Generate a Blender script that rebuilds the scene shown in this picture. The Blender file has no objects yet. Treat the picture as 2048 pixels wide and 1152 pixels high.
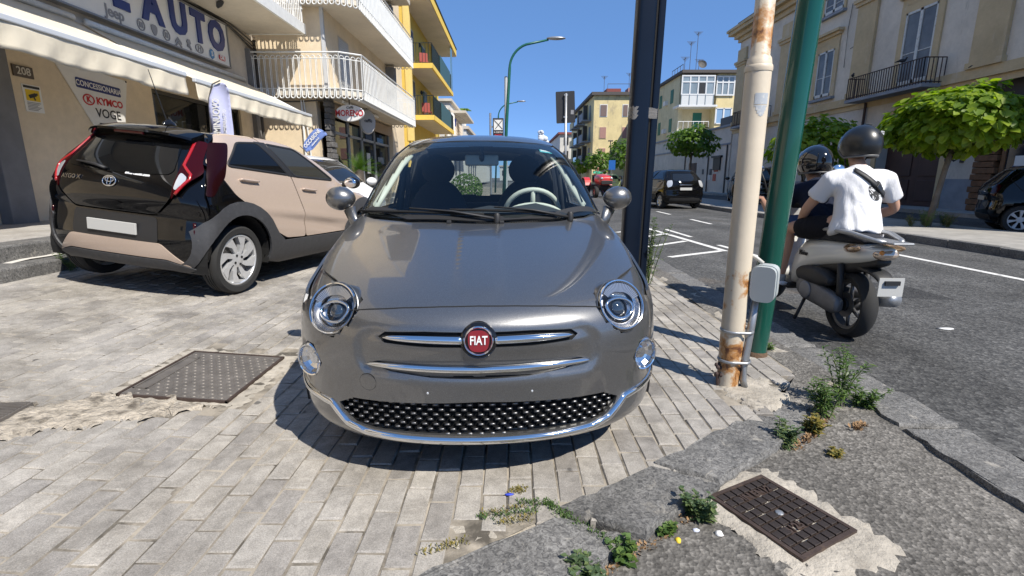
import bpy, bmesh, math, random
import numpy as np
from mathutils import Vector, Matrix, Quaternion, Euler, geometry, interpolate
from mathutils.bvhtree import BVHTree

S = bpy.context.scene
COL = S.collection
R = math.radians
rnd = random.Random(7)
npr = np.random.RandomState(5)

# ------------------------------------------------------------------ camera
cam_d = bpy.data.cameras.new("camera"); cam = bpy.data.objects.new("camera", cam_d); COL.objects.link(cam)
cam_d.sensor_width = 36.0; cam_d.lens = 1000.0/2048*36; cam_d.clip_start = 0.05; cam_d.clip_end = 3000
CAM_H = 1.20; CAM_T = math.atan(0.221)
cam.location = (0, 0, CAM_H); cam.rotation_euler = (math.pi/2 - CAM_T, 0, 0)
S.camera = cam

# ------------------------------------------------------------------ sky + sun
SUN_EL = R(49); SUN_AZ = R(137)      # azimuth clockwise from +Y
w = bpy.data.worlds.new("World"); S.world = w; w.use_nodes = True
nt = w.node_tree; nt.nodes.clear()
sky = nt.nodes.new("ShaderNodeTexSky"); sky.sky_type = 'NISHITA'; sky.sun_disc = False
sky.sun_elevation = SUN_EL; sky.sun_rotation = SUN_AZ
sky.altitude = 1500; sky.air_density = 0.5; sky.dust_density = 0.0; sky.ozone_density = 6.0
bg = nt.nodes.new("ShaderNodeBackground"); bg.inputs[1].default_value = 0.12
ow = nt.nodes.new("ShaderNodeOutputWorld")
mx = nt.nodes.new("ShaderNodeMix"); mx.data_type = 'RGBA'; mx.inputs[0].default_value = .52      # evens out the clear sky towards a plain blue
nt.links.new(sky.outputs[0], mx.inputs[6]); mx.inputs[7].default_value = (.125/.12, .28/.12, .60/.12, 1)
nt.links.new(mx.outputs[2], bg.inputs[0]); nt.links.new(bg.outputs[0], ow.inputs[0])
sd = bpy.data.lights.new("sun", 'SUN'); sd.energy = 4.6; sd.angle = R(0.53); sd.color = (1.0, 0.94, 0.845)
sun = bpy.data.objects.new("sun", sd); COL.objects.link(sun)
to_sun = Vector((math.sin(SUN_AZ)*math.cos(SUN_EL), math.cos(SUN_AZ)*math.cos(SUN_EL), math.sin(SUN_EL)))
sun.rotation_euler = to_sun.to_track_quat('Z', 'Y').to_euler(); sun.location = (30, -30, 40)
S.view_settings.view_transform = 'Standard'; S.view_settings.look = 'None'
S.view_settings.exposure = 0.55; S.view_settings.gamma = 1.0; S.view_settings.use_curve_mapping = False
S.render.engine = 'CYCLES'
S.cycles.max_bounces = 8; S.cycles.transparent_max_bounces = 16
S.cycles.caustics_reflective = False; S.cycles.caustics_refractive = False
S.cycles.sample_clamp_indirect = 6

# ------------------------------------------------------------------ materials
def newmat(name):
    m = bpy.data.materials.new(name); m.use_nodes = True
    nt = m.node_tree; nt.nodes.clear()
    out = nt.nodes.new("ShaderNodeOutputMaterial"); b = nt.nodes.new("ShaderNodeBsdfPrincipled")
    nt.links.new(b.outputs[0], out.inputs[0])
    return m, nt, b, out
def N(nt, typ, **kw):
    n = nt.nodes.new(typ)
    for k, v in kw.items():
        if k.startswith('i_'):
            n.inputs[int(k[2:]) if k[2:].isdigit() else k[2:]].default_value = v
        else: setattr(n, k, v)
    return n
def L(nt, a, b): nt.links.new(a, b)
def ramp(nt, fac, stops):
    r = N(nt, "ShaderNodeValToRGB"); e = r.color_ramp.elements
    while len(e) > 1: e.remove(e[0])
    e[0].position = stops[0][0]; e[0].color = tuple(stops[0][1])+(1,) if len(stops[0][1]) == 3 else stops[0][1]
    for p, c in stops[1:]:
        x = e.new(p); x.color = tuple(c)+(1,) if len(c) == 3 else c
    L(nt, fac, r.inputs[0]); return r.outputs[0]
def g3(v): return (v, v, v)
def mixc(nt, fac, a, b, mode='MIX'):
    m = N(nt, "ShaderNodeMix", data_type='RGBA', blend_type=mode)
    for s, v in ((0, fac), (6, a), (7, b)):
        if hasattr(v, 'is_linked') or hasattr(v, 'links'): L(nt, v, m.inputs[s])
        else: m.inputs[s].default_value = v if s == 0 else (tuple(v)+(1,) if len(v) == 3 else v)
    return m.outputs[2]
def coords(nt, space='obj'):
    if space == 'obj': return N(nt, "ShaderNodeTexCoord").outputs[3]
    return N(nt, "ShaderNodeNewGeometry").outputs[0]
def noise(nt, vec, scale, detail=4, rough=.55, dist=0):
    n = N(nt, "ShaderNodeTexNoise"); n.inputs['Scale'].default_value = scale; n.inputs['Detail'].default_value = detail
    n.inputs['Roughness'].default_value = rough; n.inputs['Distortion'].default_value = dist
    L(nt, vec, n.inputs['Vector']); return n.outputs[0]
def mathn(nt, op, a, b=None):
    m = N(nt, "ShaderNodeMath", operation=op)
    for i, v in enumerate((a, b)):
        if v is None: continue
        if isinstance(v, (int, float)): m.inputs[i].default_value = v
        else: L(nt, v, m.inputs[i])
    return m.outputs[0]
def bumpn(nt, b, h, strength=.4, dist=.01):
    n = N(nt, "ShaderNodeBump"); n.inputs['Strength'].default_value = strength; n.inputs['Distance'].default_value = dist
    L(nt, h, n.inputs['Height']); L(nt, n.outputs[0], b.inputs['Normal'])
MATS = {}
def pm(name, col, rough=.5, metal=0., coat=0., var=None, bump=None, spec=.5, space='obj', coat_r=.03, dirt=None, emit=0, alpha=None):
    """plain principled surface; var=(scale, amount) tone variation, bump=(scale,strength,dist), dirt=(scale, colour, threshold)"""
    if name in MATS: return MATS[name]
    m, nt, b, out = newmat(name)
    b.inputs['Base Color'].default_value = tuple(col)+(1,)
    b.inputs['Roughness'].default_value = rough; b.inputs['Metallic'].default_value = metal
    b.inputs['Coat Weight'].default_value = coat; b.inputs['Coat Roughness'].default_value = coat_r
    b.inputs['Specular IOR Level'].default_value = spec
    v = None
    c = None
    if var or bump or dirt: v = coords(nt, space)
    if var:
        n = noise(nt, v, var[0], 5, .6)
        f = ramp(nt, n, [(.25, g3(1-var[1])), (.75, g3(1+var[1]))])
        c = mixc(nt, 1.0, col, f, 'MULTIPLY')
    if dirt:
        n = noise(nt, v, dirt[0], 6, .65, .3)
        f = ramp(nt, n, [(dirt[2], g3(0)), (dirt[2]+.16, g3(1))])
        c = mixc(nt, f, c if c is not None else col, dirt[1])
    if c is not None: L(nt, c, b.inputs['Base Color'])
    if bump: bumpn(nt, b, noise(nt, v, bump[0], 4, .6), bump[1], bump[2] if len(bump) > 2 else .01)
    if emit:
        b.inputs['Emission Color'].default_value = tuple(col)+(1,); b.inputs['Emission Strength'].default_value = emit
    MATS[name] = m; return m
def glass_mat(name, tint=(.8, .85, .85), rough=.01, opac=.0, dark=(.01, .012, .015)):
    """thin pane: fresnel mirror over a tinted see-through layer"""
    if name in MATS: return MATS[name]
    m, nt, b, out = newmat(name); nt.nodes.remove(b)
    lw = N(nt, "ShaderNodeLayerWeight"); lw.inputs[0].default_value = .5
    fr = N(nt, "ShaderNodeMath", operation='MULTIPLY_ADD'); L(nt, mathn(nt, 'POWER', lw.outputs['Facing'], 4.5), fr.inputs[0])
    fr.inputs[1].default_value = .95; fr.inputs[2].default_value = .045
    gl = N(nt, "ShaderNodeBsdfGlossy"); gl.inputs['Roughness'].default_value = rough
    tr = N(nt, "ShaderNodeBsdfTransparent"); tr.inputs[0].default_value = tuple(tint)+(1,)
    df = N(nt, "ShaderNodeBsdfDiffuse"); df.inputs[0].default_value = tuple(dark)+(1,)
    m1 = N(nt, "ShaderNodeMixShader"); m1.inputs[0].default_value = opac
    L(nt, tr.outputs[0], m1.inputs[1]); L(nt, df.outputs[0], m1.inputs[2])
    m2 = N(nt, "ShaderNodeMixShader"); L(nt, fr.outputs[0], m2.inputs[0])
    L(nt, m1.outputs[0], m2.inputs[1]); L(nt, gl.outputs[0], m2.inputs[2]); L(nt, m2.outputs[0], out.inputs[0])
    MATS[name] = m; return m

# ------------------------------------------------------------------ objects
def props(o, label=None, cat=None, group=None, kind=None):
    if label: o['label'] = label
    if cat: o['category'] = cat
    if group: o['group'] = group
    if kind: o['kind'] = kind
    return o
def empty(name, loc=(0, 0, 0), rz=0., label=None, cat=None, group=None, mat=None):
    o = bpy.data.objects.new(name, None); COL.objects.link(o); o.empty_display_size = .2
    if mat is not None: o.matrix_world = mat
    else: o.location = loc; o.rotation_euler = (0, 0, rz)
    return props(o, label, cat, group)
def link_mesh(name, me, mat, parent=None, loc=None, rot=None, scale=None):
    o = bpy.data.objects.new(name, me); COL.objects.link(o)
    if mat is not None and len(me.materials) == 0: me.materials.append(mat)
    if parent: o.parent = parent
    if loc is not None: o.location = loc
    if rot is not None: o.rotation_euler = rot
    if scale is not None: o.scale = scale
    return o
def copy_tree(o, parent=None):
    c = o.copy(); COL.objects.link(c)
    if parent is not None:
        c.parent = parent; c.matrix_parent_inverse = o.matrix_parent_inverse.copy()
    for ch in o.children: copy_tree(ch, c)
    return c
class MB:
    def __init__(s): s.v = []; s.f = []
    def add(s, vs, fs):
        k = len(s.v); s.v += [tuple(x) for x in vs]; s.f += [tuple(i+k for i in f) for f in fs]; return s
    def box(s, a, b, M=None):
        x0, y0, z0 = a; x1, y1, z1 = b
        vs = [Vector(p) for p in ((x0,y0,z0),(x1,y0,z0),(x1,y1,z0),(x0,y1,z0),(x0,y0,z1),(x1,y0,z1),(x1,y1,z1),(x0,y1,z1))]
        if M is not None: vs = [M @ p for p in vs]
        return s.add(vs, [(0,3,2,1),(4,5,6,7),(0,1,5,4),(1,2,6,5),(2,3,7,6),(3,0,4,7)])
    def tube(s, path, r, n=10, caps=True, sx=1., sy=1., up=(0, 0, 1)):
        P = [Vector(p) for p in path]; rr = r if isinstance(r, (list, tuple)) else [r]*len(P)
        rings = []; ref = Vector(up)
        k0 = len(s.v)
        for i, p in enumerate(P):
            t = (P[min(i+1, len(P)-1)] - P[max(i-1, 0)]).normalized()
            a = t.cross(ref)
            if a.length < 1e-4: a = t.cross(Vector((1, 0, 0)) if abs(t.x) < .9 else Vector((0, 1, 0)))
            a.normalize(); b = a.cross(t)
            for j in range(n):
                an = 2*math.pi*j/n
                s.v.append(tuple(p + a*math.cos(an)*rr[i]*sx + b*math.sin(an)*rr[i]*sy))
        for i in range(len(P)-1):
            for j in range(n):
                q = k0+i*n; s.f.append((q+j, q+n+j, q+n+(j+1) % n, q+(j+1) % n))
        if caps:
            s.f.append(tuple(k0+j for j in range(n))); e = k0+(len(P)-1)*n
            s.f.append(tuple(e+j for j in reversed(range(n))))
        return s
    def lathe(s, prof, n=24, M=None, closed=False, ex=1., ey=1., cap=False):
        """profile of (r, h) about the z axis of M"""
        M = M or Matrix(); k0 = len(s.v)
        for r, h in prof:
            for j in range(n):
                a = 2*math.pi*j/n; s.v.append(tuple(M @ Vector((r*math.cos(a)*ex, r*math.sin(a)*ey, h))))
        m = len(prof)
        for i in range(m if closed else m-1):
            for j in range(n):
                a = k0+i*n; b = k0+((i+1) % m)*n
                s.f.append((a+j, a+(j+1) % n, b+(j+1) % n, b+j))
        if cap and not closed:
            if prof[0][0] > 1e-5: s.f.append(tuple(k0+j for j in reversed(range(n))))
            if prof[-1][0] > 1e-5: s.f.append(tuple(k0+(m-1)*n+j for j in range(n)))
        return s
    def prism(s, poly, h0, h1, M=None):
        M = M or Matrix(); n = len(poly)
        if sum(poly[i][0]*poly[(i+1) % n][1]-poly[(i+1) % n][0]*poly[i][1] for i in range(n)) < 0: poly = poly[::-1]
        vs = [M @ Vector((p[0], p[1], h0)) for p in poly] + [M @ Vector((p[0], p[1], h1)) for p in poly]
        return s.add(vs, [tuple(reversed(range(n))), tuple(range(n, 2*n))] + [(i, (i+1) % n, n+(i+1) % n, n+i) for i in range(n)])
    def ell(s, c, r, n=16, m=10, M=None):
        M = M or Matrix(); c = Vector(c); k0 = len(s.v)
        for i in range(m+1):
            th = math.pi*i/m
            for j in range(n):
                a = 2*math.pi*j/n
                s.v.append(tuple(M @ (c+Vector((r[0]*math.sin(th)*math.cos(a), r[1]*math.sin(th)*math.sin(a), r[2]*math.cos(th))))))
        for i in range(m):
            for j in range(n):
                a = k0+i*n; s.f.append((a+j, a+n+j, a+n+(j+1) % n, a+(j+1) % n))
        return s
    def mesh(s, name, smooth=False, bevel=0):
        me = bpy.data.meshes.new(name); me.from_pydata(s.v, [], s.f); me.update()
        if bevel:
            bm = bmesh.new(); bm.from_mesh(me)
            bmesh.ops.remove_doubles(bm, verts=bm.verts, dist=1e-5)
            es = [e for e in bm.edges if len(e.link_faces) == 2 and e.calc_face_angle(0) > .6]
            bmesh.ops.bevel(bm, geom=es, offset=bevel, segments=2, affect='EDGES', profile=.5, clamp_overlap=True)
            bm.to_mesh(me); bm.free()
        if smooth:
            me.polygons.foreach_set('use_smooth', [True]*len(me.polygons))
            if smooth is not True:
                bm = bmesh.new(); bm.from_mesh(me)
                for e in bm.edges:
                    if len(e.link_faces) == 2 and e.calc_face_angle(0) > smooth: e.smooth = False
                bm.to_mesh(me); bm.free()
        return me
    def build(s, name, mat, parent=None, smooth=False, bevel=0, **kw):
        return link_mesh(name, s.mesh(name, smooth, bevel), mat, parent, **kw)
def frame(o, x, y=None, z=None):
    """matrix with origin o and the given x / z axes"""
    x = Vector(x).normalized(); z = Vector(z).normalized(); y = z.cross(x).normalized(); x = y.cross(z)
    return Matrix(((x.x, y.x, z.x, o[0]), (x.y, y.y, z.y, o[1]), (x.z, y.z, z.z, o[2]), (0, 0, 0, 1)))
def text_mesh(name, body, size, mat, M, parent=None, ext=.002, bold=0., align='CENTER', sx=1., shear=0., spacing=1.):
    cu = bpy.data.curves.new(name, 'FONT'); cu.body = body; cu.size = size; cu.extrude = ext; cu.offset = bold
    cu.align_x = align; cu.align_y = 'CENTER'; cu.resolution_u = 3; cu.shear = shear; cu.space_character = spacing
    t = bpy.data.objects.new(name, cu); COL.objects.link(t)
    dg = bpy.context.evaluated_depsgraph_get(); me = bpy.data.meshes.new_from_object(t.evaluated_get(dg))
    bpy.data.objects.remove(t); bpy.data.curves.remove(cu)
    me.name = name; me.transform(M @ Matrix.Diagonal((sx, 1, 1, 1)))
    me.materials.clear()
    return link_mesh(name, me, mat, parent)
def inpoly(P, poly):
    x, y = P[:, 0], P[:, 1]; c = np.zeros(len(P), bool); n = len(poly); j = n-1
    for i in range(n):
        xi, yi = poly[i]; xj, yj = poly[j]
        k = ((yi > y) != (yj > y)) & (x < (xj-xi)*(y-yi)/((yj-yi) if yj != yi else 1e-12)+xi)
        c ^= k; j = i
    return c
def round_poly(pts, r=.03, n=4):
    """closed outline with its corners rounded to about radius r"""
    out = []; k = len(pts)
    for i in range(k):
        p, a, b = (np.array(pts[j], float) for j in (i, i-1, (i+1) % k))
        la, lb = np.linalg.norm(a-p), np.linalg.norm(b-p); d = min(r, la*.42, lb*.42)
        s_, e = p+(a-p)/la*d, p+(b-p)/lb*d
        out += [tuple((1-t)**2*s_+2*t*(1-t)*p+t*t*e) for t in np.linspace(0, 1, n)]
    return out
def smooth_poly(pts, it=2):
    """Chaikin corner rounding of a closed outline"""
    for _ in range(it):
        q = []
        for i in range(len(pts)):
            a, b = np.array(pts[i]), np.array(pts[(i+1) % len(pts)])
            q += [tuple(a*.75+b*.25), tuple(a*.25+b*.75)]
        pts = q
    return pts
def resample(pts, d, closed=True):
    out = []; n = len(pts)
    for i in range(n if closed else n-1):
        a, b = pts[i], pts[(i+1) % n]; l = math.hypot(b[0]-a[0], b[1]-a[1]); k = max(1, int(round(l/d)))
        out += [(a[0]+(b[0]-a[0])*t/k, a[1]+(b[1]-a[1])*t/k) for t in range(k)]
    if not closed: out.append(tuple(pts[-1]))
    return out
def fill2d(poly, holes=(), d=.03, jit=0.):
    """triangles filling an outline: (verts2d, tris)"""
    P = []; E = []
    for lp in [poly]+list(holes):
        lp = resample(lp, d); k = len(P); P += lp; E += [(k+i, k+(i+1) % len(lp)) for i in range(len(lp))]
    B = np.array(P); x0, y0 = B.min(0); x1, y1 = B.max(0)
    gx, gy = np.meshgrid(np.arange(x0+d*.5, x1, d), np.arange(y0+d*.5, y1, d*.87))
    gx[1::2] += d*.5
    G = np.stack([gx.ravel(), gy.ravel()], 1)
    if len(G):
        k = inpoly(G, poly)
        for h in holes: k &= ~inpoly(G, h)
        G = G[k]
    if len(G):
        far = np.ones(len(G), bool)
        for i in range(0, len(B), 200):
            far &= (((G[:, None, :]-B[None, i:i+200, :])**2).sum(2).min(1) > (d*.5)**2)
        G = G[far]
    vs = [Vector((float(p[0]), float(p[1]))) for p in P]+[Vector((float(p[0]), float(p[1]))) for p in G]
    rv, re, rf = geometry.delaunay_2d_cdt(vs, E, [], 0, 1e-7)[:3]
    V2 = np.array([(v.x, v.y) for v in rv]); T = np.array([f for f in rf if len(f) == 3])
    c = V2[T].mean(1); k = inpoly(c, poly)
    for h in holes: k &= ~inpoly(c, h)
    return V2, T[k]
def grid_mesh(name, xs, ys, fz, mat, parent=None, smooth=True):
    xs = np.asarray(xs); ys = np.asarray(ys); X, Y = np.meshgrid(xs, ys); Z = fz(X, Y)
    n, m = X.shape; idx = np.arange(n*m).reshape(n, m)
    f = np.stack([idx[:-1, :-1], idx[:-1, 1:], idx[1:, 1:], idx[1:, :-1]], 2).reshape(-1, 4)
    me = bpy.data.meshes.new(name); me.from_pydata(np.stack([X, Y, Z], 2).reshape(-1, 3).tolist(), [], f.tolist()); me.update()
    if smooth: me.polygons.foreach_set('use_smooth', [True]*len(me.polygons))
    return link_mesh(name, me, mat, parent)
# ================================================================== GROUND
def gz(x):
    """forecourt rises to the left"""
    x = np.asarray(x, float); t = np.clip(-x-1.15, 0, None)
    return .075*np.where(t < .3, t*t/.6, t-.15)
def gzf(x): return float(gz(x))

def asphalt(name, dark, light, scale, wear=.25):
    m, nt, b, out = newmat(name); v = coords(nt, 'w')
    vo = N(nt, "ShaderNodeTexVoronoi"); vo.inputs['Scale'].default_value = scale; L(nt, v, vo.inputs['Vector'])
    sep = N(nt, "ShaderNodeSeparateColor"); L(nt, vo.outputs['Color'], sep.inputs[0])
    c = ramp(nt, sep.outputs[0], [(.0, dark), (.55, tuple(a*1.5 for a in dark)), (.8, tuple((a+b_)/2 for a, b_ in zip(dark, light))), (1, light)])
    n2 = noise(nt, v, scale*.35, 6, .7)
    c = mixc(nt, .55, c, ramp(nt, n2, [(.35, tuple(a*.7 for a in dark)), (.7, tuple(a*.8 for a in light))]))
    big = noise(nt, v, .9, 5, .6)
    c = mixc(nt, 1.0, c, ramp(nt, big, [(.3, g3(1-wear)), (.7, g3(1+wear))]), 'MULTIPLY')
    st = noise(nt, v, 3.1, 5, .7, .4)
    c = mixc(nt, ramp(nt, noise(nt, v, .55, 4, .6, .5), [(.64, g3(0)), (.7, g3(.35))]), c, (.15, .115, .08))
    mp = N(nt, "ShaderNodeMapping"); mp.inputs['Scale'].default_value = (1, .05, 1); L(nt, v, mp.inputs[0])
    c = mixc(nt, 1.0, c, ramp(nt, noise(nt, mp.outputs[0], 1.1, 3), [(.35, g3(.78)), (.65, g3(1.15))]), 'MULTIPLY')
    c = mixc(nt, ramp(nt, st, [(.62, g3(0)), (.74, g3(.35))]), c, tuple(a*.8+.02 for a in light))
    L(nt, c, b.inputs['Base Color']); b.inputs['Roughness'].default_value = .85; b.inputs['Specular IOR Level'].default_value = .3
    h = mathn(nt, 'ADD', vo.outputs['Distance'], mathn(nt, 'MULTIPLY', n2, .8))
    bumpn(nt, b, h, .75, .006)
    return m
M_road = asphalt("road_asphalt", (.036, .036, .037), (.20, .198, .19), 62, .35)
M_apron = asphalt("worn_asphalt", (.078, .073, .066), (.33, .31, .28), 80, .35)

def stone_mat(name, base, var=.25, speck=.3, grime=.55, bump=.35, sc=1.):
    m, nt, b, out = newmat(name); v = coords(nt, 'w')
    oi = N(nt, "ShaderNodeObjectInfo"); at = N(nt, "ShaderNodeAttribute", attribute_name="rnd")
    r = mathn(nt, 'FRACT', mathn(nt, 'ADD', oi.outputs['Random'], at.outputs['Fac']))
    c = mixc(nt, 1.0, base, ramp(nt, r, [(0, (1-var, 1-var, 1-var*.9)), (.5, g3(1)), (1, (1+var*.75, 1+var*.7, 1+var*.58))]), 'MULTIPLY')
    sp = noise(nt, v, 210*sc, 3, .75)
    c = mixc(nt, 1.0, c, ramp(nt, sp, [(.3, g3(1-speck)), (.7, g3(1+speck*.8))]), 'MULTIPLY')
    bl = noise(nt, v, 2.2*sc, 6, .65, .35)
    c = mixc(nt, 1.0, c, ramp(nt, bl, [(.3, (grime, grime*.98, grime*.95)), (.62, g3(1.08))]), 'MULTIPLY')
    bl2 = noise(nt, v, 14*sc, 5, .7, .8)
    c = mixc(nt, 1.0, c, ramp(nt, bl2, [(.35, g3(.8)), (.6, g3(1.06))]), 'MULTIPLY')
    vo = N(nt, "ShaderNodeTexVoronoi"); vo.inputs['Scale'].default_value = 3.1; vo.inputs['Randomness'].default_value = 1; L(nt, v, vo.inputs['Vector'])
    nn = mathn(nt, 'ADD', vo.outputs['Distance'], mathn(nt, 'MULTIPLY', noise(nt, v, 40, 2), .06))
    c = mixc(nt, ramp(nt, nn, [(.075, g3(.75)), (.1, g3(0))]), c, (.06, .057, .055))      # trodden gum and oil spots
    L(nt, c, b.inputs['Base Color']); b.inputs['Roughness'].default_value = .82; b.inputs['Specular IOR Level'].default_value = .3
    h = mathn(nt, 'ADD', sp, mathn(nt, 'MULTIPLY', bl2, 1.4)); bumpn(nt, b, h, bump, .004)
    return m
M_paver = stone_mat("grey_paver", (.365, .343, .312), .17, .34, .55)
M_mortar = pm("sandy_mortar", (.30, .265, .215), .95, var=(5, .5), bump=(120, .6, .004), space='w', dirt=(4.5, (.085, .075, .06), .46))
def basalt():
    m, nt, b, out = newmat("pitted_basalt"); v = coords(nt, 'w')
    n1 = noise(nt, v, 58, 5, .62, 1.2); n2 = noise(nt, v, 4, 4, .6)
    c = ramp(nt, n1, [(.34, g3(.05)), (.47, (.11, .107, .102)), (.64, (.20, .195, .185))])
    c = mixc(nt, 1.0, c, ramp(nt, n2, [(.3, g3(.8)), (.7, g3(1.35))]), 'MULTIPLY')
    n3 = noise(nt, v, 9, 5, .7, .6)
    c = mixc(nt, ramp(nt, n3, [(.6, g3(0)), (.7, g3(.6))]), c, (.4, .37, .32))
    oi = N(nt, "ShaderNodeObjectInfo")
    c = mixc(nt, 1.0, c, ramp(nt, oi.outputs['Random'], [(0, g3(.85)), (1, g3(1.2))]), 'MULTIPLY')
    L(nt, c, b.inputs['Base Color']); b.inputs['Roughness'].default_value = .75
    bumpn(nt, b, n1, .8, .006); return m
M_basalt = basalt()
M_cement = pm("pale_cement", (.38, .345, .29), .95, var=(7, .3), bump=(45, .9, .012), space='w', dirt=(5, (.16, .14, .115), .56))
M_rubble = pm("broken_concrete", (.42, .37, .30), .97, var=(14, .4), bump=(32, 1.0, .035), space='w', dirt=(11, (.13, .11, .085), .50))
M_dirt = pm("dry_dirt", (.2, .165, .12), .97, var=(12, .4), bump=(70, .9, .01), space='w')
M_white_line = pm("road_paint", (.66, .65, .62), .7, var=(14, .15), bump=(90, .4, .003), space='w', dirt=(8, (.2, .2, .2), .57))

# far ground sheet, road, lanes
bd = MB(); bd.box((-900, -60, -.9), (900, 1600, -.35)); props(bd.build("ground", M_apron), kind='structure')
o = grid_mesh("road", [2.2, 3, 4, 5, 6, 7.0, 8.03], list(np.arange(-6, 40, 2))+list(range(40, 240, 20)), lambda X, Y: -.035+.0*X, M_road); props(o, kind='structure')
o = grid_mesh("service_lane", [10.4, 12, 14.3], list(np.arange(-6, 46, 2)), lambda X, Y: -.03+0*X, M_road); props(o, kind='structure')
bd = MB(); bd.box((8.0, -6, -.3), (10.6, 240, .09)); props(bd.build("tree_island", pm("island_paving", (.3, .285, .26), .9, var=(3, .25), bump=(60, .4, .004), space='w')), kind='structure')
bd = MB(); bd.box((14.2, -6, -.3), (30, 240, .1)); props(bd.build("far_pavement", pm("island_paving", (.3, .285, .26))), kind='structure')
# far kerb stones
kerb_far = empty("far_kerb", (7.86, 0, 0)); props(kerb_far, kind='structure')
kme = MB().box((0, 0, -.25), (.17, .985, .10)).mesh("kerb_stone", bevel=.012)
for i in range(-2, 44):
    link_mesh("kerb_stone", kme, M_basalt, kerb_far, loc=(rnd.uniform(-.008, .008), i*1.0+2, rnd.uniform(-.006, .006)))
bd = MB(); bd.box((0, 46, -.25), (.17, 240, .10)); props(bd.build("kerb_run", M_basalt, kerb_far), kind='stuff')

# apron of worn asphalt in the lower right corner
ap = [(-3.2, -.6), (-.42, 1.0), (.4, 1.62), (1.2, 2.22), (1.5, 2.6), (1.78, 2.95), (1.80, 6.0), (1.82, 30), (2.0, 30), (2.0, -.6)]
V2, T = fill2d(ap, d=.09)
me = bpy.data.meshes.new("asphalt_apron"); me.from_pydata([(x, y, -.038+.010*math.sin(x*7+y*3)*math.sin(y*5-x*2)+(.035 if y > 3 else max(0, (y-2.45))*.06)) for x, y in V2], [], T.tolist()); me.update()
me.polygons.foreach_set('use_smooth', [True]*len(me.polygons))
props(link_mesh("asphalt_apron", me, M_apron), kind='structure')

# paved forecourt: mortar bed carrying single stones
KIN = [(-1.4, .5), (-.24, 1.34), (.18, 1.63), (.61, 1.90), (1.01, 2.20), (1.26, 2.40), (1.45, 2.62), (1.78, 2.98)]
COVER = (-2.12, -1.50, 2.49, 3.17)       # manhole cover footprint x0,x1,y0,y1
def kerb_side(x, y):
    """signed distance: positive = on the paved side of the kerb"""
    best = 1e9; sgn = 1
    for (ax, ay), (bx, by) in zip(KIN[:-1], KIN[1:]):
        dx, dy = bx-ax, by-ay; t = max(0, min(1, ((x-ax)*dx+(y-ay)*dy)/(dx*dx+dy*dy)))
        d = math.hypot(x-ax-dx*t, y-ay-dy*t)
        if d < best: best = d; sgn = 1 if dx*(y-ay)-dy*(x-ax) > 0 else -1
    return best*sgn
bed = [(-5.2, -.5), (-3, -.5)]+KIN+[(1.8, 3.2), (1.8, 60), (-5.2, 60)]
V2, T = fill2d(bed, d=.3)
me = bpy.data.meshes.new("paved_forecourt"); me.from_pydata([(x, y, gzf(x)-.0055) for x, y in V2], [], T.tolist()); me.update()
pave = link_mesh("paved_forecourt", me, M_mortar); props(pave, kind='structure')
PW, PL = .099, .206
def stone_variant(k):
    r = random.Random(k); m = MB(); j = lambda a=.0025: r.uniform(-a, a)
    hx, hy = PW/2-.0035, PL/2-.0035
    o_ = [(-hx+j(), -hy+j()), (hx+j(), -hy+j()), (hx+j(), hy+j()), (-hx+j(), hy+j())]
    vs = [(x*.99, y*.99, -.05) for x, y in o_]+[(x, y, -.006) for x, y in o_]+[(x*.9, y*.95, j(.0012)) for x, y in o_]
    fs = [(8, 9, 10, 11)]
    for a in range(4):
        b = (a+1) % 4; fs += [(a, b, 4+b, 4+a), (4+a, 4+b, 8+b, 8+a)]
    return m.add(vs, fs)
VAR = [stone_variant(100+k) for k in range(8)]
VARM = [v.mesh("paving_stone") for v in VAR]
cells = []
for ci, x in enumerate(np.arange(-4.72, 1.80, PW)):
    off = (0, .5, .22, .71, .4)[ci % 5]*PL
    for y in np.arange(.75+off, 15.5, PL):
        x_, y_ = float(x), float(y)
        if y_ < 3.2 and kerb_side(x_, y_) < -.05: continue
        if COVER[0]-.1 < x_ < COVER[1]+.1 and COVER[2]-.13 < y_ < COVER[3]+.13: continue
        if x_ > 1.74 and y_ > 2.5: continue
        if (x_-1.38)**2+(y_-2.66)**2 < .17**2: continue
        if (x_-.06)**2/.16+(y_-1.50)**2/.022 < .45: continue          # broken patch by the kerb
        cells.append((x_, y_))
def on_view(c):
    u = c[0]/(c[1]*.976+.26)
    return -1.05 < u < .9 and c[1] > 1.2 and not (abs(c[0]+.15) < .72 and c[1] > 2.0)
near = sorted([c for c in cells if on_view(c)], key=lambda c: c[0]**2+c[1]**2)[:300]
nset = set(near)
sv, sf, sr = [], [], []
for c in cells:
    z = gzf(c[0])+rnd.uniform(-.003, .003); tl = math.atan(-(gzf(c[0]+.05)-gzf(c[0]-.05))/.1)
    if c in nset:
        o = link_mesh("paving_stone", rnd.choice(VARM), M_paver, pave, loc=(c[0], c[1], z), rot=(rnd.gauss(0, .006), tl+rnd.gauss(0, .008), rnd.gauss(0, .006)))
    else:
        v = rnd.choice(VAR); k = len(sv); M = Matrix.Translation((c[0], c[1], z)) @ Euler((rnd.gauss(0, .006), tl+rnd.gauss(0, .008), rnd.gauss(0, .006))).to_matrix().to_4x4()
        sv += [tuple(M @ Vector(p)) for p in v.v]; sf += [tuple(i+k for i in f) for f in v.f]; sr += [rnd.random()]*len(v.v)
me = bpy.data.meshes.new("paving_stones"); me.from_pydata(sv, [], sf); me.update()
a = me.attributes.new("rnd", 'FLOAT', 'POINT'); a.data.foreach_set('value', sr)
props(link_mesh("paving_stones", me, M_paver, pave), kind='stuff')

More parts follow.
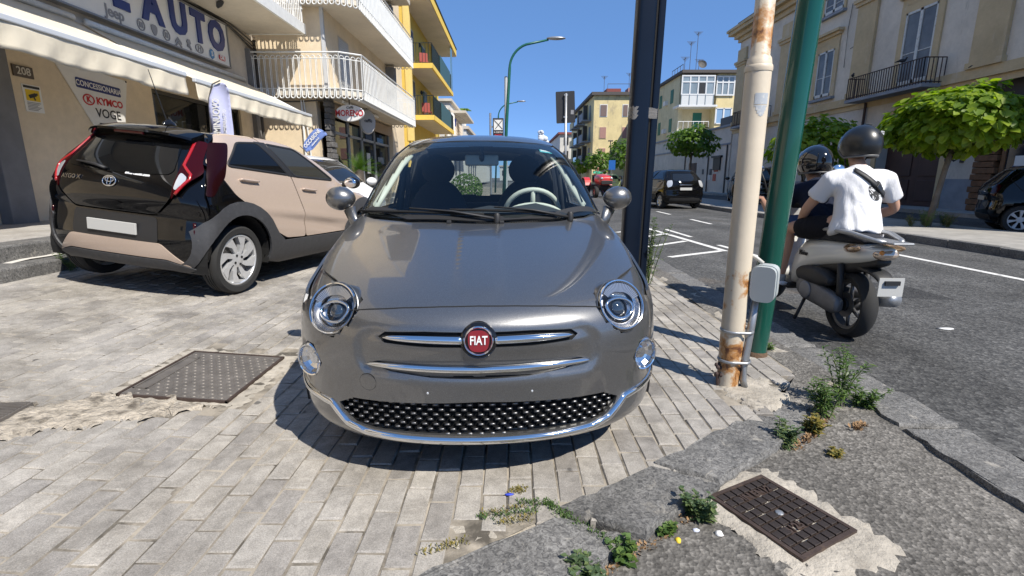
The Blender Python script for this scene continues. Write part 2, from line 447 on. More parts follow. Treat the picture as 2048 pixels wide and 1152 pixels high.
def blob_slab(name, pts, z0, h, mat, d=.03, seed=1, rough=.01, parent=None, slope=True):
    """a thin uneven cast patch with a ragged edge"""
    r = random.Random(seed); P = resample(pts, d*1.3)
    P = [(x+r.gauss(0, rough), y+r.gauss(0, rough)) for x, y in P]
    V2, T = fill2d(P, d=d)
    B = np.array(P); dist = np.sqrt(((V2[:, None, :]-B[None])**2).sum(2)).min(1)
    vs = [(x, y, (gzf(x) if slope else 0)+z0+h*min(1, dd/.03)+r.gauss(0, .0025)*(dd > .005)) for (x, y), dd in zip(V2, dist)]
    me = bpy.data.meshes.new(name); me.from_pydata(vs, [], T.tolist()); me.update(); me.polygons.foreach_set('use_smooth', [True]*len(me.polygons))
    return link_mesh(name, me, mat, parent)
# broken cement strip on the left, cement round covers and poles
props(blob_slab("cement_patch", [(-3.2, 1.62), (-2.6, 1.80), (-2.25, 1.98), (-1.98, 2.16), (-1.75, 2.32), (-1.52, 2.42), (-1.62, 2.46), (-2.0, 2.44), (-2.15, 2.50), (-2.45, 2.34), (-2.8, 2.18), (-3.4, 1.95)], -.014, .026, M_rubble, seed=4, rough=.03), kind='structure')
props(blob_slab("cement_surround", [(COVER[0]-.1, COVER[2]-.05), (COVER[1]+.08, COVER[2]-.07), (COVER[1]+.1, COVER[3]+.09), (COVER[0]-.08, COVER[3]+.1)], -.016, .013, M_cement, seed=5, rough=.008), kind='structure')
props(blob_slab("pole_footing", [(1.24, 2.42), (1.42, 2.44), (1.56, 2.62), (1.55, 2.86), (1.34, 2.95), (1.2, 2.75)], -.03, .034, M_cement, seed=6, rough=.012), kind='structure')
props(blob_slab("broken_mortar", [(-.42, 1.40), (-.2, 1.36), (.1, 1.54), (.3, 1.72), (.14, 1.77), (-.1, 1.70), (-.36, 1.58)], -.03, .022, M_cement, seed=7, rough=.015), kind='structure')
props(blob_slab("pavement_edge", [(1.74, 2.95), (1.97, 2.75), (2.0, 3.4), (2.0, 40), (1.76, 40), (1.76, 3.4)], -.035, .03, M_cement, d=.12, seed=8, rough=.01), kind='structure')

# curved kerb of basalt blocks
kerb = empty("corner_kerb", (0, 0, 0)); props(kerb, kind='structure')
def kerb_block(quad, top=.008, bot=-.2, seed=0, lean=.012):
    r = random.Random(seed)
    bm = bmesh.new(); P = resample(quad, .06)
    P = [(x+r.gauss(0, .006), y+r.gauss(0, .006)) for x, y in P]
    cx = sum(p[0] for p in P)/len(P); cy = sum(p[1] for p in P)/len(P)
    ts = [bm.verts.new((cx+(x-cx)*.985, cy+(y-cy)*.95, top+r.gauss(0, .003))) for x, y in P]
    ms = [bm.verts.new((x, y, top-.022)) for x, y in P]
    bs = [bm.verts.new((x, y, bot)) for x, y in P]
    bm.faces.new(ts)
    n = len(P)
    for i in range(n):
        j = (i+1) % n
        bm.faces.new((ms[i], ms[j], ts[j], ts[i])); bm.faces.new((bs[i], bs[j], ms[j], ms[i]))
    bmesh.ops.recalc_face_normals(bm, faces=bm.faces)
    me = bpy.data.meshes.new("kerb_stone"); bm.to_mesh(me); bm.free()
    return link_mesh("kerb_stone", me, M_basalt, kerb)
kerb_block([(-1.45, .46), (-.83, .93), (-.55, .72), (-1.1, .2)], seed=1)
kerb_block([(-.82, .94), (-.24, 1.34), (.15, 1.60), (.43, 1.49), (.16, 1.29), (-.53, .74)], seed=2)
kerb_block([(.17, 1.63), (.60, 1.92), (.83, 1.79), (.67, 1.66), (.46, 1.51)], seed=3)
kerb_block([(.61, 1.93), (1.02, 2.23), (1.27, 2.40), (1.42, 2.27), (1.22, 2.08), (.97, 1.90), (.84, 1.80)], seed=4)
kerb_block([(1.29, 2.41), (1.48, 2.62), (1.62, 2.52), (1.45, 2.30)], top=-.02, seed=5)
# kerb along the road
for i, (y0, y1, x0) in enumerate([(.4, 1.42, 1.93), (1.44, 2.28, 1.94), (2.31, 2.72, 1.95), (2.74, 3.5, 2.0), (3.53, 4.4, 2.0), (4.42, 5.4, 2.0), (5.43, 6.4, 1.99), (6.43, 7.6, 1.99), (7.63, 9, 1.98), (9.03, 10.6, 1.98), (10.63, 13, 1.98), (13.03, 17, 1.98), (17.03, 25, 1.98)]):
    kerb_block([(x0, y0), (x0+.3 if i < 3 else 2.26, y0), (x0+.3 if i < 3 else 2.26, y1), (x0, y1)], top=-.012 if i < 3 else -.018, seed=20+i)

# road markings (thin sheets of paint)
def stripe(name, quads, z=-.031):
    m = MB()
    for q in quads:
        P = [Vector((p[0], p[1], z)) for p in q]; k = 8
        vs = []
        for t in range(k+1):
            vs += [P[0].lerp(P[3], t/k), P[1].lerp(P[2], t/k)]
        m.add(vs, [(2*t, 2*t+1, 2*t+3, 2*t+2) for t in range(k)])
    return m.build(name, M_white_line)
def bar(a, b, w_):
    a = Vector(a); b = Vector(b); d = (b-a).normalized(); n = Vector((-d.y, d.x))*w_/2
    return [tuple(a-n), tuple(a+n), tuple(b+n), tuple(b-n)]
props(stripe("road_marking", [bar((6.31, -5), (6.31, 12.5), .11)]), kind='structure')
for y in (13.6, 17.2, 20.8, 24.4, 28, 31.6):
    props(stripe("road_marking", [bar((5.4, y), (5.4, y+1.6), .11)]), kind='structure')
props(stripe("road_marking", [bar((3.66, 8.5), (3.35, 12.6), .12), bar((3.62, 8.55), (2.5, 7.85), .12), bar((3.45, 9.9), (2.4, 9.0), .12), bar((3.40, 11.2), (2.4, 10.2), .12), bar((3.36, 12.4), (2.4, 11.5), .12)]), kind='structure')
props(stripe("road_marking", [bar((3.95, 7.9), (3.86, 9.3), .1), bar((3.8, 10.6), (3.74, 12.2), .1)]), kind='structure')

props(blob_slab("road_patch", [(3.1, 5.2), (4.6, 5.0), (4.7, 7.4), (3.2, 7.5)], -.0345, .003, asphalt("patched_asphalt", (.024, .024, .025), (.11, .11, .108), 75, .2), d=.25, seed=31, rough=.02, slope=False), kind='structure')
# steps of the left pavement
stepA = empty("left_kerb", (0, 0, 0)); props(stepA, kind='structure')
for i, y in enumerate(np.arange(1.0, 24, 1.15)):
    MB().box((-4.98, y, .05), (-4.66+rnd.uniform(-.012, .012), y+1.13, .385+rnd.uniform(-.012, .012))).build("kerb_stone", M_basalt, stepA, bevel=.02)
    MB().box((-5.30, y+.3, .05), (-4.97+rnd.uniform(-.01, .01), y+1.42, .545)).build("kerb_stone", M_basalt, stepA, bevel=.02)
props(grid_mesh("mortar_line", [-5.0, -4.94, -4.87], np.arange(1, 24, .25), lambda X, Y: .392+.012*np.sin(Y*9)*np.sin(Y*4.3), pm("white_mortar", (.62, .59, .53), .9, bump=(60, .7, .006), space='w')), kind='structure')
M_leftpave = stone_mat("pale_paver", (.40, .38, .35), .12, .2, .8)
o = MB().box((-7.4, 0, .2), (-5.28, 26, .55)).build("left_pavement", M_leftpave); props(o, kind='structure')
# ================================================================== CARS: shared tools
def bspline(ctrl, per):
    P = np.array(ctrl, float); P = np.vstack([P[:1], P[:1], P, P[-1:], P[-1:]])
    out = []
    for i in range(len(P)-3):
        for t in np.linspace(0, 1, per, endpoint=False):
            b = np.array([(1-t)**3, 3*t**3-6*t*t+4, -3*t**3+3*t*t+3*t+1, t**3])/6
            out.append(b @ P[i:i+4])
    out.append(P[-1]); return np.array(out)
class CarBody:
    """body skin made of horizontal contours. rows: z, qf, df, nf, w, qr, dr, nr  (q runs backwards from the nose = local +y)"""
    def __init__(s, rows, per=6, nfr=36, nsd=26, nre=30, wfun=None):
        D = bspline(rows, per); s.rings = []
        for z, qf, df, nf, w, qr, dr, nr in D:
            a = np.linspace(0, math.pi/2, nfr)
            x1 = w*np.sin(a)**(2/nf); y1 = qf+df*(1-np.cos(a)**(2/nf))
            t = np.linspace(0, 1, nsd+2)[1:-1]; y2 = (qf+df)+t*((qr-dr)-(qf+df)); x2 = np.full(nsd, w)
            a = np.linspace(math.pi/2, 0, nre)
            x3 = w*np.sin(a)**(2/nr); y3 = qr-dr*(1-np.cos(a)**(2/nr))
            x = np.concatenate([x1, x2, x3]); y = np.concatenate([y1, y2, y3])
            if wfun is not None: x = x*wfun(y, z)
            X = np.concatenate([x, -x[-2:0:-1]]); Y = np.concatenate([y, y[-2:0:-1]])
            s.rings.append(np.stack([X, Y, np.full(len(X), z)], 1))
        n, m = len(s.rings), len(s.rings[0]); s.V = np.concatenate(s.rings)
        i = np.arange(n*m).reshape(n, m); j = np.roll(i, -1, 1)
        s.F = np.stack([i[:-1], j[:-1], j[1:], i[1:]], 2).reshape(-1, 4)
        top = i[-1]; s.cap = [tuple(int(k) for k in top)]
        me = bpy.data.meshes.new("t"); me.from_pydata(s.V.tolist(), [], s.F.tolist()+s.cap); me.update()
        nr = np.zeros(len(s.V)*3); me.vertices.foreach_get('normal', nr); s.NV = nr.reshape(-1, 3)
        bpy.data.meshes.remove(me)
        s.vv = [Vector(v) for v in s.V]; s.nn = [Vector(v) for v in s.NV]; s.ff = s.F.tolist()
        s.bvh = BVHTree.FromPolygons(s.vv, s.ff+[list(c) for c in s.cap])
        s.C = s.V[s.F].mean(1); s.CN = s.NV[s.F].mean(1); s.cuts = []
    def hit(s, axis, u, v):
        if axis == 'F': o, d = Vector((u, -3, v)), Vector((0, 1, 0))
        elif axis == 'B': o, d = Vector((u, 9, v)), Vector((0, -1, 0))
        elif axis == 'R': o, d = Vector((3, u, v)), Vector((-1, 0, 0))
        elif axis == 'L': o, d = Vector((-3, u, v)), Vector((1, 0, 0))
        else: o, d = Vector((u, v, 4)), Vector((0, 0, -1))
        return s.ray(o, d)
    def ray(s, o, d):
        p, n, i, _ = s.bvh.ray_cast(o, d)
        if p is None: return None
        if i >= len(s.ff): return p, Vector((0, 0, 1))
        f = s.ff[i]; w = interpolate.poly_3d_calc([s.vv[k] for k in f], p)
        nn = sum((s.nn[k]*a for k, a in zip(f, w)), Vector()).normalized()
        if nn.length < .5: nn = n
        if nn.dot(d) > 0: nn = nn if nn.dot(n) > 0 else -nn
        return p, nn
    def near(s, p):
        q, n, i, _ = s.bvh.find_nearest(Vector(p)); f = s.ff[i] if i < len(s.ff) else None
        return q, (sum((s.nn[k] for k in f), Vector()).normalized() if f else n)
    def surf(s, axis, u, v, off=0.):
        h = s.hit(axis, u, v)
        return None if h is None else h[0]+h[1]*off
    def cut(s, mask): s.cuts.append(mask)
    def cut_poly(s, axis, poly, sgn=None):
        ax = {'F': (0, 2), 'B': (0, 2), 'R': (1, 2), 'L': (1, 2), 'T': (0, 1)}[axis]
        k = inpoly(s.C[:, ax], poly)
        c = {'F': s.CN[:, 1] < .15, 'B': s.CN[:, 1] > -.15, 'R': s.C[:, 0] > .1, 'L': s.C[:, 0] < -.1, 'T': s.CN[:, 2] > .1}[axis]
        s.cuts.append(k & c)
    def body(s, name, mat, parent, inset=.004):
        keep = np.ones(len(s.F), bool)
        for c in s.cuts: keep &= ~c
        me = bpy.data.meshes.new(name)
        me.from_pydata((s.V-s.NV*inset).tolist(), [], s.F[keep].tolist()+s.cap); me.update()
        me.polygons.foreach_set('use_smooth', [True]*len(me.polygons))
        return link_mesh(name, me, mat, parent)
    def panel(s, name, axis, poly, mat, parent, d=.03, off=.0, rim=.008, holes=(), disp=None, skip=None, sm=1):
        if sm: poly = round_poly(poly, .035 if sm is True or sm == 1 else sm)
        V2, T = fill2d(poly, holes, d)
        P, NN, ok = [], [], []
        for u, v in V2:
            h = s.hit(axis, float(u), float(v))
            if h is None: P.append(Vector()); NN.append(Vector((0, 0, 1))); ok.append(False); continue
            p, n = h
            if disp:
                e = .006; g = (disp(u+e, v)-disp(u-e, v))/(2*e); k = (disp(u, v+e)-disp(u, v-e))/(2*e)
                p = p+n*(off+disp(u, v))
                gv = {'F': Vector((g, 0, k)), 'B': Vector((g, 0, k)), 'R': Vector((0, g, k)), 'L': Vector((0, g, k)), 'T': Vector((g, k, 0))}[axis]
                n = (n-gv).normalized()
            else: p = p+n*off
            P.append(p); NN.append(n); ok.append(not (skip and skip(p)))
        T = [t for t in T.tolist() if all(ok[i] for i in t)]
        if not T: return None
        tri = []
        for a, b, c in T:
            fn = (P[b]-P[a]).cross(P[c]-P[a]); tri.append((a, b, c) if fn.dot(NN[a]) >= 0 else (a, c, b))
        cnt = {}
        for t in tri:
            for a, b in ((t[0], t[1]), (t[1], t[2]), (t[2], t[0])): cnt[(a, b)] = cnt.get((a, b), 0)+1
        bnd = [(a, b) for (a, b) in cnt if (b, a) not in cnt]
        vs = list(P); ns = list(NN); fs = list(tri)
        for a, b in bnd:
            k = len(vs); vs += [P[a], P[b], P[b]-NN[b]*rim, P[a]-NN[a]*rim]
            t = (P[b]-P[a]).cross(NN[a]); t = t.normalized() if t.length > 1e-9 else NN[a]
            ns += [t]*4; fs.append((k+1, k, k+3, k+2))
        me = bpy.data.meshes.new(name); me.from_pydata([tuple(v) for v in vs], [], fs); me.update()
        me.polygons.foreach_set('use_smooth', [True]*len(me.polygons))
        me.normals_split_custom_set_from_vertices([tuple(n) for n in ns])
        return link_mesh(name, me, mat, parent)
    def strip(s, name, axis, pts, wd, th, mat, parent, closed=False, d=.015, off=0., n=8, taper=None, flat=True):
        """raised ribbon following the skin along a 2-D path"""
        P = resample(pts, d, closed); m = MB(); rows = []
        Q = []
        for u, v in P:
            h = s.hit(axis, u, v)
            if h: Q.append(h)
        k = len(Q)
        for i, (p, nrm) in enumerate(Q):
            a = Q[(i-1) % k if closed else max(i-1, 0)][0]; b = Q[(i+1) % k if closed else min(i+1, k-1)][0]
            t = (b-a).normalized(); sd_ = t.cross(nrm).normalized()
            f = taper(i/(k-1)) if taper else 1.
            rows.append([p+nrm*(off-.003)+sd_*wd*f, *[p+nrm*(off+th*math.sin(math.pi*j/n))+sd_*wd*f*math.cos(math.pi*j/n) for j in range(1, n)], p+nrm*(off-.003)-sd_*wd*f])
        vs = [v for r_ in rows for v in r_]; w_ = n+1; fs = []
        for i in range(k if closed else k-1):
            j = (i+1) % k
            fs += [(i*w_+c, i*w_+c+1, j*w_+c+1, j*w_+c) for c in range(n)]
        if not closed: fs += [tuple(range(w_))[::-1], tuple((k-1)*w_+c for c in range(w_))]
        m.add(vs, fs)
        me = m.mesh(name, True)
        bm = bmesh.new(); bm.from_mesh(me); bmesh.ops.recalc_face_normals(bm, faces=bm.faces); bm.to_mesh(me); bm.free()
        return link_mesh(name, me, mat, parent)
def circle(cx, cy, rx, ry=None, n=28, rot=0.):
    ry = ry or rx
    return [(cx+rx*math.cos(a)*math.cos(rot)-ry*math.sin(a)*math.sin(rot), cy+rx*math.cos(a)*math.sin(rot)+ry*math.sin(a)*math.cos(rot)) for a in [2*math.pi*i/n for i in range(n)]]
M_tyre = pm("tyre_rubber", (.022, .022, .022), .85, bump=(60, .2, .003))
M_chrome = pm("chrome", (.78, .79, .8), .06, 1.)
M_black = pm("black_plastic", (.018, .018, .019), .55, bump=(300, .15, .001))
M_gap = pm("dark_gap", (.006, .006, .006), .9)
M_gloss = pm("gloss_black_trim", (.008, .008, .009), .12)
M_alloy = pm("alloy_silver", (.72, .73, .74), .32, .6, var=(30, .08))
M_disc = pm("brake_disc", (.22, .21, .2), .45, .8)
M_lens = glass_mat("lamp_lens", (.97, .97, .97))
M_redlens = pm("red_lens", (.028, .0012, .002), .15, spec=.3)
M_whitelens = pm("white_lens", (.62, .63, .64), .1, .4, coat=1, bump=(120, .4, .002))
M_plate = pm("blank_plate", (.48, .48, .46), .5)
M_reflector = pm("lamp_reflector", (.72, .73, .75), .12, 1.)
def wheel(parent, x, y, r, wd, rim_r, side, style='spokes', ns=8, hub_z=None, twist=.5, mat=None, low=False):
    """wheel axis along x, outer face towards side (+1 = +x)"""
    root = bpy.data.objects.new("wheel", None); COL.objects.link(root); root.parent = parent; root.location = (x, y, hub_z if hub_z else r)
    M = frame((0, 0, 0), (0, 1, 0), None, (side, 0, 0)); n = 20 if low else 56; h = wd/2
    prof = [(rim_r, -h*.8), (rim_r*1.02, -h), (r*.93, -h), (r*.985, -h*.75), (r, -h*.5), (r, h*.5), (r*.985, h*.75), (r*.93, h), (rim_r*1.05, h*.96), (rim_r, h*.8)]
    if not low:
        g = []
        for i, (a, b) in enumerate(prof): g.append((a, b))
        k = 6
        tread = []
        for zz in (-.3, 0, .3): tread += [(r, h*(zz-.07)), (r*.975, h*(zz-.05)), (r*.975, h*(zz+.05)), (r, h*(zz+.07))]
        prof = prof[:5]+tread+prof[5:]
    t = MB().lathe(prof, n, M, closed=True).build("tyre", M_tyre, root, smooth=.5)
    mat = mat or M_alloy
    rim = MB().lathe([(rim_r, h*.82), (rim_r*.95, h*.86), (rim_r*.91, h*.74), (rim_r*.88, -h*.6), (rim_r*1.0, -h*.8)], n, M).build("rim", mat, root, smooth=.6)
    m = MB(); m.lathe([(.001, h*.1), (rim_r*.89, h*.0), (rim_r*.89, -h*.2)], n, M); m.build("brake_disc", M_gap if low else M_disc, root)
    sp = MB()
    for k in range(ns):
        a = 2*math.pi*k/ns+.2; da = 2*math.pi/ns
        def pt(rr, an, hh): return M @ Vector((rr*math.cos(an), rr*math.sin(an), hh))
        if style == 'twist':
            w0, w1 = .20, .30; off = twist
            q = [(rim_r*.2, a-w0*1.2), (rim_r*.2, a+w0*1.2), (rim_r*.60, a+off*.35+.20), (rim_r*.93, a+off+.10), (rim_r*.93, a+off-.36), (rim_r*.5, a+off*.2-.16)]
            vs = [pt(rr, an, h*(.62+.22*rr/rim_r)) for rr, an in q]+[pt(rr, an, h*.3) for rr, an in q]
            sp.add(vs, [tuple(range(6)), tuple(range(11, 5, -1))]+[(i, 6+i, 6+(i+1) % 6, (i+1) % 6) for i in range(6)])
        else:
            w0, w1 = .5*da*.55, .5*da*.5
            q = [(rim_r*.15, a-w0), (rim_r*.15, a+w0), (rim_r*.93, a+w1*.75), (rim_r*.93, a-w1*.75)]
            vs = [pt(rr, an, h*(.62+.2*rr/rim_r)) for rr, an in q]+[pt(rr, an, h*.3) for rr, an in q]
            sp.add(vs, [(0, 1, 2, 3), (7, 6, 5, 4)]+[(i, 4+i, 4+(i+1) % 4, (i+1) % 4) for i in range(4)])
    sp.build("spokes", mat, rim if False else root)
    MB().lathe([(rim_r*.3, h*.3), (rim_r*.3, h*.66), (rim_r*.24, h*.74), (.001, h*.75)], 20, M).build("hub_cap", mat, root, smooth=.5)
    if not low:
        bo = MB()
        for k in range(4):
            a = 2*math.pi*k/4+.5; c = M @ Vector((rim_r*.21, 0, 0)); 
            Mb = frame(M @ Vector((rim_r*.2*math.cos(a), rim_r*.2*math.sin(a), h*.70)), (0, 1, 0), None, (side, 0, 0))
            bo.lathe([(rim_r*.05, 0), (rim_r*.05, h*.1), (.001, h*.1)], 8, Mb)
        props(bo.build("wheel_bolts", M_gap, root), kind='stuff')
    return root
def arch_liner(parent, y, z, r, x0, x1):
    m = MB(); n = 20
    for k in range(n+1):
        a = math.pi*(-.08+1.16*k/n); c, s_ = math.cos(a)*r, math.sin(a)*r
        m.v += [(x0, y+c, z+s_), (x1, y+c, z+s_)]
    m.f += [(2*k, 2*k+1, 2*k+3, 2*k+2) for k in range(n)]
    m.f.append(tuple(2*k for k in range(n+1)))
    return m.build("wheel_arch_liner", M_gap, parent)
def car_paint(name, col, metal=.0, flake=0., rough=.35, dustv=.03):
    m, nt, b, out = newmat(name); v = coords(nt)
    c = None
    if flake:
        vo = N(nt, "ShaderNodeTexVoronoi"); vo.inputs['Scale'].default_value = 800; L(nt, v, vo.inputs['Vector'])
        sp = N(nt, "ShaderNodeSeparateColor"); L(nt, vo.outputs['Color'], sp.inputs[0])
        c = mixc(nt, 1.0, col, ramp(nt, sp.outputs[0], [(0, g3(1-flake)), (.85, g3(1+flake*.5)), (1, g3(1+flake*2.2))]), 'MULTIPLY')
        nm = N(nt, "ShaderNodeVectorMath", operation='SCALE'); 
        L(nt, vo.outputs['Color'], nm.inputs[0]); nm.inputs['Scale'].default_value = flake*.16
        ge = N(nt, "ShaderNodeNewGeometry"); ad = N(nt, "ShaderNodeVectorMath", operation='ADD'); L(nt, ge.outputs['Normal'], ad.inputs[0]); L(nt, nm.outputs[0], ad.inputs[1])
        su = N(nt, "ShaderNodeVectorMath", operation='SUBTRACT'); L(nt, ad.outputs[0], su.inputs[0]); su.inputs[1].default_value = (flake*.08,)*3
        no = N(nt, "ShaderNodeVectorMath", operation='NORMALIZE'); L(nt, su.outputs[0], no.inputs[0]); L(nt, no.outputs[0], b.inputs['Normal'])
    dust = noise(nt, v, 3.5, 6, .65)
    c = mixc(nt, ramp(nt, dust, [(.5, g3(0)), (.8, g3(dustv))]), c if c is not None else tuple(col), (.32, .29, .25))
    L(nt, c, b.inputs['Base Color'])
    b.inputs['Metallic'].default_value = metal; b.inputs['Roughness'].default_value = rough
    b.inputs['Coat Weight'].default_value = 1.; b.inputs['Coat Roughness'].default_value = .025; b.inputs['Specular IOR Level'].default_value = 0. if metal < .3 else .5
    return m
# ================================================================== GREY CITY CAR (front centre)
M_grey = car_paint("grey_metallic_paint", (.19, .19, .19), .84, .17, .35)
M_wind = glass_mat("windscreen_glass", (.80, .87, .87))
M_sideglass = glass_mat("side_glass", (.66, .7, .7))
M_ivory = pm("ivory_trim", (.62, .61, .52), .5)
M_cabin = pm("dark_cabin_trim", (.035, .037, .042), .75, bump=(220, .3, .002))
M_seat = pm("seat_fabric", (.02, .022, .03), .95, bump=(300, .5, .002))
M_headl = pm("grey_headliner", (.10, .10, .10), .95)
fiat = empty("city_car", (-.122, 1.740, 0), math.atan(.05), 'grey metallic retro city car with round headlights parked on the paving', 'car')
FR = [  # z, qf, df, nf, w, qr, dr, nr
 (.13, .15, .55, 2.3, .70, 3.42, .4, 2.6), (.15, .08, .57, 2.25, .765, 3.47, .4, 2.6), (.19, .025, .58, 2.2, .80, 3.50, .4, 2.6), (.25, .012, .58, 2.15, .812, 3.53, .4, 2.6),
 (.33, .016, .58, 2.12, .818, 3.55, .42, 2.6), (.43, .012, .58, 2.1, .822, 3.56, .42, 2.6), (.53, .006, .59, 2.1, .825, 3.56, .42, 2.6), (.61, .010, .60, 2.1, .822, 3.55, .42, 2.6),
 (.67, .032, .60, 2.1, .816, 3.54, .42, 2.6), (.715, .085, .58, 2.1, .808, 3.53, .42, 2.6), (.75, .165, .55, 2.1, .80, 3.52, .42, 2.6), (.79, .29, .50, 2.1, .793, 3.5, .42, 2.6), (.835, .46, .45, 2.15, .787, 3.48, .42, 2.5),
 (.875, .63, .42, 2.2, .780, 3.46, .42, 2.5), (.91, .79, .38, 2.3, .770, 3.44, .42, 2.5), (.94, .93, .35, 2.4, .755, 3.42, .42, 2.5), (.965, 1.01, .33, 2.4, .738, 3.40, .42, 2.5),
 (1.0, 1.07, .32, 2.4, .722, 3.37, .42, 2.5), (1.08, 1.17, .33, 2.4, .700, 3.31, .42, 2.5), (1.18, 1.30, .34, 2.4, .668, 3.22, .42, 2.5), (1.29, 1.46, .35, 2.4, .628, 3.12, .42, 2.5),
 (1.38, 1.61, .36, 2.35, .587, 3.02, .42, 2.5), (1.437, 1.745, .38, 2.3, .54, 2.92, .42, 2.4), (1.478, 1.88, .40, 2.2, .46, 2.80, .4, 2.3), (1.502, 2.05, .3, 2.1, .34, 2.65, .3, 2.2), (1.511, 2.25, .1, 2, .12, 2.45, .1, 2), (1.512, 2.33, .02, 2, .02, 2.38, .02, 2)]
fb = CarBody(FR, 7, 46, 26, 30)
# openings in the skin
FW = [(-.475, 1.418), (0, 1.437), (.475, 1.418), (.56, 1.335), (.655, 1.12), (.700, .992), (.45, .978), (0, .972), (-.45, .978), (-.700, .992), (-.655, 1.12), (-.56, 1.335)]
def inset_poly(p, k, c=None):
    c = c or (sum(a for a, _ in p)/len(p), sum(b for _, b in p)/len(p))
    return [(c[0]+(a-c[0])*k, c[1]+(b-c[1])*k) for a, b in p]
FWH = inset_poly(FW, .93)
fb.cut_poly('F', FWH)
FS = [(1.36, 1.0), (1.62, 1.22), (1.86, 1.36), (2.15, 1.40), (2.32, 1.39), (2.36, 1.0)]       # side window q,z
FS2 = [(2.43, 1.0), (2.40, 1.385), (2.62, 1.34), (2.86, 1.15), (2.86, 1.02)]
for ax in 'RL':
    fb.cut_poly(ax, inset_poly(FS, .95)); fb.cut_poly(ax, inset_poly(FS2, .95))
FB = [(-.44, 1.36), (0, 1.38), (.44, 1.36), (.54, 1.06), (0, 1.03), (-.54, 1.06)]
fb.cut_poly('B', inset_poly(FB, .95))
# grille opening outline (front view x,z)
FG = [(-.565, .318), (-.50, .352), (0, .371), (.50, .352), (.565, .318), (.555, .285), (.50, .246), (.42, .234), (0, .230), (-.42, .234), (-.50, .246), (-.555, .285)]
fb.cut_poly('F', inset_poly(FG, .98))
def lamp_frame(x, z, tilt, q=None):
    h = fb.hit('F', x, z); n = (h[1]*tilt+Vector((0, -1, .0))*(1-tilt)).normalized()
    return h[0], n
HL = {}
for sgn in (1, -1):
    p, n = lamp_frame(sgn*.575, .690, .60); HL[sgn] = (p, n)
    fb.cut((((fb.C-np.array(p)) - ((fb.C-np.array(p)) @ np.array(n))[:, None]*np.array(n)) ** 2).sum(1) < .100**2) if False else None
fb.cuts = [c for c in fb.cuts if c is not None]
def cyl_mask(C, p, n, r, depth=.25):
    d = C-np.array(p); t = d @ np.array(n); rr = ((d-t[:, None]*np.array(n))**2).sum(1)
    return (rr < r*r) & (np.abs(t) < depth)
FG_L = {}
for sgn in (1, -1):
    fb.cut(cyl_mask(fb.C, *HL[sgn], .097))
    p, n = lamp_frame(sgn*.706, .458, .55); FG_L[sgn] = (p, n)
    fb.cut(cyl_mask(fb.C, p, n, .060))
for q in (.715, 2.99):
    fb.cut(((fb.C[:, 1]-q)**2+(fb.C[:, 2]-.285)**2 < .300**2) & (abs(fb.C[:, 0]) > .45))
fbody = fb.body("body_shell", M_grey, fiat, .018)
def skip_lamps(p):
    for D, r in ((HL, .100), (FG_L, .0635)):
        for c, n in D.values():
            d = p-c; t = d.dot(n)
            if abs(t) < .25 and (d-n*t).length < r: return True
    return (p.y-.715)**2+(p.z-.285)**2 < .306**2 and abs(p.x) > .45
# bonnet
def sst(a, b, x): t = min(1., max(0., (x-a)/(b-a))); return t*t*(3-2*t)
def hood_disp(x, y):
    fade = sst(.12, .22, y)*(1-sst(.72, .98, y))
    ax = abs(x)
    ridge = math.exp(-((ax-.085)/.010)**2)*.0075*fade*sst(.2, .75, y)
    swell = .006*(1-sst(.05, .125, ax))*fade
    return swell+ridge*.6
hood = [(x, fb.hit("F", x, z)[0].y-.002) for x, z in ((0, .7215), (.14, .7195), (.29, .7135), (.42, .703), (.50, .6935))]+[(.53, .262), (.57, .32), (.61, .40), (.665, .475), (.735, .585), (.757, .78), (.752, .98), (.735, 1.17), (.70, 1.235), (.60, 1.12), (.40, 1.02), (.2, .985), (0, .975)]
hood = hood+[(-x, y) for x, y in hood[-2:0:-1]]
fb.panel("bonnet", 'T', hood, M_grey, fiat, .026, .001, .012, disp=hood_disp, skip=skip_lamps)
hl_ = [(.50, .6935), (.42, .703), (.29, .7135), (.14, .7195), (0, .7215)]
hl_ = [(-x, z) for x, z in hl_]+hl_[-2::-1]
fb.strip("bonnet_gap", 'F', hl_, .0042, .0022, M_gap, fiat, d=.03, n=4)
# front bumper with its raised moustache panel
def rr_dist(x, z, cx, cz, hx, hz, r):
    dx, dz = max(abs(x-cx)-hx+r, 0), max(abs(z-cz)-hz+r, 0)
    return math.hypot(dx, dz)-r
def bump_disp(x, z):
    d = rr_dist(x, z, 0, .553, .475+.06*(.62-z), .098, .085)
    v = -.014*(1-sst(-.035, .012, d))
    v += .012*math.exp(-((z-.595)/.035)**2)*(1-sst(.36, .47, abs(x)))
    return v
top = [(0, .722), (.14, .720), (.29, .7145), (.42, .704), (.487, .693), (.56, .70), (.66, .71), (.74, .69), (.775, .66)]
bot = [(.79, .45), (.79, .30), (.775, .20), (.66, .158), (.4, .146), (.2, .142), (0, .141)]
bumper = [(x, z) for x, z in top]+bot
bumper = bumper+[(-x, z) for x, z in bumper[-2:0:-1]]
slot_up = [[(s_*.05, .643), (s_*.20, .644), (s_*.355, .636), (s_*.382, .617), (s_*.355, .596), (s_*.20, .587), (s_*.05, .587)] for s_ in (1, -1)]
slot_lo = [(-.44, .505), (-.36, .527), (0, .535), (.36, .527), (.44, .505), (.34, .480), (.18, .466), (0, .462), (-.18, .466), (-.34, .480)]
fb.panel("front_bumper", 'F', bumper, M_grey, fiat, .02, .001, .012, holes=[FG, circle(0, .614, .066)]+slot_up+[slot_lo], disp=bump_disp, skip=skip_lamps, sm=0)
# dark backing seen in the slots
for pl in slot_up+[slot_lo]:
    fb.panel("grille_slot", 'F', inset_poly(pl, 1.05), M_gap, fiat, .03, -.011, .002, sm=0, disp=bump_disp)
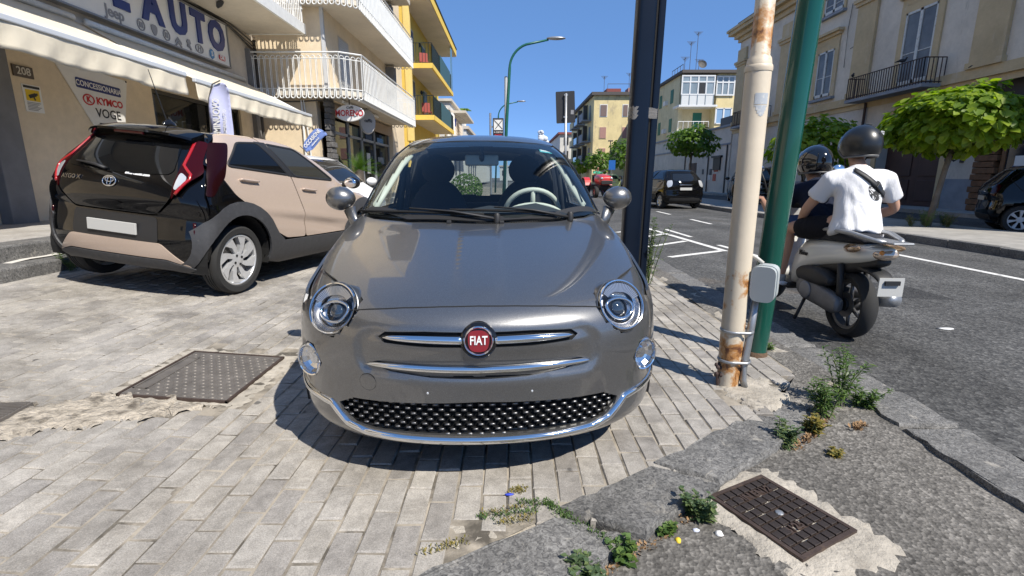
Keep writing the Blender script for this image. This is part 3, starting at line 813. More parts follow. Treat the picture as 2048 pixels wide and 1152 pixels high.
# flank panels
def mir(poly): return poly
arch = lambda q, r, a0, a1, n=14: [(q+r*math.cos(a), .285+r*math.sin(a)) for a in np.linspace(a0, a1, n)]
fender = [(.36, .60), (.34, .44), (.345, .24), (.40, .16), (.42, .22)]+arch(.715, .304, R(170), R(12), 16)+[(1.04, .25), (1.16, .25), (1.20, .5), (1.22, .88), (1.1, .885), (.8, .80), (.62, .735), (.45, .70)]
door = [(1.215, .25), (2.30, .25), (2.38, .45), (2.39, .92), (1.23, .90), (1.21, .5)]
quarter = [(2.40, .92), (2.39, .45), (2.60, .30)]+arch(2.99, .304, R(165), R(20), 14)+[(3.34, .32), (3.36, .75), (3.1, .92)]
for ax, sg in (('R', 1), ('L', -1)):
    fb.panel("front_wing", ax, fender, M_grey, fiat, .035, .001, .012, skip=skip_lamps, sm=0)
    dr = fb.panel("door", ax, door, M_grey, fiat, .05, .001, .012)
    fb.panel("rear_quarter_panel", ax, quarter, M_grey, fiat, .05, .001, .012, sm=0)
    fb.panel("side_window", ax, FS, M_sideglass, fiat, .05, .002, .006)
    fb.panel("quarter_window", ax, FS2, M_sideglass, fiat, .05, .002, .006)
    fb.strip("sill_trim", ax, [(1.0, .22), (2.6, .22)], .03, .012, M_black, fiat, d=.1)
    fb.strip("handle", ax, [(2.12, .80), (2.28, .80)], .014, .028, M_chrome, dr, d=.03)
# bright work
chl = [(-.82, .335), (-.79, .322), (-.74, .312), (-.66, .310), (-.602, .305), (-.575, .278), (-.53, .238), (-.45, .214), (-.3, .206), (0, .203)]
chl = chl+[(-x, z) for x, z in chl[-2::-1]]
fb.strip("bumper_trim", 'F', chl, .0165, .014, M_chrome, fiat, d=.012, n=10)
for s_ in (1, -1):
    o = fb.strip("whisker_bar", 'F', [(s_*.060, .614), (s_*.2, .6155), (s_*.355, .616)], .0165, .016, M_chrome, fiat, off=-.004, taper=lambda t: .25+.75*math.sqrt(max(0, 1-t**3)))
o = fb.strip("lower_bar", 'F', [(-.435, .505), (-.3, .502), (-.15, .4985), (0, .497), (.15, .4985), (.3, .502), (.435, .505)], .0145, .012, M_chrome, fiat, off=-.010, taper=lambda t: .15+.85*math.sqrt(max(0, 1-(2*t-1)**4)))
# badge
bp = fb.surf('F', 0, .614); bM = frame(bp+Vector((0, .004, 0)), (1, 0, 0), None, (0, -1, .10))
bdg = MB().lathe([(.068, -.006), (.068, .004), (.062, .010), (.055, .012)], 40, bM, cap=True).build("badge", M_gloss, fiat, smooth=.5)
MB().lathe([(.056, .006), (.056, .016), (.052, .022), (.048, .018), (.046, .012)], 40, bM).build("badge_ring", M_chrome, bdg, smooth=.8)
MB().prism(smooth_poly([(-.036, .036), (0, .041), (.036, .036), (.041, 0), (.032, -.036), (0, -.043), (-.032, -.036), (-.041, 0)], 2), .008, .015, bM).build("badge_shield", pm("badge_red", (.20, .008, .016), .25, coat=1), bdg)
text_mesh("badge_letters", "FIAT", .046, pm("badge_silver", (.8, .8, .8), .35), bM @ Matrix.Translation((0, .001, .0165)), bdg, .002, .0006, sx=.72)
# grille: dark back wall with rows of small chrome studs
gb = MB(); ys = []
V2, T = fill2d(FG, d=.05); me = bpy.data.meshes.new("lower_grille")
me.from_pydata([tuple((fb.hit('F', float(x), float(z))[0])+Vector((0, .045, 0))) for x, z in V2], [], T.tolist()); me.update()
gr = link_mesh("lower_grille", me, M_gap, fiat)
st = MB(); sl = MB()
Fi = inset_poly(FG, .97)
rowz = np.linspace(.233, .353, 7); c = 0
for ri, z in enumerate(rowz):
    for x in np.arange(-.56, .561, .0435):
        xx = x+(.02175 if ri % 2 else 0)
        if inpoly(np.array([[xx, z]]), Fi)[0]:
            h = fb.hit('F', float(xx), float(z))
            Mx = frame(h[0]+Vector((0, .012, 0)), (1, 0, 0), None, (h[1].x*.6, -1, .12))
            st.ell((0, 0, 0), (.0105, .004, .0042), 8, 5, Mx)
            Mx2 = frame(h[0]+Vector((0, .030, -.004)), (1, 0, 0), None, (h[1].x*.6, -1, .12)); sl.box((-.012, -.009, -.008), (.012, .004, .006), Mx2)
props(st.build("grille_studs", pm("satin_stud", (.24, .24, .245), .42, .9), gr, smooth=True), kind='stuff')
props(sl.build("grille_mesh", pm("grille_plastic", (.012, .012, .013), .35), gr), kind='stuff')
for x, z, r_ in ((-.43, .43, .034),):
    fb.strip("tow_cover", 'F', circle(x, z, r_, n=30), .0015, .0012, M_gap, fiat, closed=True, d=.01, n=4)
for x in (-.195, .20):
    MB().ell(fb.surf('F', x, .405), (.005, .004, .006), 8, 6).build("number_plate_screw", M_whitelens, fiat, smooth=True)
# headlamps
M_bowl = pm("lamp_bowl", (.62, .62, .63), .22, 1.)
M_proj = pm("projector_glass", (.02, .03, .045), .03, 0, coat=1, spec=1.)
for sgn in (1, -1):
    p, n = HL[sgn]; M = frame(p+n*.002, (1, 0, 0), None, n)
    h = empty("headlight"); h.parent = fiat
    MB().lathe([(.118, -.075), (.112, -.02), (.1085, .002), (.1055, .004)], 48, M, ey=1.02).build("lamp_bezel", M_grey, h, smooth=.8)
    MB().lathe([(.1035, -.05), (.1035, .010), (.1005, .018), (.0965, .017), (.093, .008), (.092, -.01)], 48, M, ey=1.02).build("chrome_rim", M_chrome, h, smooth=.9)
    MB().lathe([(.095, .004), (.088, -.012), (.076, -.02), (.073, -.012), (.068, -.030), (.05, -.042), (.001, -.045)], 48, M, ey=1.02).build("reflector_bowl", M_bowl, h, smooth=.6)
    # daytime strip at the top, finely ribbed
    m = MB(); k0, k1 = R(28), R(152)
    for i in range(26):
        a = k0+(k1-k0)*i/25; da = (k1-k0)/25*.36
        lo_ = .052+.012*abs(math.cos(a)); vs = []
        for rr, hh in ((lo_, -.004), (lo_, .006), (.0895, .013), (.0895, .0)):
            vs += [M @ Vector((rr*math.cos(a-da), rr*math.sin(a-da), hh)), M @ Vector((rr*math.cos(a+da), rr*math.sin(a+da), hh))]
        m.add(vs, [(0, 1, 3, 2), (2, 3, 5, 4), (4, 5, 7, 6), (0, 2, 4, 6), (1, 7, 5, 3)])
    props(m.build("daytime_ribs", pm("clear_ribs", (.5, .51, .53), .15, .7), h), kind='stuff')
    # almond shaped bright ring round the projector
    al = smooth_poly([(-.066, .012), (-.03, .036), (.02, .036), (.062, .012), (.058, -.016), (.028, -.048), (-.012, -.050), (-.052, -.026)], 2)
    if sgn > 0: al = [(-x, y) for x, y in al]
    path = [M @ Vector((x, y-.006, -.004)) for x, y in al]; path.append(path[0])
    MB().tube(path, .0065, 8, False, up=tuple(n)).build("lamp_eyelid", M_chrome, h, smooth=True)
    Mp = M @ Matrix.Translation((-.003*sgn, -.008, -.02))
    MB().lathe([(.046, -.01), (.044, .006), (.036, .010), (.034, .004)], 32, Mp).build("projector_shroud", pm("lamp_dark", (.03, .03, .033), .25, .5), h, smooth=.8)
    MB().ell((0, 0, .0), (.034, .034, .022), 24, 12, Mp).build("projector", M_proj, h, smooth=True)
    MB().lathe([(.103, .010), (.09, .022), (.06, .032), (.03, .036), (.001, .037)], 40, M, ey=1.02).build("lamp_lens", M_lens, h, smooth=True)
    # lower lamp
    p, n = FG_L[sgn]; M = frame(p+n*.001, (1, 0, 0), None, n)
    h = empty("fog_light"); h.parent = fiat
    MB().lathe([(.074, -.05), (.070, -.01), (.067, .003), (.0655, .005)], 40, M, ey=1.08).build("lamp_bezel", M_grey, h, smooth=.8)
    MB().lathe([(.066, -.01), (.066, .008), (.0625, .013), (.058, .011), (.055, -.004)], 40, M, ey=1.08).build("chrome_rim", M_chrome, h, smooth=.9)
    m = MB(); nn = 7
    MB().lathe([(.058, -.004), (.045, -.018), (.026, -.026), (.022, -.012), (.001, -.014)], 14, M, ey=1.08).build("reflector_bowl", M_reflector, h)
    MB().lathe([(.062, .006), (.045, .016), (.02, .021), (.001, .022)], 32, M, ey=1.08).build("lamp_lens", M_lens, h, smooth=True)
# windscreen, frit and roof
fb.panel("windscreen", 'F', FW, M_wind, fiat, .035, .002, .006)
fb.panel("windscreen_frit", 'F', smooth_poly(FW), M_gloss, fiat, .02, -.003, .001, holes=[smooth_poly([(-.445, 1.395), (0, 1.412), (.445, 1.395), (.525, 1.315), (.622, 1.10), (.655, 1.03), (.42, 1.012), (0, 1.008), (-.42, 1.012), (-.655, 1.03), (-.622, 1.10), (-.525, 1.315)], 2)], sm=0)
roof = [(-.50, 1.86), (-.3, 1.785), (0, 1.765), (.3, 1.785), (.50, 1.86), (.535, 2.2), (.52, 2.7), (.42, 2.86), (0, 2.9), (-.42, 2.86), (-.52, 2.7), (-.535, 2.2)]
fb.panel("roof", 'T', roof, M_grey, fiat, .045, .001, .01)
for s_ in (1, -1):   # slim bright edge of the pillars
    fb.strip("pillar_trim", 'F', [(s_*.712, .985), (s_*.668, 1.12), (s_*.572, 1.338), (s_*.50, 1.415)], .006, .006, M_gloss, fiat, d=.03)
fb.panel("tailgate_window", 'B', FB, M_sideglass, fiat, .06, .002, .006)
# cowl, washer jets, wipers
fb.panel("cowl_panel", 'T', [(-.70, 1.255), (-.4, 1.055), (0, 1.0), (.4, 1.055), (.70, 1.255), (.66, 1.265), (.38, 1.09), (0, 1.035), (-.38, 1.09), (-.66, 1.265)], M_black, fiat, .03, .003, .006, sm=0)
sl = MB()
for i in range(22):
    x = .17+i*.0135
    h = fb.hit('T', x, .985+.07*(x/.4)**2)
    sl.box((-.004, -.012, -.002), (.004, .012, .0025), Matrix.Translation(h[0]))
for i in range(9):
    x = -.02+i*.0125; h = fb.hit('T', x, .985); sl.box((-.004, -.012, -.002), (.004, .012, .0025), Matrix.Translation(h[0]))
props(sl.build("cowl_grille", M_gap, fiat), kind='stuff')
for x in (-.17, .115):
    h = fb.hit('T', x, .975+.07*(x/.4)**2); MB().box((-.013, -.01, -.004), (.013, .012, .016), Matrix.Translation(h[0])).build("washer_jet", M_black, fiat, bevel=.004)
for (pv, a, b) in (((.09, 1.0), (-.70, 1.0), (.02, .988)), ((.50, 1.07), (-.17, 1.012), (.42, .99))):
    wp = empty("wiper"); wp.parent = fiat
    def W(x, z, o): 
        return fb.surf('F', x, z, o)
    P0 = fb.surf('T', pv[0], pv[1], .018)
    mid = W((a[0]+b[0])/2-.05, (a[1]+b[1])/2+.012, .034)
    MB().tube([P0, P0.lerp(mid, .5)+Vector((0, 0, .012)), mid], [.014, .010, .007], 8, sy=.6).build("wiper_arm", M_black, wp, smooth=True)
    MB().tube([W(a[0]+(b[0]-a[0])*t, a[1]+(b[1]-a[1])*t+.006*math.sin(math.pi*t), .015) for t in np.linspace(0, 1, 14)], .0085, 6).build("wiper_blade", M_gap, wp, smooth=True)
    MB().lathe([(.018, -.02), (.018, .02), (.012, .03), (.001, .032)], 14, Matrix.Translation(P0)).build("wiper_cap", M_black, wp, smooth=.6)
# mirrors
for sgn in (1, -1):
    mr = empty("door_mirror"); mr.parent = fiat
    m = MB(); m.ell((0, 0, 0), (.088, .075, .072), 28, 18)
    vs = []
    for (x, y, z) in m.v:
        if y > .03: y = .03+(y-.03)*.15
        f = 1-.18*max(0, -x/.11)        # narrower towards the car
        vs.append((sgn*(.838+x), 1.345+y, 1.078+z*f))
    m.v = vs
    if sgn < 0: m.f = [tuple(reversed(f)) for f in m.f]
    m.build("mirror_shell", M_grey, mr, smooth=True)
    MB().tube([(sgn*.79, 1.345, 1.015), (sgn*.765, 1.33, .945), (sgn*.735, 1.32, .915)], [.030, .022, .028], 10, sy=1.5).build("mirror_stalk", M_grey, mr, smooth=True)
    MB().ell((sgn*.83, 1.372, 1.078), (.074, .006, .058), 20, 8).build("mirror_glass", M_chrome, mr, smooth=True)
# wheels and arches
for q in (.715, 2.99):
    for sgn in (1, -1):
        wheel(fiat, sgn*.645, q, .288, .185, .195, sgn, 'spokes', 8, .287)
        arch_liner(fiat, q, .285, .300, sgn*.45, sgn*.79)
MB().box((-.62, .35, .12), (.62, 3.3, .2)).build("underbody", M_gap, fiat)
MB().box((-.66, .12, .2), (.66, .95, .86)).build("engine_bay", M_gap, fiat) if False else None
# cabin
m = MB()
prof = [(-.66, .93), (-.4, .965), (-.12, 1.0), (.05, 1.03), (.18, 1.02), (.34, 1.045), (.5, 1.0), (.66, .93)]
vs = [(x, 1.08+.30*(abs(x)/.7)**2, .93) for x, z in prof]+[(x, 1.40, z) for x, z in prof]+[(x, 1.52, z-.03) for x, z in prof]+[(x, 1.54, .6) for x, z in prof]
k = len(prof); fs = []
for r_ in range(3): fs += [(r_*k+i, r_*k+i+1, (r_+1)*k+i+1, (r_+1)*k+i) for i in range(k-1)]
MB().add(vs, fs).build("dashboard", M_cabin, fiat, smooth=True)
MB().box((-.64, 1.5, .30), (.64, 3.2, .34)).build("cabin_floor", M_cabin, fiat)
# left car side = image right: driver
stw = empty("steering_wheel"); stw.parent = fiat
Ms = frame((.335, 1.60, .965), (1, 0, 0), None, (0, .88, .47))
MB().tube([Ms @ Vector((.18*math.cos(a), .18*math.sin(a), 0)) for a in np.linspace(0, 2*math.pi, 37)], .016, 10, False).build("wheel_rim", M_ivory, stw, smooth=True)
m = MB()
for a in (R(0), R(180), R(270)): m.tube([Ms @ Vector((0, 0, -.02)), Ms @ Vector((.175*math.cos(a), .175*math.sin(a), 0))], .016, 8)
m.ell((0, 0, -.02), (.075, .07, .03), 16, 8, Ms); m.build("wheel_spokes", M_ivory, stw, smooth=True)
MB().tube([(.335+.20*math.cos(a), 1.46, .93+.105*math.sin(a)) for a in np.linspace(R(-5), R(185), 18)], .012, 8).build("instrument_hood", M_ivory, fiat, smooth=True)
for x in (-.33, .33):
    st = empty("front_seat"); st.parent = fiat
    sec = []
    m = MB(); m.ell((0, 0, 0), (.235, .085, .36), 24, 16, Matrix.Translation((x, 2.12, .84)) @ Matrix.Rotation(R(-14), 4, 'X')); m.build("backrest", M_seat, st, smooth=True)
    MB().ell((x, 1.82, .50), (.25, .30, .10), 20, 10).build("seat_cushion", M_seat, st, smooth=True)
    MB().ell((x, 2.20, 1.255), (.125, .055, .115), 24, 14).build("headrest", M_seat, st, smooth=True)
    for dx in (-.055, .055): MB().tube([(x+dx, 2.19, 1.05), (x+dx, 2.2, 1.2)], .007, 8).build("headrest_rod", M_chrome, st, smooth=True)
MB().box((-.56, 2.75, .5), (.56, 2.92, .98)).build("rear_bench", M_seat, fiat, bevel=.04)
MB().box((-.56, 2.92, .93), (.56, 3.25, .955)).build("parcel_shelf", M_cabin, fiat)
# headliner under the roof, pillar trims
hm = MB(); gx = np.linspace(-.46, .46, 13); gy = np.linspace(1.83, 2.85, 12)
for y in gy:
    for x in gx:
        h = fb.hit('T', float(x), float(y)); hm.v.append((x, y, h[0].z-.035))
hm.f = [(j*13+i, j*13+i+1, (j+1)*13+i+1, (j+1)*13+i) for j in range(11) for i in range(12)]
hm.build("headliner", M_headl, fiat, smooth=True)
for s_ in (1, -1):
    MB().tube([fb.surf('F', s_*.665, 1.03, -.03), fb.surf('F', s_*.61, 1.15, -.035), fb.surf('F', s_*.545, 1.30, -.035), fb.surf('F', s_*.475, 1.395, -.03)], [.03, .028, .028, .03], 10, sx=1.2, sy=.7).build("pillar_cover", M_ivory, fiat, smooth=True)
    MB().box((-.012, 1.3, .45), (.012, 2.35, .96), Matrix.Translation((s_*.70, 0, 0))).build("door_card", M_ivory, fiat, bevel=.008)
    MB().tube([(s_*.60, 2.35, 1.36), (s_*.66, 2.38, 1.0), (s_*.68, 2.38, .5)], .03, 8).build("centre_pillar", M_cabin, fiat, smooth=True)
    MB().tube([(s_*.57, 2.33, 1.28), (s_*.60, 2.30, .95), (s_*.55, 2.2, .6)], .022, 6, sy=.15).build("seat_belt", M_seat, fiat)
mr = empty("interior_mirror"); mr.parent = fiat
M = frame((.005, 1.80, 1.315), (1, 0, 0), None, (0, -1, .12))
MB().box((-.115, -.037, -.012), (.115, .037, .012), M).build("mirror_back", pm("mirror_grey", (.38, .39, .36), .45), mr, bevel=.012)
MB().tube([(.005, 1.80, 1.33), (.005, 1.77, 1.405)], .014, 8).build("mirror_stem", M_cabin, mr, smooth=True)
MB().ell((.005, 1.785, 1.335), (.018, .02, .03), 10, 8).build("mirror_joint", M_cabin, mr, smooth=True)
# inspection sticker inside the screen
sh = fb.panel("windscreen_sticker", 'F', [(.385, 1.405), (.475, 1.393), (.485, 1.36), (.395, 1.372)], pm("sticker_teal", (.12, .52, .55), .5), fiat, .02, -.006, .001, sm=0)
fb.panel("windscreen_sticker", 'F', [(.392, 1.400), (.468, 1.389), (.476, 1.367), (.40, 1.377)], pm("sticker_white", (.75, .8, .8), .5), fiat, .02, -.0045, .001, sm=0)
# ================================================================== HATCHBACKS (one shape family, scaled per car)
HROWS = [(0.21, 0.22, 0.5, 2.3, 0.76, 3.5, 0.25, 2.8), (0.25, 0.14, 0.52, 2.3, 0.8, 3.58, 0.25, 2.8), (0.32, 0.08, 0.55, 2.3, 0.835, 3.625, 0.25, 2.8), (0.42, 0.04, 0.55, 2.3, 0.862, 3.65, 0.25, 2.8), (0.55, 0.02, 0.56, 2.3, 0.872, 3.655, 0.25, 2.8), (0.66, 0.03, 0.56, 2.3, 0.875, 3.635, 0.25, 2.8), (0.74, 0.06, 0.55, 2.3, 0.872, 3.625, 0.25, 2.8), (0.8, 0.12, 0.52, 2.3, 0.862, 3.645, 0.25, 2.8), (0.88, 0.26, 0.48, 2.3, 0.842, 3.66, 0.25, 2.8), (0.95, 0.55, 0.42, 2.4, 0.825, 3.655, 0.28, 2.6), (1.01, 0.86, 0.36, 2.4, 0.81, 3.64, 0.28, 2.6), (1.08, 1.02, 0.36, 2.4, 0.792, 3.6, 0.28, 2.6), (1.16, 1.16, 0.36, 2.4, 0.768, 3.545, 0.28, 2.6), (1.25, 1.33, 0.36, 2.4, 0.732, 3.47, 0.33, 2.6), (1.34, 1.52, 0.36, 2.4, 0.688, 3.395, 0.32, 2.6), (1.42, 1.72, 0.36, 2.4, 0.635, 3.335, 0.3, 2.5), (1.475, 1.9, 0.38, 2.4, 0.575, 3.28, 0.3, 2.4), (1.51, 2.1, 0.36, 2.2, 0.48, 3.12, 0.34, 2.2), (1.526, 2.35, 0.25, 2, 0.3, 2.9, 0.25, 2), (1.531, 2.55, 0.05, 2, 0.06, 2.68, 0.05, 2)]
M_priv = glass_mat("privacy_glass", (.10, .11, .12), opac=.35)
M_carglass = glass_mat("car_side_glass", (.36, .4, .4), opac=.15)
M_farglass = pm("car_window_dark", (.012, .014, .017), .04, spec=.8)
M_clad = pm("dark_cladding", (.045, .046, .05), .55, var=(25, .2), bump=(260, .25, .001), dirt=(11, (.11, .105, .1), .62))
def hatch_body(sx=1., sy=1., sz=1., per=5, n=(26, 24, 30)):
    rows = [(z*sz, qf*sy, df*sy, nf, w_*sx, qr*sy, dr*sy, nr) for z, qf, df, nf, w_, qr, dr, nr in HROWS]
    return CarBody(rows, per, *n)
def scp(poly, a, b): return [(p[0]*a, p[1]*b) for p in poly]
P_rdoor = [(2.60, 1.49), (3.0, 1.485), (3.12, 1.465), (3.37, 1.205), (3.17, .95), (2.66, .58), (2.46, .49), (2.13, .475), (2.17, .77), (2.28, 1.115)]
P_fdoor = [(2.58, 1.49), (2.265, 1.115), (2.155, .77), (2.115, .475), (1.08, .47), (1.0, .7), (1.06, 1.0), (1.25, 1.12), (1.75, 1.37), (2.05, 1.45), (2.3, 1.48)]
P_rwin = [(3.19, 1.20), (2.93, 1.415), (2.62, 1.435), (2.31, 1.14)]
P_fwin = [(2.50, 1.435), (2.04, 1.415), (1.45, 1.10), (2.22, 1.13)]
P_bpil = [(2.645, 1.445), (2.49, 1.445), (2.20, 1.12), (2.33, 1.13)]
P_wind = [(-.52, 1.44), (.52, 1.44), (.74, 1.06), (.5, 1.03), (-.5, 1.03), (-.74, 1.06)]
P_rglass = [(-.45, 1.345), (.45, 1.345), (.53, 1.12), (.50, 1.085), (.2, 1.065), (-.2, 1.065), (-.50, 1.085), (-.53, 1.12)]
P_hatch = [(-.50, 1.40), (.50, 1.40), (.565, 1.12), (.57, .90), (.42, .745), (-.42, .745), (-.57, .90), (-.565, 1.12)]
WF, WR = (.74, .33), (3.13, .33)
def arc(c, r, a0, a1, n=16): return [(c[0]+r*math.cos(a), c[1]+r*math.sin(a)) for a in np.linspace(R(a0), R(a1), n)]

def beige_hatch():
    root = empty("hatchback")
    Rm = Matrix(((-.9769, -.189, .0995, -2.8516), (.1899, -.9818, 0, 7.9618), (.0977, .0189, .995, .1219), (0, 0, 0, 1)))
    root.matrix_world = Rm
    props(root, 'two tone beige and black hatchback seen from behind beside the shop step', 'car')
    blk = car_paint("black_paint", (.003, .003, .0035), 0, 0, .3, .015); bei = car_paint("beige_metallic_paint", (.53, .42, .34), .25, .10, .38)
    b = hatch_body(per=7, n=(30, 34, 44))
    for ax in 'LR': b.cut_poly(ax, inset_poly(P_fwin, .94)); b.cut_poly(ax, inset_poly(P_rwin, .94))
    b.cut_poly('F', inset_poly(P_wind, .93)); b.cut_poly('B', inset_poly(P_rglass, .9))
    for c in (WF, WR): b.cut(((b.C[:, 1]-c[0])**2+(b.C[:, 2]-c[1]-.02)**2 < .43**2) & (abs(b.C[:, 0]) > .42))
    sk = lambda p: any((p.y-c[0])**2+(p.z-c[1]-.02)**2 < .413**2 for c in (WF, WR)) and abs(p.x) > .4
    b.body("body_shell", blk, root, .035)
    crease = lambda q, z: .012*math.exp(-((z-(.66+.10*(q-1.6)))/.05)**2)-.016*math.exp(-((z-(.545+.16*(q-1.5)))/.07)**2)*sst(1.1, 1.6, q)
    for ax in 'LR':
        d1 = b.panel("rear_door", ax, P_rdoor, bei, root, .028, .002, .014, disp=crease, skip=sk, sm=1)
        d2 = b.panel("front_door", ax, P_fdoor, bei, root, .032, .002, .014, disp=crease, skip=sk, sm=1)
        b.panel("front_wing", ax, [(1.04, .95), (.99, .7), (1.06, .48), (1.0, .45)]+arc((.74, .35), .47, 0, 150)+[(.25, .8), (.5, .92)], bei, root, .05, .002, .012, sm=0)
        b.panel("rear_door_window", ax, P_rwin, M_priv, d1, .04, .006, .006)
        b.panel("front_door_window", ax, P_fwin, M_carglass, d2, .04, .006, .006)
        for pl, w_ in ((P_rwin, .012), (P_fwin, .014)): b.strip("window_seal", ax, round_poly(pl, .05), w_, .005, M_black, d1 if pl is P_rwin else d2, closed=True, off=.006, d=.03, n=4)
        b.panel("pillar_trim", ax, P_bpil, M_black, d1, .04, .0075, .006, sm=0)
        for (q0, q1, z), d_ in (((2.84, 3.08, 1.072), d1), ((1.88, 2.13, .985), d2)):
            b.panel("handle_cup", ax, circle((q0+q1)/2-.02, z, .062, .040), bei, d_, .02, .0035, .003, disp=lambda u, v, c=((q0+q1)/2-.02, z): -.022*(1-sst(.2, 1, math.hypot((u-c[0])/.062, (v-c[1])/.04))), sm=0)
            b.strip("handle", ax, [(q0, z-.008), ((q0+q1)/2, z), (q1, z+.01)], .0145, .030, bei, d_, off=.006, d=.02, n=8, taper=lambda t: .75+.25*math.sin(math.pi*t))
        clad = [(min(q, 3.58), z) for q, z in arc((3.13, .35), .535, -12, 150, 16)]+[(2.62, .56), (2.50, .465), (1.15, .455), (1.05, .30), (1.12, .225), (2.5, .225), (2.72, .27)]+arc((3.13, .35), .412, 192, -12, 24)
        b.panel("rear_wing", ax, [(3.10, 1.47), (3.22, 1.385), (3.40, 1.12), (3.49, .93), (3.50, .36)]+arc((3.13, .35), .50, 0, 150)+[(2.64, .60), (3.19, .96), (3.39, 1.205), (3.15, 1.465)], blk, root, .035, .002, .014, sm=0)
        b.panel("wheel_arch_cladding", ax, clad, M_clad, root, .04, .014, .02, sm=0)
        fc = arc((.74, .35), .535, 10, 165)+arc((.74, .35), .412, 165, 5)
        b.panel("wheel_arch_cladding", ax, fc, M_clad, root, .04, .014, .02, sm=0)
        s_ = 1 if ax == 'R' else -1
        mm = empty("door_mirror"); mm.parent = root
        MB().ell((s_*.93, 1.20, 1.085), (.10, .075, .075), 18, 12).build("mirror_shell", M_gloss, mm, smooth=True)
        MB().tube([(s_*.80, 1.22, 1.05), (s_*.88, 1.2, 1.06)], .03, 8).build("mirror_stalk", M_black, mm, smooth=True)
        MB().ell((s_*.93, 1.262, 1.085), (.085, .02, .062), 18, 8).build("mirror_glass", M_chrome, mm, smooth=True)
        for c in (WF, WR):
            wheel(root, s_*.745, c[0], .328, .175, .243, s_, 'twist', 8, c[1], twist=.55 if s_ < 0 else -.55)
            arch_liner(root, c[0], c[1]+.02, .412, s_*.42, s_*.835)
    # rear end
    bp_ = [(-.60, .91), (-.57, .86), (-.42, .73), (.42, .73), (.57, .86), (.60, .91), (.74, .93), (.80, .80), (.82, .55), (.80, .33), (.70, .25), (-.70, .25), (-.80, .33), (-.82, .55), (-.80, .80), (-.74, .93)]
    b.panel("rear_bumper", 'B', bp_, blk, root, .035, .002, .014)
    b.panel("tailgate", 'B', P_hatch, blk, root, .025, .004, .014)
    b.panel("rear_window", 'B', P_rglass, M_priv, root, .03, .010, .008)
    b.strip("tailgate_gap", 'B', round_poly(P_hatch, .06), .003, .004, M_gap, root, closed=True, off=.001, d=.03, n=4)
    sp = MB(); pr = [(3.20, 1.50), (3.36, 1.475), (3.445, 1.445), (3.45, 1.425), (3.40, 1.39), (3.33, 1.375), (3.20, 1.39)]
    n = 15; vs = []
    for i in range(n):
        x = -.54+1.08*i/(n-1); k = (abs(x)/.54)**4
        vs += [(x, q-.10*k*(q > 3.3), z-.035*k) for q, z in pr]
    m_ = len(pr); fs = [(i*m_+j, i*m_+(j+1) % m_, (i+1)*m_+(j+1) % m_, (i+1)*m_+j) for i in range(n-1) for j in range(m_)]+[tuple(range(m_)), tuple((n-1)*m_+j for j in reversed(range(m_)))]
    spo = sp.add(vs, fs).build("roof_spoiler", blk, root, smooth=.7)
    MB().box((-.15, 3.405, 1.400), (.15, 3.452, 1.424)).build("stop_lamp", M_redlens, spo, bevel=.006)
    M_led = pm("red_light_guide", (.32, .006, .008), .2, coat=1)
    for s_ in (1, -1):
        lp = [(s_*x, z) for x, z in [(-.505, 1.385), (-.60, 1.385), (-.665, 1.22), (-.735, 1.12), (-.60, .935), (-.575, .88), (-.572, 1.0), (-.568, 1.12)]]
        tl = b.panel("tail_light", 'B', lp, M_redlens, root, .02, .012, .012, sm=1)
        sl = [(3.06, 1.40), (3.23, 1.385), (3.42, 1.12), (3.50, .93), (3.44, .93), (3.36, 1.02), (3.26, 1.10), (3.20, 1.2)]
        b.panel("tail_light_side", 'L' if s_ > 0 else 'R', sl, pm("dark_red_lens", (.012, .0008, .0012), .22, spec=.25), root, .02, .011, .012, sm=1)
        b.strip("light_guide", 'B', [(s_*-.525, 1.37), (s_*-.575, 1.17), (s_*-.66, 1.10), (s_*-.67, 1.06), (s_*-.60, .93)], .013, .010, M_led, tl, off=.012, d=.02)
        b.panel("reversing_lens", 'B', [(s_*-.585, 1.115), (s_*-.645, 1.075), (s_*-.65, 1.045), (s_*-.60, .965), (s_*-.582, .975)], M_whitelens, tl, .02, .014, .008, sm=1)
        b.strip("rear_reflector", 'B', [(s_*.735, .70), (s_*.745, .58), (s_*.735, .45)], .013, .008, M_redlens, root, off=.004, d=.03, taper=lambda t: 1-.5*t)
    ins = [(-.70, .30), (-.62, .36), (-.46, .50), (.46, .50), (.62, .36), (.70, .30), (.62, .33), (.5, .365), (-.5, .365), (-.62, .33)]
    b.panel("bumper_insert", 'B', ins, bei, root, .03, .012, .02, sm=1)
    b.panel("bumper_recess", 'B', [(-.44, .50), (-.42, .72), (.42, .72), (.44, .50)], M_black, root, .03, .006, .01, sm=1)
    b.panel("bumper_lip", 'B', [(-.74, .235), (-.72, .295), (-.5, .355), (.5, .355), (.72, .295), (.74, .235), (.5, .27), (-.5, .27)], M_clad, root, .03, .018, .03, sm=1)
    pw = b.surf('B', 0, .60, .02); MB().box((-.25, 3.655, .55), (.25, 3.672, .65)).build("number_plate", M_plate, root, bevel=.004)
    # badge, name and dealer lettering
    p, nn = b.hit('B', 0, .985); M = frame(p+nn*.010, (-1, 0, 0), None, nn)
    bd = MB(); 
    def ring(cx, cy, rx, ry, r=.006): bd.tube([M @ Vector((cx+rx*math.cos(a), cy+ry*math.sin(a), .002)) for a in np.linspace(0, 2*math.pi, 29)], r, 6, False, up=tuple(nn))
    ring(0, 0, .066, .045); ring(0, .013, .042, .020, .005); ring(0, -.003, .019, .038, .005)
    props(bd.build("maker_badge", M_chrome, root, smooth=True), kind='stuff')
    p, nn = b.hit('B', .42, .985); M = frame(p+nn*.008, (-1, 0, .0), None, nn); text_mesh("model_name", "AYGO X", .055, M_chrome, M, root, .002, .001, sx=1.1)
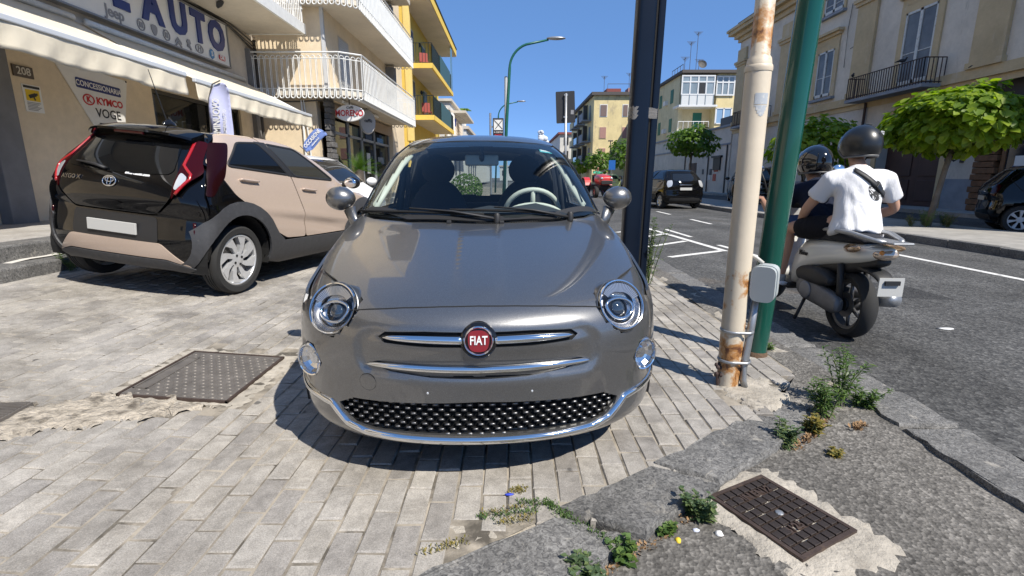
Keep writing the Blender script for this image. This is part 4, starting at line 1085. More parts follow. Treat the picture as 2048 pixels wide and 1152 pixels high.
    p, nn = b.hit('B', -.24, 1.065); M = frame(p+nn*.008, (-1, 0, .0), None, nn); text_mesh("dealer_lettering", "omeroauto.com", .036, pm("white_print", (.8, .8, .8), .5), M, root, .001, .0012)
    a0, a1 = b.surf('B', .06, 1.075, .03), b.surf('B', .40, 1.11, .03)
    wp = MB().tube([a0, a0.lerp(a1, .3)+Vector((0, .012, .012)), a1], [.022, .021, .010], 8, sy=.6).build("rear_wiper", M_black, root, smooth=True)
    # aerial
    p = b.surf('T', .02, 3.0, 0.)
    MB().lathe([(.045, 0), (.04, .02), (.02, .04), (.012, .05)], 12, Matrix.Translation(p) @ Matrix.Diagonal((.7, 1.8, 1, 1))).build("aerial_base", M_gloss, root, smooth=True)
    MB().tube([p+Vector((0, .03, .04)), p+Vector((.0, .20, .46))], [.006, .003], 6).build("aerial_rod", M_black, root)
    # cabin seen through the panes
    for x in (-.36, .36):
        MB().ell((0, 0, 0), (.24, .09, .36), 16, 12, Matrix.Translation((x, 2.25, .82)) @ Matrix.Rotation(R(-14), 4, 'X')).build("front_seat", M_seat, root, smooth=True)
        MB().ell((x, 2.34, 1.25), (.13, .06, .10), 14, 10).build("headrest", M_seat, root, smooth=True)
    MB().box((-.62, 2.95, .4), (.62, 3.1, 1.02)).build("rear_bench", M_seat, root, bevel=.05)
    MB().box((-.70, 1.0, .5), (.70, 1.35, .96)).build("dashboard", M_cabin, root, bevel=.05)
    Ms = frame((.36, 1.48, .95), (1, 0, 0), None, (0, .9, .42))
    MB().tube([Ms @ Vector((.18*math.cos(a), .18*math.sin(a), 0)) for a in np.linspace(0, 2*math.pi, 25)], .016, 8, False).build("steering_wheel", M_cabin, root, smooth=True)
    MB().box((-.72, .5, .22), (.72, 3.45, .34)).build("underbody", M_gap, root)
    b.panel("windscreen", 'F', P_wind, M_carglass, root, .06, .004, .006)
    return root
beige_hatch()

def small_car(name, label, pos, head, paint, sx=1., sy=1., sz=1., group=None, lamp='red', low=True, rim=None, slope=0., roof_rails=False, plate_col=None, front_lamp=None):
    """head = direction the car points to (radians clockwise from +Y)"""
    f = Vector((math.sin(head), math.cos(head), 0)); n = Vector((slope, 0, 1)).normalized(); f = (f-n*f.dot(n)).normalized()
    Y = -f; X = Y.cross(n); L_ = 3.68*sy
    o = Vector(pos)-Y*(L_/2)
    M = Matrix(((X.x, Y.x, n.x, o.x), (X.y, Y.y, n.y, o.y), (X.z, Y.z, n.z, o.z), (0, 0, 0, 1)))
    root = empty(name, mat=M, label=label, cat='car', group=group)
    b = hatch_body(sx, sy, sz, 3 if low else 5, (14, 14, 18) if low else (22, 24, 28)); sc = lambda p: scp(p, sy, sz); sb = lambda p: scp(p, sx, sz)
    wc = [(WF[0]*sy, .315), (WR[0]*sy-.02, .315)]
    for c in wc: b.cut(((b.C[:, 1]-c[0])**2+(b.C[:, 2]-c[1]-.02)**2 < .37**2) & (abs(b.C[:, 0]) > .42))
    b.body("body_shell", paint, root, .004)
    d = .07 if low else .045
    for ax in 'LR':
        b.panel("rear_door_window", ax, sc(P_rwin), M_farglass, root, d, .004, .008)
        b.panel("front_door_window", ax, sc(P_fwin), M_farglass, root, d, .004, .008)
        for pl in (P_rdoor, P_fdoor):
            k = sc(round_poly(pl, .05)); b.strip("door_seam", ax, k, .006, .002, M_gap, root, closed=True, d=.06, n=3)
        for (q0, q1, z) in ((2.84, 3.04, 1.05), (1.90, 2.10, .985)):
            b.strip("handle", ax, [(q0*sy, z*sz), (q1*sy, z*sz)], .016, .026, paint, root, d=.06, n=5)
        s_ = 1 if ax == 'R' else -1
        b.strip("sill_trim", ax, [(1.2*sy, .26*sz), (2.6*sy, .26*sz)], .06, .012, M_black, root, d=.15, n=4)
        MB().ell((s_*.94*sx, 1.22*sy, 1.08*sz), (.11, .07, .075), 12, 8).build("door_mirror", paint, root, smooth=True)
        for c in wc:
            wheel(root, s_*(.86*sx-.115), c[0], .315, .19, .215, s_, 'spokes', 7, .315, low=True, mat=rim)
            arch_liner(root, c[0], c[1]+.02, .37, s_*.42, s_*.84*sx)
        b.panel("tail_light", 'B', [(s_*x*sx, z*sz) for x, z in ([(-.56, 1.10), (-.72, 1.08), (-.77, .95), (-.74, .82), (-.60, .88), (-.56, .98)])], M_redlens if lamp == 'red' else M_whitelens, root, .05, .012, .012)
        hl = [(s_*x*sx, z*sz) for x, z in [(-.50, .74), (-.72, .83), (-.76, .78), (-.70, .66), (-.52, .65)]]
        b.panel("headlight", 'F', hl, M_whitelens, root, .05, .012, .012)
    b.panel("windscreen", 'F', sb(P_wind), M_farglass, root, .08, .004, .006)
    b.panel("rear_window", 'B', sb(P_rglass), M_farglass, root, .06, .006, .008)
    b.strip("tailgate_gap", 'B', sb(round_poly(P_hatch, .06)), .006, .003, M_gap, root, closed=True, off=.001, d=.06, n=3)
    b.panel("front_grille", 'F', sb([(-.40, .36), (-.34, .50), (.34, .50), (.40, .36)]), M_gap, root, .08, .004, .008)
    b.panel("bumper_trim", 'B', sb([(-.68, .30), (-.64, .42), (.64, .42), (.68, .30)]), M_black, root, .08, .008, .01)
    b.strip("tailgate_trim", 'B', sb([(-.28, .925), (.28, .925)]), .014, .012, M_chrome, root, d=.08)
    p = b.surf('B', 0, .78*sz, .012); MB().box((-.25, p.y-.01, .725*sz), (.25, p.y+.012, .725*sz+.10)).build("number_plate", M_plate, root)
    p = b.surf('F', 0, .45*sz, .012); MB().box((-.25, p.y-.012, .40*sz), (.25, p.y+.01, .40*sz+.10)).build("number_plate", M_plate, root)
    if roof_rails:
        for x in (-.55, .55):
            MB().tube([b.surf('T', x*sx, 1.95*sy, .0), b.surf('T', x*sx, 2.05*sy, .05), b.surf('T', x*sx, 3.0*sy, .05), b.surf('T', x*sx, 3.1*sy, .0)], .018, 6).build("roof_rail", M_black, root)
    MB().box((-.70*sx, .5, .2), (.70*sx, 3.45*sy, .34)).build("underbody", M_gap, root)
    return root
P_black = car_paint("black_car_paint", (.004, .004, .0045), 0, 0, .3, .015)
P_dark = car_paint("dark_brown_car_paint", (.010, .008, .0075), 0, 0, .3, .015)
P_white = car_paint("white_car_paint", (.72, .72, .71), 0, 0, .35)
P_silver = car_paint("silver_car_paint", (.45, .46, .48), .5, 0, .35)
P_lime = car_paint("pale_green_car_paint", (.62, .70, .32), 0, 0, .4)
small_car("people_carrier", 'black people carrier driving away on the road with clear rear lights', (6.55, 22.0, -.03), R(-9), P_black, .98, 1.08, 1.02, lamp='white', low=False)
small_car("off_roader", 'dark off roader with red tail lights parked behind the cream pole', (10.95, 23.4, -.03), R(20), P_dark, 1.04, 1.15, 1.10, roof_rails=True, low=False)
small_car("parked_hatchback", 'black hatchback at the right picture edge parked below the shop window', (12.75, 11.05, -.03), R(122), P_black, .98, 1.05, .99, low=False, rim=pm("pale_wheel_trim", (.5, .5, .5), .45))
small_car("white_car", 'white car parked nose out behind the beige hatchback', (-4.0, 10.1, gzf(-3.2)), R(140), P_white, 1.0, 1.05, .98, slope=.06, low=False)
small_car("silver_car", 'silver car parked under the trees far down the road', (13.6, 66, -.03), R(200), P_silver, 1.0, 1.1, .98)
small_car("green_car", 'pale green car queued behind the red tractor', (9.4, 50, -.03), R(-4), P_lime, .95, .95, 1.02)
small_car("dark_car", 'dark car half hidden between blue pole and people carrier', (11.2, 34.5, -.03), R(0), P_black, 1.0, 1.08, .95)
# ================================================================== LEFT SIDE OF THE STREET
def stucco(name, col, stain=(.5, .46, .4), amt=.62, var=.12, fine=.35):
    m, nt, b, out = newmat(name); v = coords(nt, 'w')
    n1 = noise(nt, v, .8, 6, .65); n2 = noise(nt, v, 9, 5, .7)
    c = mixc(nt, 1.0, col, ramp(nt, n1, [(.3, g3(1-var)), (.7, g3(1+var))]), 'MULTIPLY')
    c = mixc(nt, 1.0, c, ramp(nt, n2, [(.3, g3(.94)), (.7, g3(1.05))]), 'MULTIPLY')
    mp = N(nt, "ShaderNodeMapping"); mp.inputs['Scale'].default_value = (1, 1, .35); L(nt, v, mp.inputs[0])
    n3 = noise(nt, mp.outputs[0], 1.7, 7, .72, .3)
    c = mixc(nt, ramp(nt, n3, [(amt, g3(0)), (amt+.12, g3(.6))]), c, stain)
    L(nt, c, b.inputs['Base Color']); b.inputs['Roughness'].default_value = .92; b.inputs['Specular IOR Level'].default_value = .25
    bumpn(nt, b, mathn(nt, 'ADD', noise(nt, v, 60, 4, .6), mathn(nt, 'MULTIPLY', n3, 2)), fine, .006)
    return m
M_shopwall = stucco("beige_plaster", (.70, .585, .43), (.4, .33, .25), .66)
M_greywall = stucco("grey_beige_plaster", (.55, .49, .41), (.3, .27, .23), .6)
M_cream = stucco("cream_plaster", (.72, .60, .43), (.5, .42, .32), .62)
M_ceil = stucco("balcony_soffit", (.58, .53, .45), (.45, .4, .34), .64)
M_whitemetal = pm("white_painted_metal", (.70, .71, .70), .4, var=(8, .1), dirt=(14, (.35, .27, .2), .66))
M_pillar = pm("grey_render", (.17, .17, .175), .8, var=(3, .2), bump=(40, .3, .004))
def canvas_mat():
    m, nt, b, out = newmat("cream_canvas"); v = coords(nt, 'w'); c = mixc(nt, 1., (.86, .79, .64), ramp(nt, noise(nt, v, 2.5, 5), [(.3, g3(.92)), (.7, g3(1.05))]), 'MULTIPLY')
    c = mixc(nt, ramp(nt, noise(nt, v, 5, 6, .7), [(.6, g3(0)), (.75, g3(.25))]), c, (.5, .42, .3))
    L(nt, c, b.inputs['Base Color']); b.inputs['Roughness'].default_value = .9; bumpn(nt, b, noise(nt, v, 8, 3), .25, .02)
    t = N(nt, "ShaderNodeBsdfTranslucent"); L(nt, c, t.inputs[0]); x = N(nt, "ShaderNodeMixShader"); x.inputs[0].default_value = .26
    L(nt, b.outputs[0], x.inputs[1]); L(nt, t.outputs[0], x.inputs[2]); L(nt, x.outputs[0], out.inputs[0]); return m
M_canvas = canvas_mat()
M_slate = pm("dark_frame", (.03, .03, .032), .4)
M_pane = glass_mat("shop_pane", (.35, .36, .35), opac=.6, dark=(.02, .022, .022))
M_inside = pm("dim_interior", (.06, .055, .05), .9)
M_blue = pm("sign_blue", (.012, .03, .16), .35)
M_signwhite = pm("sign_white", (.72, .71, .68), .45, var=(3, .06))
M_ink = pm("sign_ink", (.02, .02, .022), .5)
M_silverprint = pm("emblem_grey", (.25, .25, .26), .4)
M_red = pm("sign_red", (.50, .012, .02), .4)
M_cable = pm("cable_grey", (.07, .065, .06), .7)
XF = -7.2
def FX(y, z, x=XF): return frame((x, y, z), (0, 1, 0), None, (1, 0, 0))      # sign on a wall that faces +X

shop = empty("shop_building", (XF, 8, .5), 0, 'beige car shop with two cream awnings and a long blue lettered sign', 'building')
shop.location = (0, 0, 0)
def wall_cells(name, mat, parent, x0, x1, ys, zs, holes):
    """a facade slab along y made of the cells that are not openings, one mesh"""
    m = MB(); yy = sorted(set(ys)); zz = sorted(set(zs))
    for a, b in zip(yy[:-1], yy[1:]):
        for c, d in zip(zz[:-1], zz[1:]):
            cy, cz = (a+b)/2, (c+d)/2
            if any(h[0] < cy < h[1] and h[2] < cz < h[3] for h in holes): continue
            m.box((x0, a, c), (x1, b, d))
    me = m.mesh(name); bm = bmesh.new(); bm.from_mesh(me); bmesh.ops.remove_doubles(bm, verts=bm.verts, dist=1e-4)
    seen = {}
    for f in bm.faces: seen.setdefault(tuple(round(q, 3) for q in f.calc_center_median()), []).append(f)
    bmesh.ops.delete(bm, geom=[f for fs in seen.values() if len(fs) > 1 for f in fs], context='FACES')
    bm.to_mesh(me); bm.free()
    return link_mesh(name, me, mat, parent)
Hs = [(4.6, 7.1, .5, 2.95), (10.6, 12.7, 1.1, 2.95), (12.95, 13.95, .5, 2.95)]
wall_cells("wall", M_shopwall, shop, XF-.35, XF, [-6, 4.6, 7.1, 10.6, 12.7, 12.95, 13.95, 15.1], [.3, .5, 1.1, 2.95, 3.55], Hs)
MB().box((XF-.35, -6, 3.55), (XF-.01, 15.1, 12)).build("upper_wall", M_greywall, shop)
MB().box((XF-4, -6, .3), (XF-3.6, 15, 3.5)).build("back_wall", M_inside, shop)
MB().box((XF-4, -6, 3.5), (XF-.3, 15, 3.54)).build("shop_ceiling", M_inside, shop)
MB().box((XF-.02, 7.1, .5), (XF+.16, 7.5, 2.95)).build("door_pillar", M_pillar, shop, bevel=.01)
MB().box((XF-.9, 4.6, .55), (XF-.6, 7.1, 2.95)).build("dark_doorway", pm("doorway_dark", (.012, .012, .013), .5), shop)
for y0, y1, z0, z1, nm in ((10.6, 12.7, 1.1, 2.95, "shop_window"), (12.95, 13.95, .5, 2.95, "shop_door")):
    wd = MB()
    t = .07
    for a, b in (((XF-.16, y0, z0), (XF-.06, y1, z0+t)), ((XF-.16, y0, z1-t), (XF-.06, y1, z1)), ((XF-.16, y0, z0), (XF-.06, y0+t, z1)), ((XF-.16, y1-t, z0), (XF-.06, y1, z1))): wd.box(a, b)
    fr = wd.build(nm, M_slate, shop, bevel=.004)
    MB().box((XF-.12, y0+t, z0+t), (XF-.11, y1-t, z1-t)).build("pane", M_pane, fr)
MB().tube([(XF-.05, 13.2, 1.3), (XF-.01, 13.2, 1.35), (XF-.01, 13.2, 1.75), (XF-.05, 13.2, 1.8)], .016, 8).build("door_handle", M_chrome, shop, smooth=True)
MB().box((XF-.1, 14.55, .5), (XF+.12, 14.78, 4.6)).build("corner_pilaster", M_pillar, shop, bevel=.01)
MB().tube([(XF+.07, 14.95, .5), (XF+.07, 14.95, 4.9)], .045, 10).build("downpipe", M_cable, shop, smooth=True)
# balcony overhead
bal = MB().box((XF, -6, 5.0), (-5.62, 14.72, 5.22)).build("balcony_slab", M_ceil, shop, bevel=.01)
MB().box((-5.66, -6, 4.985), (-5.60, 14.74, 5.25)).build("slab_edge", M_whitemetal, bal)
MB().box((XF, 14.70, 4.985), (-5.60, 14.76, 5.25)).build("slab_edge", M_whitemetal, bal)
rl = MB()
for y in np.arange(11, 14.7, .11): rl.box((-5.66, y, 5.22), (-5.64, y+.02, 6.2))
for x in np.arange(XF, -5.65, .11): rl.box((x, 14.69, 5.22), (x+.02, 14.71, 6.2))
rl.box((-5.68, 9, 6.2), (-5.62, 14.72, 6.25)); rl.box((XF, 14.67, 6.2), (-5.62, 14.73, 6.25)); rl.box((XF, 14.68, 5.6), (-5.62, 14.72, 5.63))
props(rl.build("balcony_railing", M_whitemetal, shop), kind='stuff')
# dark wing shaped lettering stroke under the slab front (part of an emblem)
MB().prism([(0, 0), (.12, -.02), (.34, -.26), (.44, -.46), (.32, -.40), (.10, -.20)], 0, .02, frame((-6.35, 12.0, 4.985), (.2, 1, 0), None, (0, 0, -1))).build("emblem_stroke", M_ink, shop)
# sign board
sb_ = empty("shop_sign", (0, 0, 0), 0, 'long white sign board with blue AUTO letters above the awnings', 'sign')
MB().box((XF+.02, 4.6, 3.90), (XF+.14, 13.42, 4.86)).build("sign_board", M_signwhite, sb_, bevel=.01)
fr = MB()
for a, b in (((XF+.0, 4.58, 3.87), (XF+.165, 13.45, 3.90)), ((XF+.0, 4.58, 4.86), (XF+.165, 13.45, 4.89)), ((XF+.0, 13.42, 3.87), (XF+.165, 13.45, 4.89))): fr.box(a, b)
fr.build("sign_frame", pm("sign_frame_grey", (.28, .28, .28), .4, .6), sb_)
XS = XF+.142
for ch, y, sx in (("E", 9.88, 1.0), ("A", 10.72, 1.0), ("U", 11.52, 1.0), ("T", 12.22, 1.0), ("O", 12.92, 1.0)):
    lt = text_mesh("letter", ch, .86, M_blue, FX(y, 4.46, XS+.02), sb_, .02, .040, sx=.92)
    text_mesh("letter_edge", ch, .86, pm("letter_edge_white", (.74, .74, .73), .4), FX(y, 4.46, XS+.004), lt, .004, .066, sx=.92)
def ringm(M, rx, ry, r, n=24):
    m = MB(); m.tube([M @ Vector((rx*math.cos(a), ry*math.sin(a), 0)) for a in np.linspace(0, 2*math.pi, n+1)], r, 5, False, up=tuple(M.col[2][:3])); return m
zE = 4.035; em = []
text_mesh("emblem", "Jeep", .26, M_silverprint, FX(9.72, zE+.01, XS+.004), sb_, .004, .006, sx=1.0)
for y, kind in ((10.36, 'ring'), (10.72, 'shield'), (11.08, 'ring'), (11.44, 'chev'), (11.80, 'beast'), (12.18, 'oval'), (12.66, 'hex'), (13.08, 'red')):
    M = FX(y, zE, XS+.006); m = MB()
    if kind == 'ring': m.lathe([(.105, -.004), (.105, .008), (.085, .008), (.085, -.004)], 24, M, closed=True); m.box((-.045, -.05, 0), (.045, .05, .008), M)
    elif kind == 'shield': m.prism(smooth_poly([(-.085, .10), (.085, .10), (.085, -.02), (0, -.12), (-.085, -.02)], 1), 0, .01, M)
    elif kind == 'chev':
        for dz in (0, -.075): m.prism([(-.10, -.03+dz), (0, .06+dz), (.10, -.03+dz), (.10, -.075+dz), (0, .015+dz), (-.10, -.075+dz)], 0, .01, M)
    elif kind == 'beast': m.prism([(-.03, .10), (.04, .11), (.075, .03), (.03, .0), (.09, -.10), (.03, -.11), (-.01, -.03), (-.07, -.02), (-.075, -.05), (-.03, -.07), (-.04, .0), (-.08, .04)], 0, .01, M)
    elif kind == 'oval':
        m.lathe([(.15, -.004), (.15, .008), (.125, .008), (.125, -.004)], 28, M, closed=True, ey=.62)
        for dx in (-.05, .04): m.prism([(dx-.012, -.06), (dx+.012, -.06), (dx+.03, .06), (dx+.006, .06)], 0, .008, M)
        m.prism([(-.05, -.02), (.04, .015), (.04, .035), (-.05, 0)], 0, .009, M)
    elif kind == 'hex': m.prism([(0, .11), (.085, .055), (.085, -.06), (0, -.115), (-.085, -.06), (-.085, .055)], 0, .01, M)
    elif kind == 'red': m.prism(round_poly([(-.13, .055), (.13, .055), (.13, -.055), (-.13, -.055)], .03), 0, .01, M)
    o = m.build("emblem", {'hex': pm("emblem_blue", (.03, .2, .42), .3), 'red': M_red}.get(kind, M_silverprint), sb_)
    if kind == 'red': text_mesh("emblem_letters", "DR", .12, M_signwhite, M @ Matrix.Translation((0, 0, .012)), o, .002, .006, sx=1.2)
    if kind == 'hex': text_mesh("emblem_letters", "S", .14, M_signwhite, M @ Matrix.Translation((0, 0, .012)), o, .002, .004)
    if kind == 'oval': o.data.materials.clear(); o.data.materials.append(M_silverprint)
# cables along the wall
for i in range(4):
    pts = [(XF+.05+.02*i, y, 4.93+.05*math.sin(y*1.1+i)+.04*i-(.22 if y > 13.6 else 0)*(y-13.6)) for y in np.linspace(9.2, 14.9, 16)]
    props(MB().tube(pts, .014+.004*(i % 2), 6).build("wall_cable", M_cable, shop, smooth=True))
p = MB(); p.ell((XF+.09, 14.1, 3.62), (.06, .06, .06), 10, 8); p.tube([(XF, 14.1, 3.72), (XF+.08, 14.1, 3.70)], .02, 6); p.build("security_camera", M_ink, shop, smooth=True)
# awnings
def awning(y0, y1, label, zb=2.87, dz=0.):
    a = empty("awning", (0, 0, 0), 0, label, 'awning', 'cream awnings over the shop front')
    n = 40; top = []; XB = -5.40
    m = MB(); ys = np.linspace(y0, y1, n)
    for i, y in enumerate(ys):
        for j in range(9):
            t = j/8; x = XF+.08+(XB-XF-.08)*t; z = 3.68+(zb-3.68)*t-.05*math.sin(math.pi*t)+.006*math.sin(y*3.1+t*4)+dz*(y-y0)
            m.v.append((x, y, z))
    m.f = [(i*9+j, (i+1)*9+j, (i+1)*9+j+1, i*9+j+1) for i in range(n-1) for j in range(8)]
    o = m.build("canvas", M_canvas, a, smooth=True); sol = o.modifiers.new("s", 'SOLIDIFY'); sol.thickness = .012
    m = MB(); N2 = n*3; ys = np.linspace(y0, y1, N2)
    for i, y in enumerate(ys):
        for j in range(7):
            t = j/6; m.v.append((XB+.015+.030*t*math.sin(y*6.3+1.5*math.sin(y*2.3))+.012*math.sin(y*17+t*3)*t, y, zb+dz*(y-y0)-.03-(.31+.012*math.sin(y*4))*t))
    m.f = [(i*7+j, i*7+j+1, (i+1)*7+j+1, (i+1)*7+j) for i in range(N2-1) for j in range(6)]
    o = m.build("valance", M_canvas, a, smooth=True); sol = o.modifiers.new("s", 'SOLIDIFY'); sol.thickness = .008
    MB().box((XB-.03, y0-.02, zb-.045), (XB+.035, y1+.02, zb+.025)).build("front_bar", pm("bar_grey_white", (.66, .69, .72), .35, .2), a, bevel=.012).rotation_euler = (0, 0, 0)
    MB().tube([(XF+.12, y0, 3.72), (XF+.12, y1, 3.72)], .055, 12).build("roller", M_whitemetal, a, smooth=True)
    for y in (y0+.35, y1-.35):
        MB().tube([(XF+.05, y, 3.55), ((XF+XB)/2, y+.25, 3.25), (XB, y, zb-.02)], .022, 8).build("folding_arm", M_whitemetal, a, smooth=True)
    return a
awning(2.6, 8.80, 'nearer cream awning, running out of the picture at left', 2.87)
awning(9.06, 14.1, 'farther cream awning, beside the lilac flag', 2.83)
# wall signs
pl = empty("house_number", (0, 0, 0), 0, 'dark number plate 208 on the shop wall', 'sign')
MB().box((XF, 7.70, 2.64), (XF+.02, 8.02, 2.80)).build("plate", pm("plate_brown", (.09, .07, .055), .45), pl, bevel=.004)
text_mesh("digits", "208", .15, pm("digit_pale", (.55, .52, .46), .5), FX(7.86, 2.72, XF+.024), pl, .002, .002)
cs = empty("camera_notice", (0, 0, 0), 0, 'yellow and white camera notice below the house number', 'sign')
MB().box((XF, 7.80, 2.16), (XF+.008, 8.10, 2.55)).build("sheet", M_signwhite, cs)
MB().box((XF+.008, 7.84, 2.32), (XF+.012, 8.06, 2.48)).build("yellow_field", pm("notice_yellow", (.70, .48, .02), .5), cs)
MB().box((XF+.008, 7.82, 2.50), (XF+.012, 8.08, 2.535)).build("header", M_ink, cs)
m = MB(); Mx = FX(7.95, 2.40, XF+.013) @ Matrix.Rotation(R(20), 4, 'Z'); m.box((-.07, -.025, 0), (.05, .025, .004), Mx); m.box((.05, -.015, 0), (.08, .015, .004), Mx); m.box((-.01, -.07, 0), (.01, -.02, .004), Mx); m.build("camera_symbol", M_ink, cs)
m = MB()
for i in range(6): m.box((XF+.008, 7.84, 2.29-.021*i), (XF+.011, 7.84+.22-.03*(i % 3), 2.30-.021*i))
props(m.build("small_print", M_silverprint, cs), kind='stuff')
bn = empty("dealer_banner", (0, 0, 0), 0, 'white triangular banner with red and black lettering on the shop wall', 'banner')
MB().prism([(8.42, 3.00), (9.93, 2.95), (9.62, 1.75), (9.36, 1.55), (9.22, 1.72)], .0, .015, frame((XF+.005, 0, 0), (0, 1, 0), None, (1, 0, 0))).build("cloth", M_signwhite, bn)
Mb = FX(9.24, 2.72, XF+.022) @ Matrix.Rotation(R(-2), 4, 'Z')
o = MB().prism(round_poly([(-.48, .085), (.48, .085), (.48, -.075), (-.48, -.075)], .03), 0, .004, Mb).build("blue_box", M_blue, bn)
text_mesh("lettering", "CONCESSIONARIA", .125, M_signwhite, Mb @ Matrix.Translation((0, 0, .006)), bn, .001, .002, sx=.92)
m = ringm(FX(8.97, 2.49, XF+.023), .11, .08, .012); m.build("ring_mark", M_red, bn)
text_mesh("lettering", "K", .13, M_red, FX(8.97, 2.49, XF+.023), bn, .002, .006)
text_mesh("lettering", "KYMCO", .16, M_red, FX(9.43, 2.49, XF+.023), bn, .001, .006, sx=1.05)
text_mesh("lettering", "VOGE", .21, M_ink, FX(9.36, 2.29, XF+.023), bn, .001, .003, sx=1.0)
ck = MB()
for r_ in range(6):
    for c_ in range(2):
        y0 = 9.12+.035*r_+.21*c_; z0 = 2.13-.07*r_
        if r_ < 5: ck.prism([(y0, z0), (y0+.2, z0-(.02 if c_ else .0)), (y0+.2, z0-.045), (y0, z0-.045)], 0, .003, frame((XF+.022, .03*c_, -.02*c_), (0, 1, 0), None, (1, 0, 0)))
props(ck.build("checker_print", M_ink, bn), kind='stuff')
for y, z in ((8.45, 2.985), (9.90, 2.935)): MB().ell((XF+.025, y, z), (.01, .018, .018), 8, 6).build("fixing_bolt", M_cable, bn)

# feather flags
M_lilac = pm("lilac_flag", (.44, .46, .66), .7, var=(3, .1)); M_bluefl = pm("blue_flag", (.13, .20, .46), .7)
ff = empty("feather_flag", (0, 0, 0), 0, 'lilac feather flag lettered SEMINUOVO in front of the farther awning', 'flag')
Mf = frame((-4.99, 9.0, 0), (1, .12, 0), None, (0, -1, 0))
def flag_mesh(outline, M, mat, parent, wave=.025):
    V2, T = fill2d(outline, d=.05)
    vs = [M @ Vector((x, y, wave*math.sin(x*13+y*4)+wave*.5*math.sin(y*9))) for x, y in V2]
    me = bpy.data.meshes.new("flag_cloth"); me.from_pydata([tuple(v) for v in vs], [], T.tolist()); me.update(); me.polygons.foreach_set('use_smooth', [True]*len(me.polygons))
    o = link_mesh("flag_cloth", me, mat, parent); s_ = o.modifiers.new("s", 'SOLIDIFY'); s_.thickness = .003; return o
flag_mesh(smooth_poly([(-.19, 1.1), (-.20, 1.9), (-.17, 2.45), (-.10, 2.70), (.04, 2.78), (.17, 2.74), (.19, 2.5), (.17, 1.8), (.17, 1.1)], 1), Mf, M_lilac, ff)
text_mesh("lettering", "SEMINUOVO", .165, M_signwhite, Mf @ Matrix.Translation((-.05, 2.17, .04)) @ Matrix.Rotation(R(86), 4, 'Z'), ff, .002, .004, sx=.72)
text_mesh("lettering", "SUMEREAUTO", .075, M_signwhite, Mf @ Matrix.Translation((.08, 2.12, .04)) @ Matrix.Rotation(R(86), 4, 'Z'), ff, .002, .001, sx=.9)
MB().tube([Mf @ Vector((-.20, .55, 0)), Mf @ Vector((-.205, 2.0, 0)), Mf @ Vector((-.17, 2.5, 0)), Mf @ Vector((-.08, 2.74, 0)), Mf @ Vector((.06, 2.80, 0))], .012, 8).build("flag_pole", M_cable, ff, smooth=True)
MB().lathe([(.2, 0), (.2, .05), (.03, .08), (.02, .2)], 16, Matrix.Translation(Mf @ Vector((-.2, .55, 0)))).build("flag_base", M_cable, ff)
f2 = empty("car_flag", (0, 0, 0), 0, 'small blue flag lettered OCCASIONE over the white car', 'flag')
M2 = frame((-4.18, 10.95, 1.98), (.62, 0, .62), None, (0, -1, 0))
flag_mesh(smooth_poly([(-.30, -.12), (.20, -.11), (.30, -.16), (.27, .06), (.15, .13), (-.28, .10)], 1), M2, M_bluefl, f2, .012)
text_mesh("lettering", "OCCASIONE", .105, M_signwhite, M2 @ Matrix.Translation((0, .025, .02)), f2, .002, .002, sx=.8)
text_mesh("lettering", "sumereauto.it", .05, M_signwhite, M2 @ Matrix.Translation((.0, -.06, .02)), f2, .002, .001, sx=.8)
MB().tube([M2 @ Vector((-.30, -.25, 0)), M2 @ Vector((-.30, .12, 0))], .009, 6).build("flag_stick", M_cable, f2)
MB().tube([M2 @ Vector((-.30, -.25, 0)), (-4.42, 10.5, 1.42)], .008, 6).build("flag_stick", M_cable, f2)

# ---------------------------------------------------------------- cafe building
cafe = empty("cafe_building", (0, 0, 0), 0, 'cream plastered building with white hooped balconies over the cafe', 'building')
YA, YB, XC = 15.1, 25.4, -5.25
MB().box((XF-3, YA, 3.4), (XC, YB, 13)).build("upper_wall", M_cream, cafe)
MB().box((XF-3, YA+.001, .3), (XC-.35, YA+.3, 3.4)).build("end_wall", M_cream, cafe)
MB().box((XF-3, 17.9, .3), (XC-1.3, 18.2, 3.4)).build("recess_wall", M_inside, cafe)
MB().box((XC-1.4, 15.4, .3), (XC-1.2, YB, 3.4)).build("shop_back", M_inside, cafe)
MB().box((XC-.35, 22.9, .3), (XC, YB, 3.4)).build("far_pier", M_cream, cafe)
rough = MB(); r = random.Random(3)
for z in np.arange(.3, 3.35, .16):
    rough.box((XC-.15+r.uniform(-.02, .02), YA-.02+r.uniform(-.03, .02), z), (XC+r.uniform(-.02, .05), YA+.42, z+.15))
props(rough.build("stone_corner", pm("rough_grey_stone", (.13, .125, .12), .95, var=(9, .4), bump=(25, 1, .03)), cafe, bevel=.02), kind='stuff')
MB().box((XC-.06, YA-.03, 3.4), (XC+.03, YA+.06, 13)).build("corner_strip", pm("pale_strip", (.52, .53, .54), .8), cafe)
MB().tube([(XC-.75, YA-.05, .4), (XC-.75, YA-.05, 3.35)], .03, 8).build("wall_pipe", M_whitemetal, cafe)
MB().tube([(XC-.58, YA-.06, .4), (XC-.6, YA-.06, 2.0), (XC-.68, YA-.06, 3.35)], .02, 8).build("wall_pipe", M_whitemetal, cafe)
MB().tube([(XF, YA-.05, 3.33), (XC-1, YA-.06, 3.31), (XC, YA-.05, 3.35)], .02, 6).build("wall_cable", M_cable, cafe)
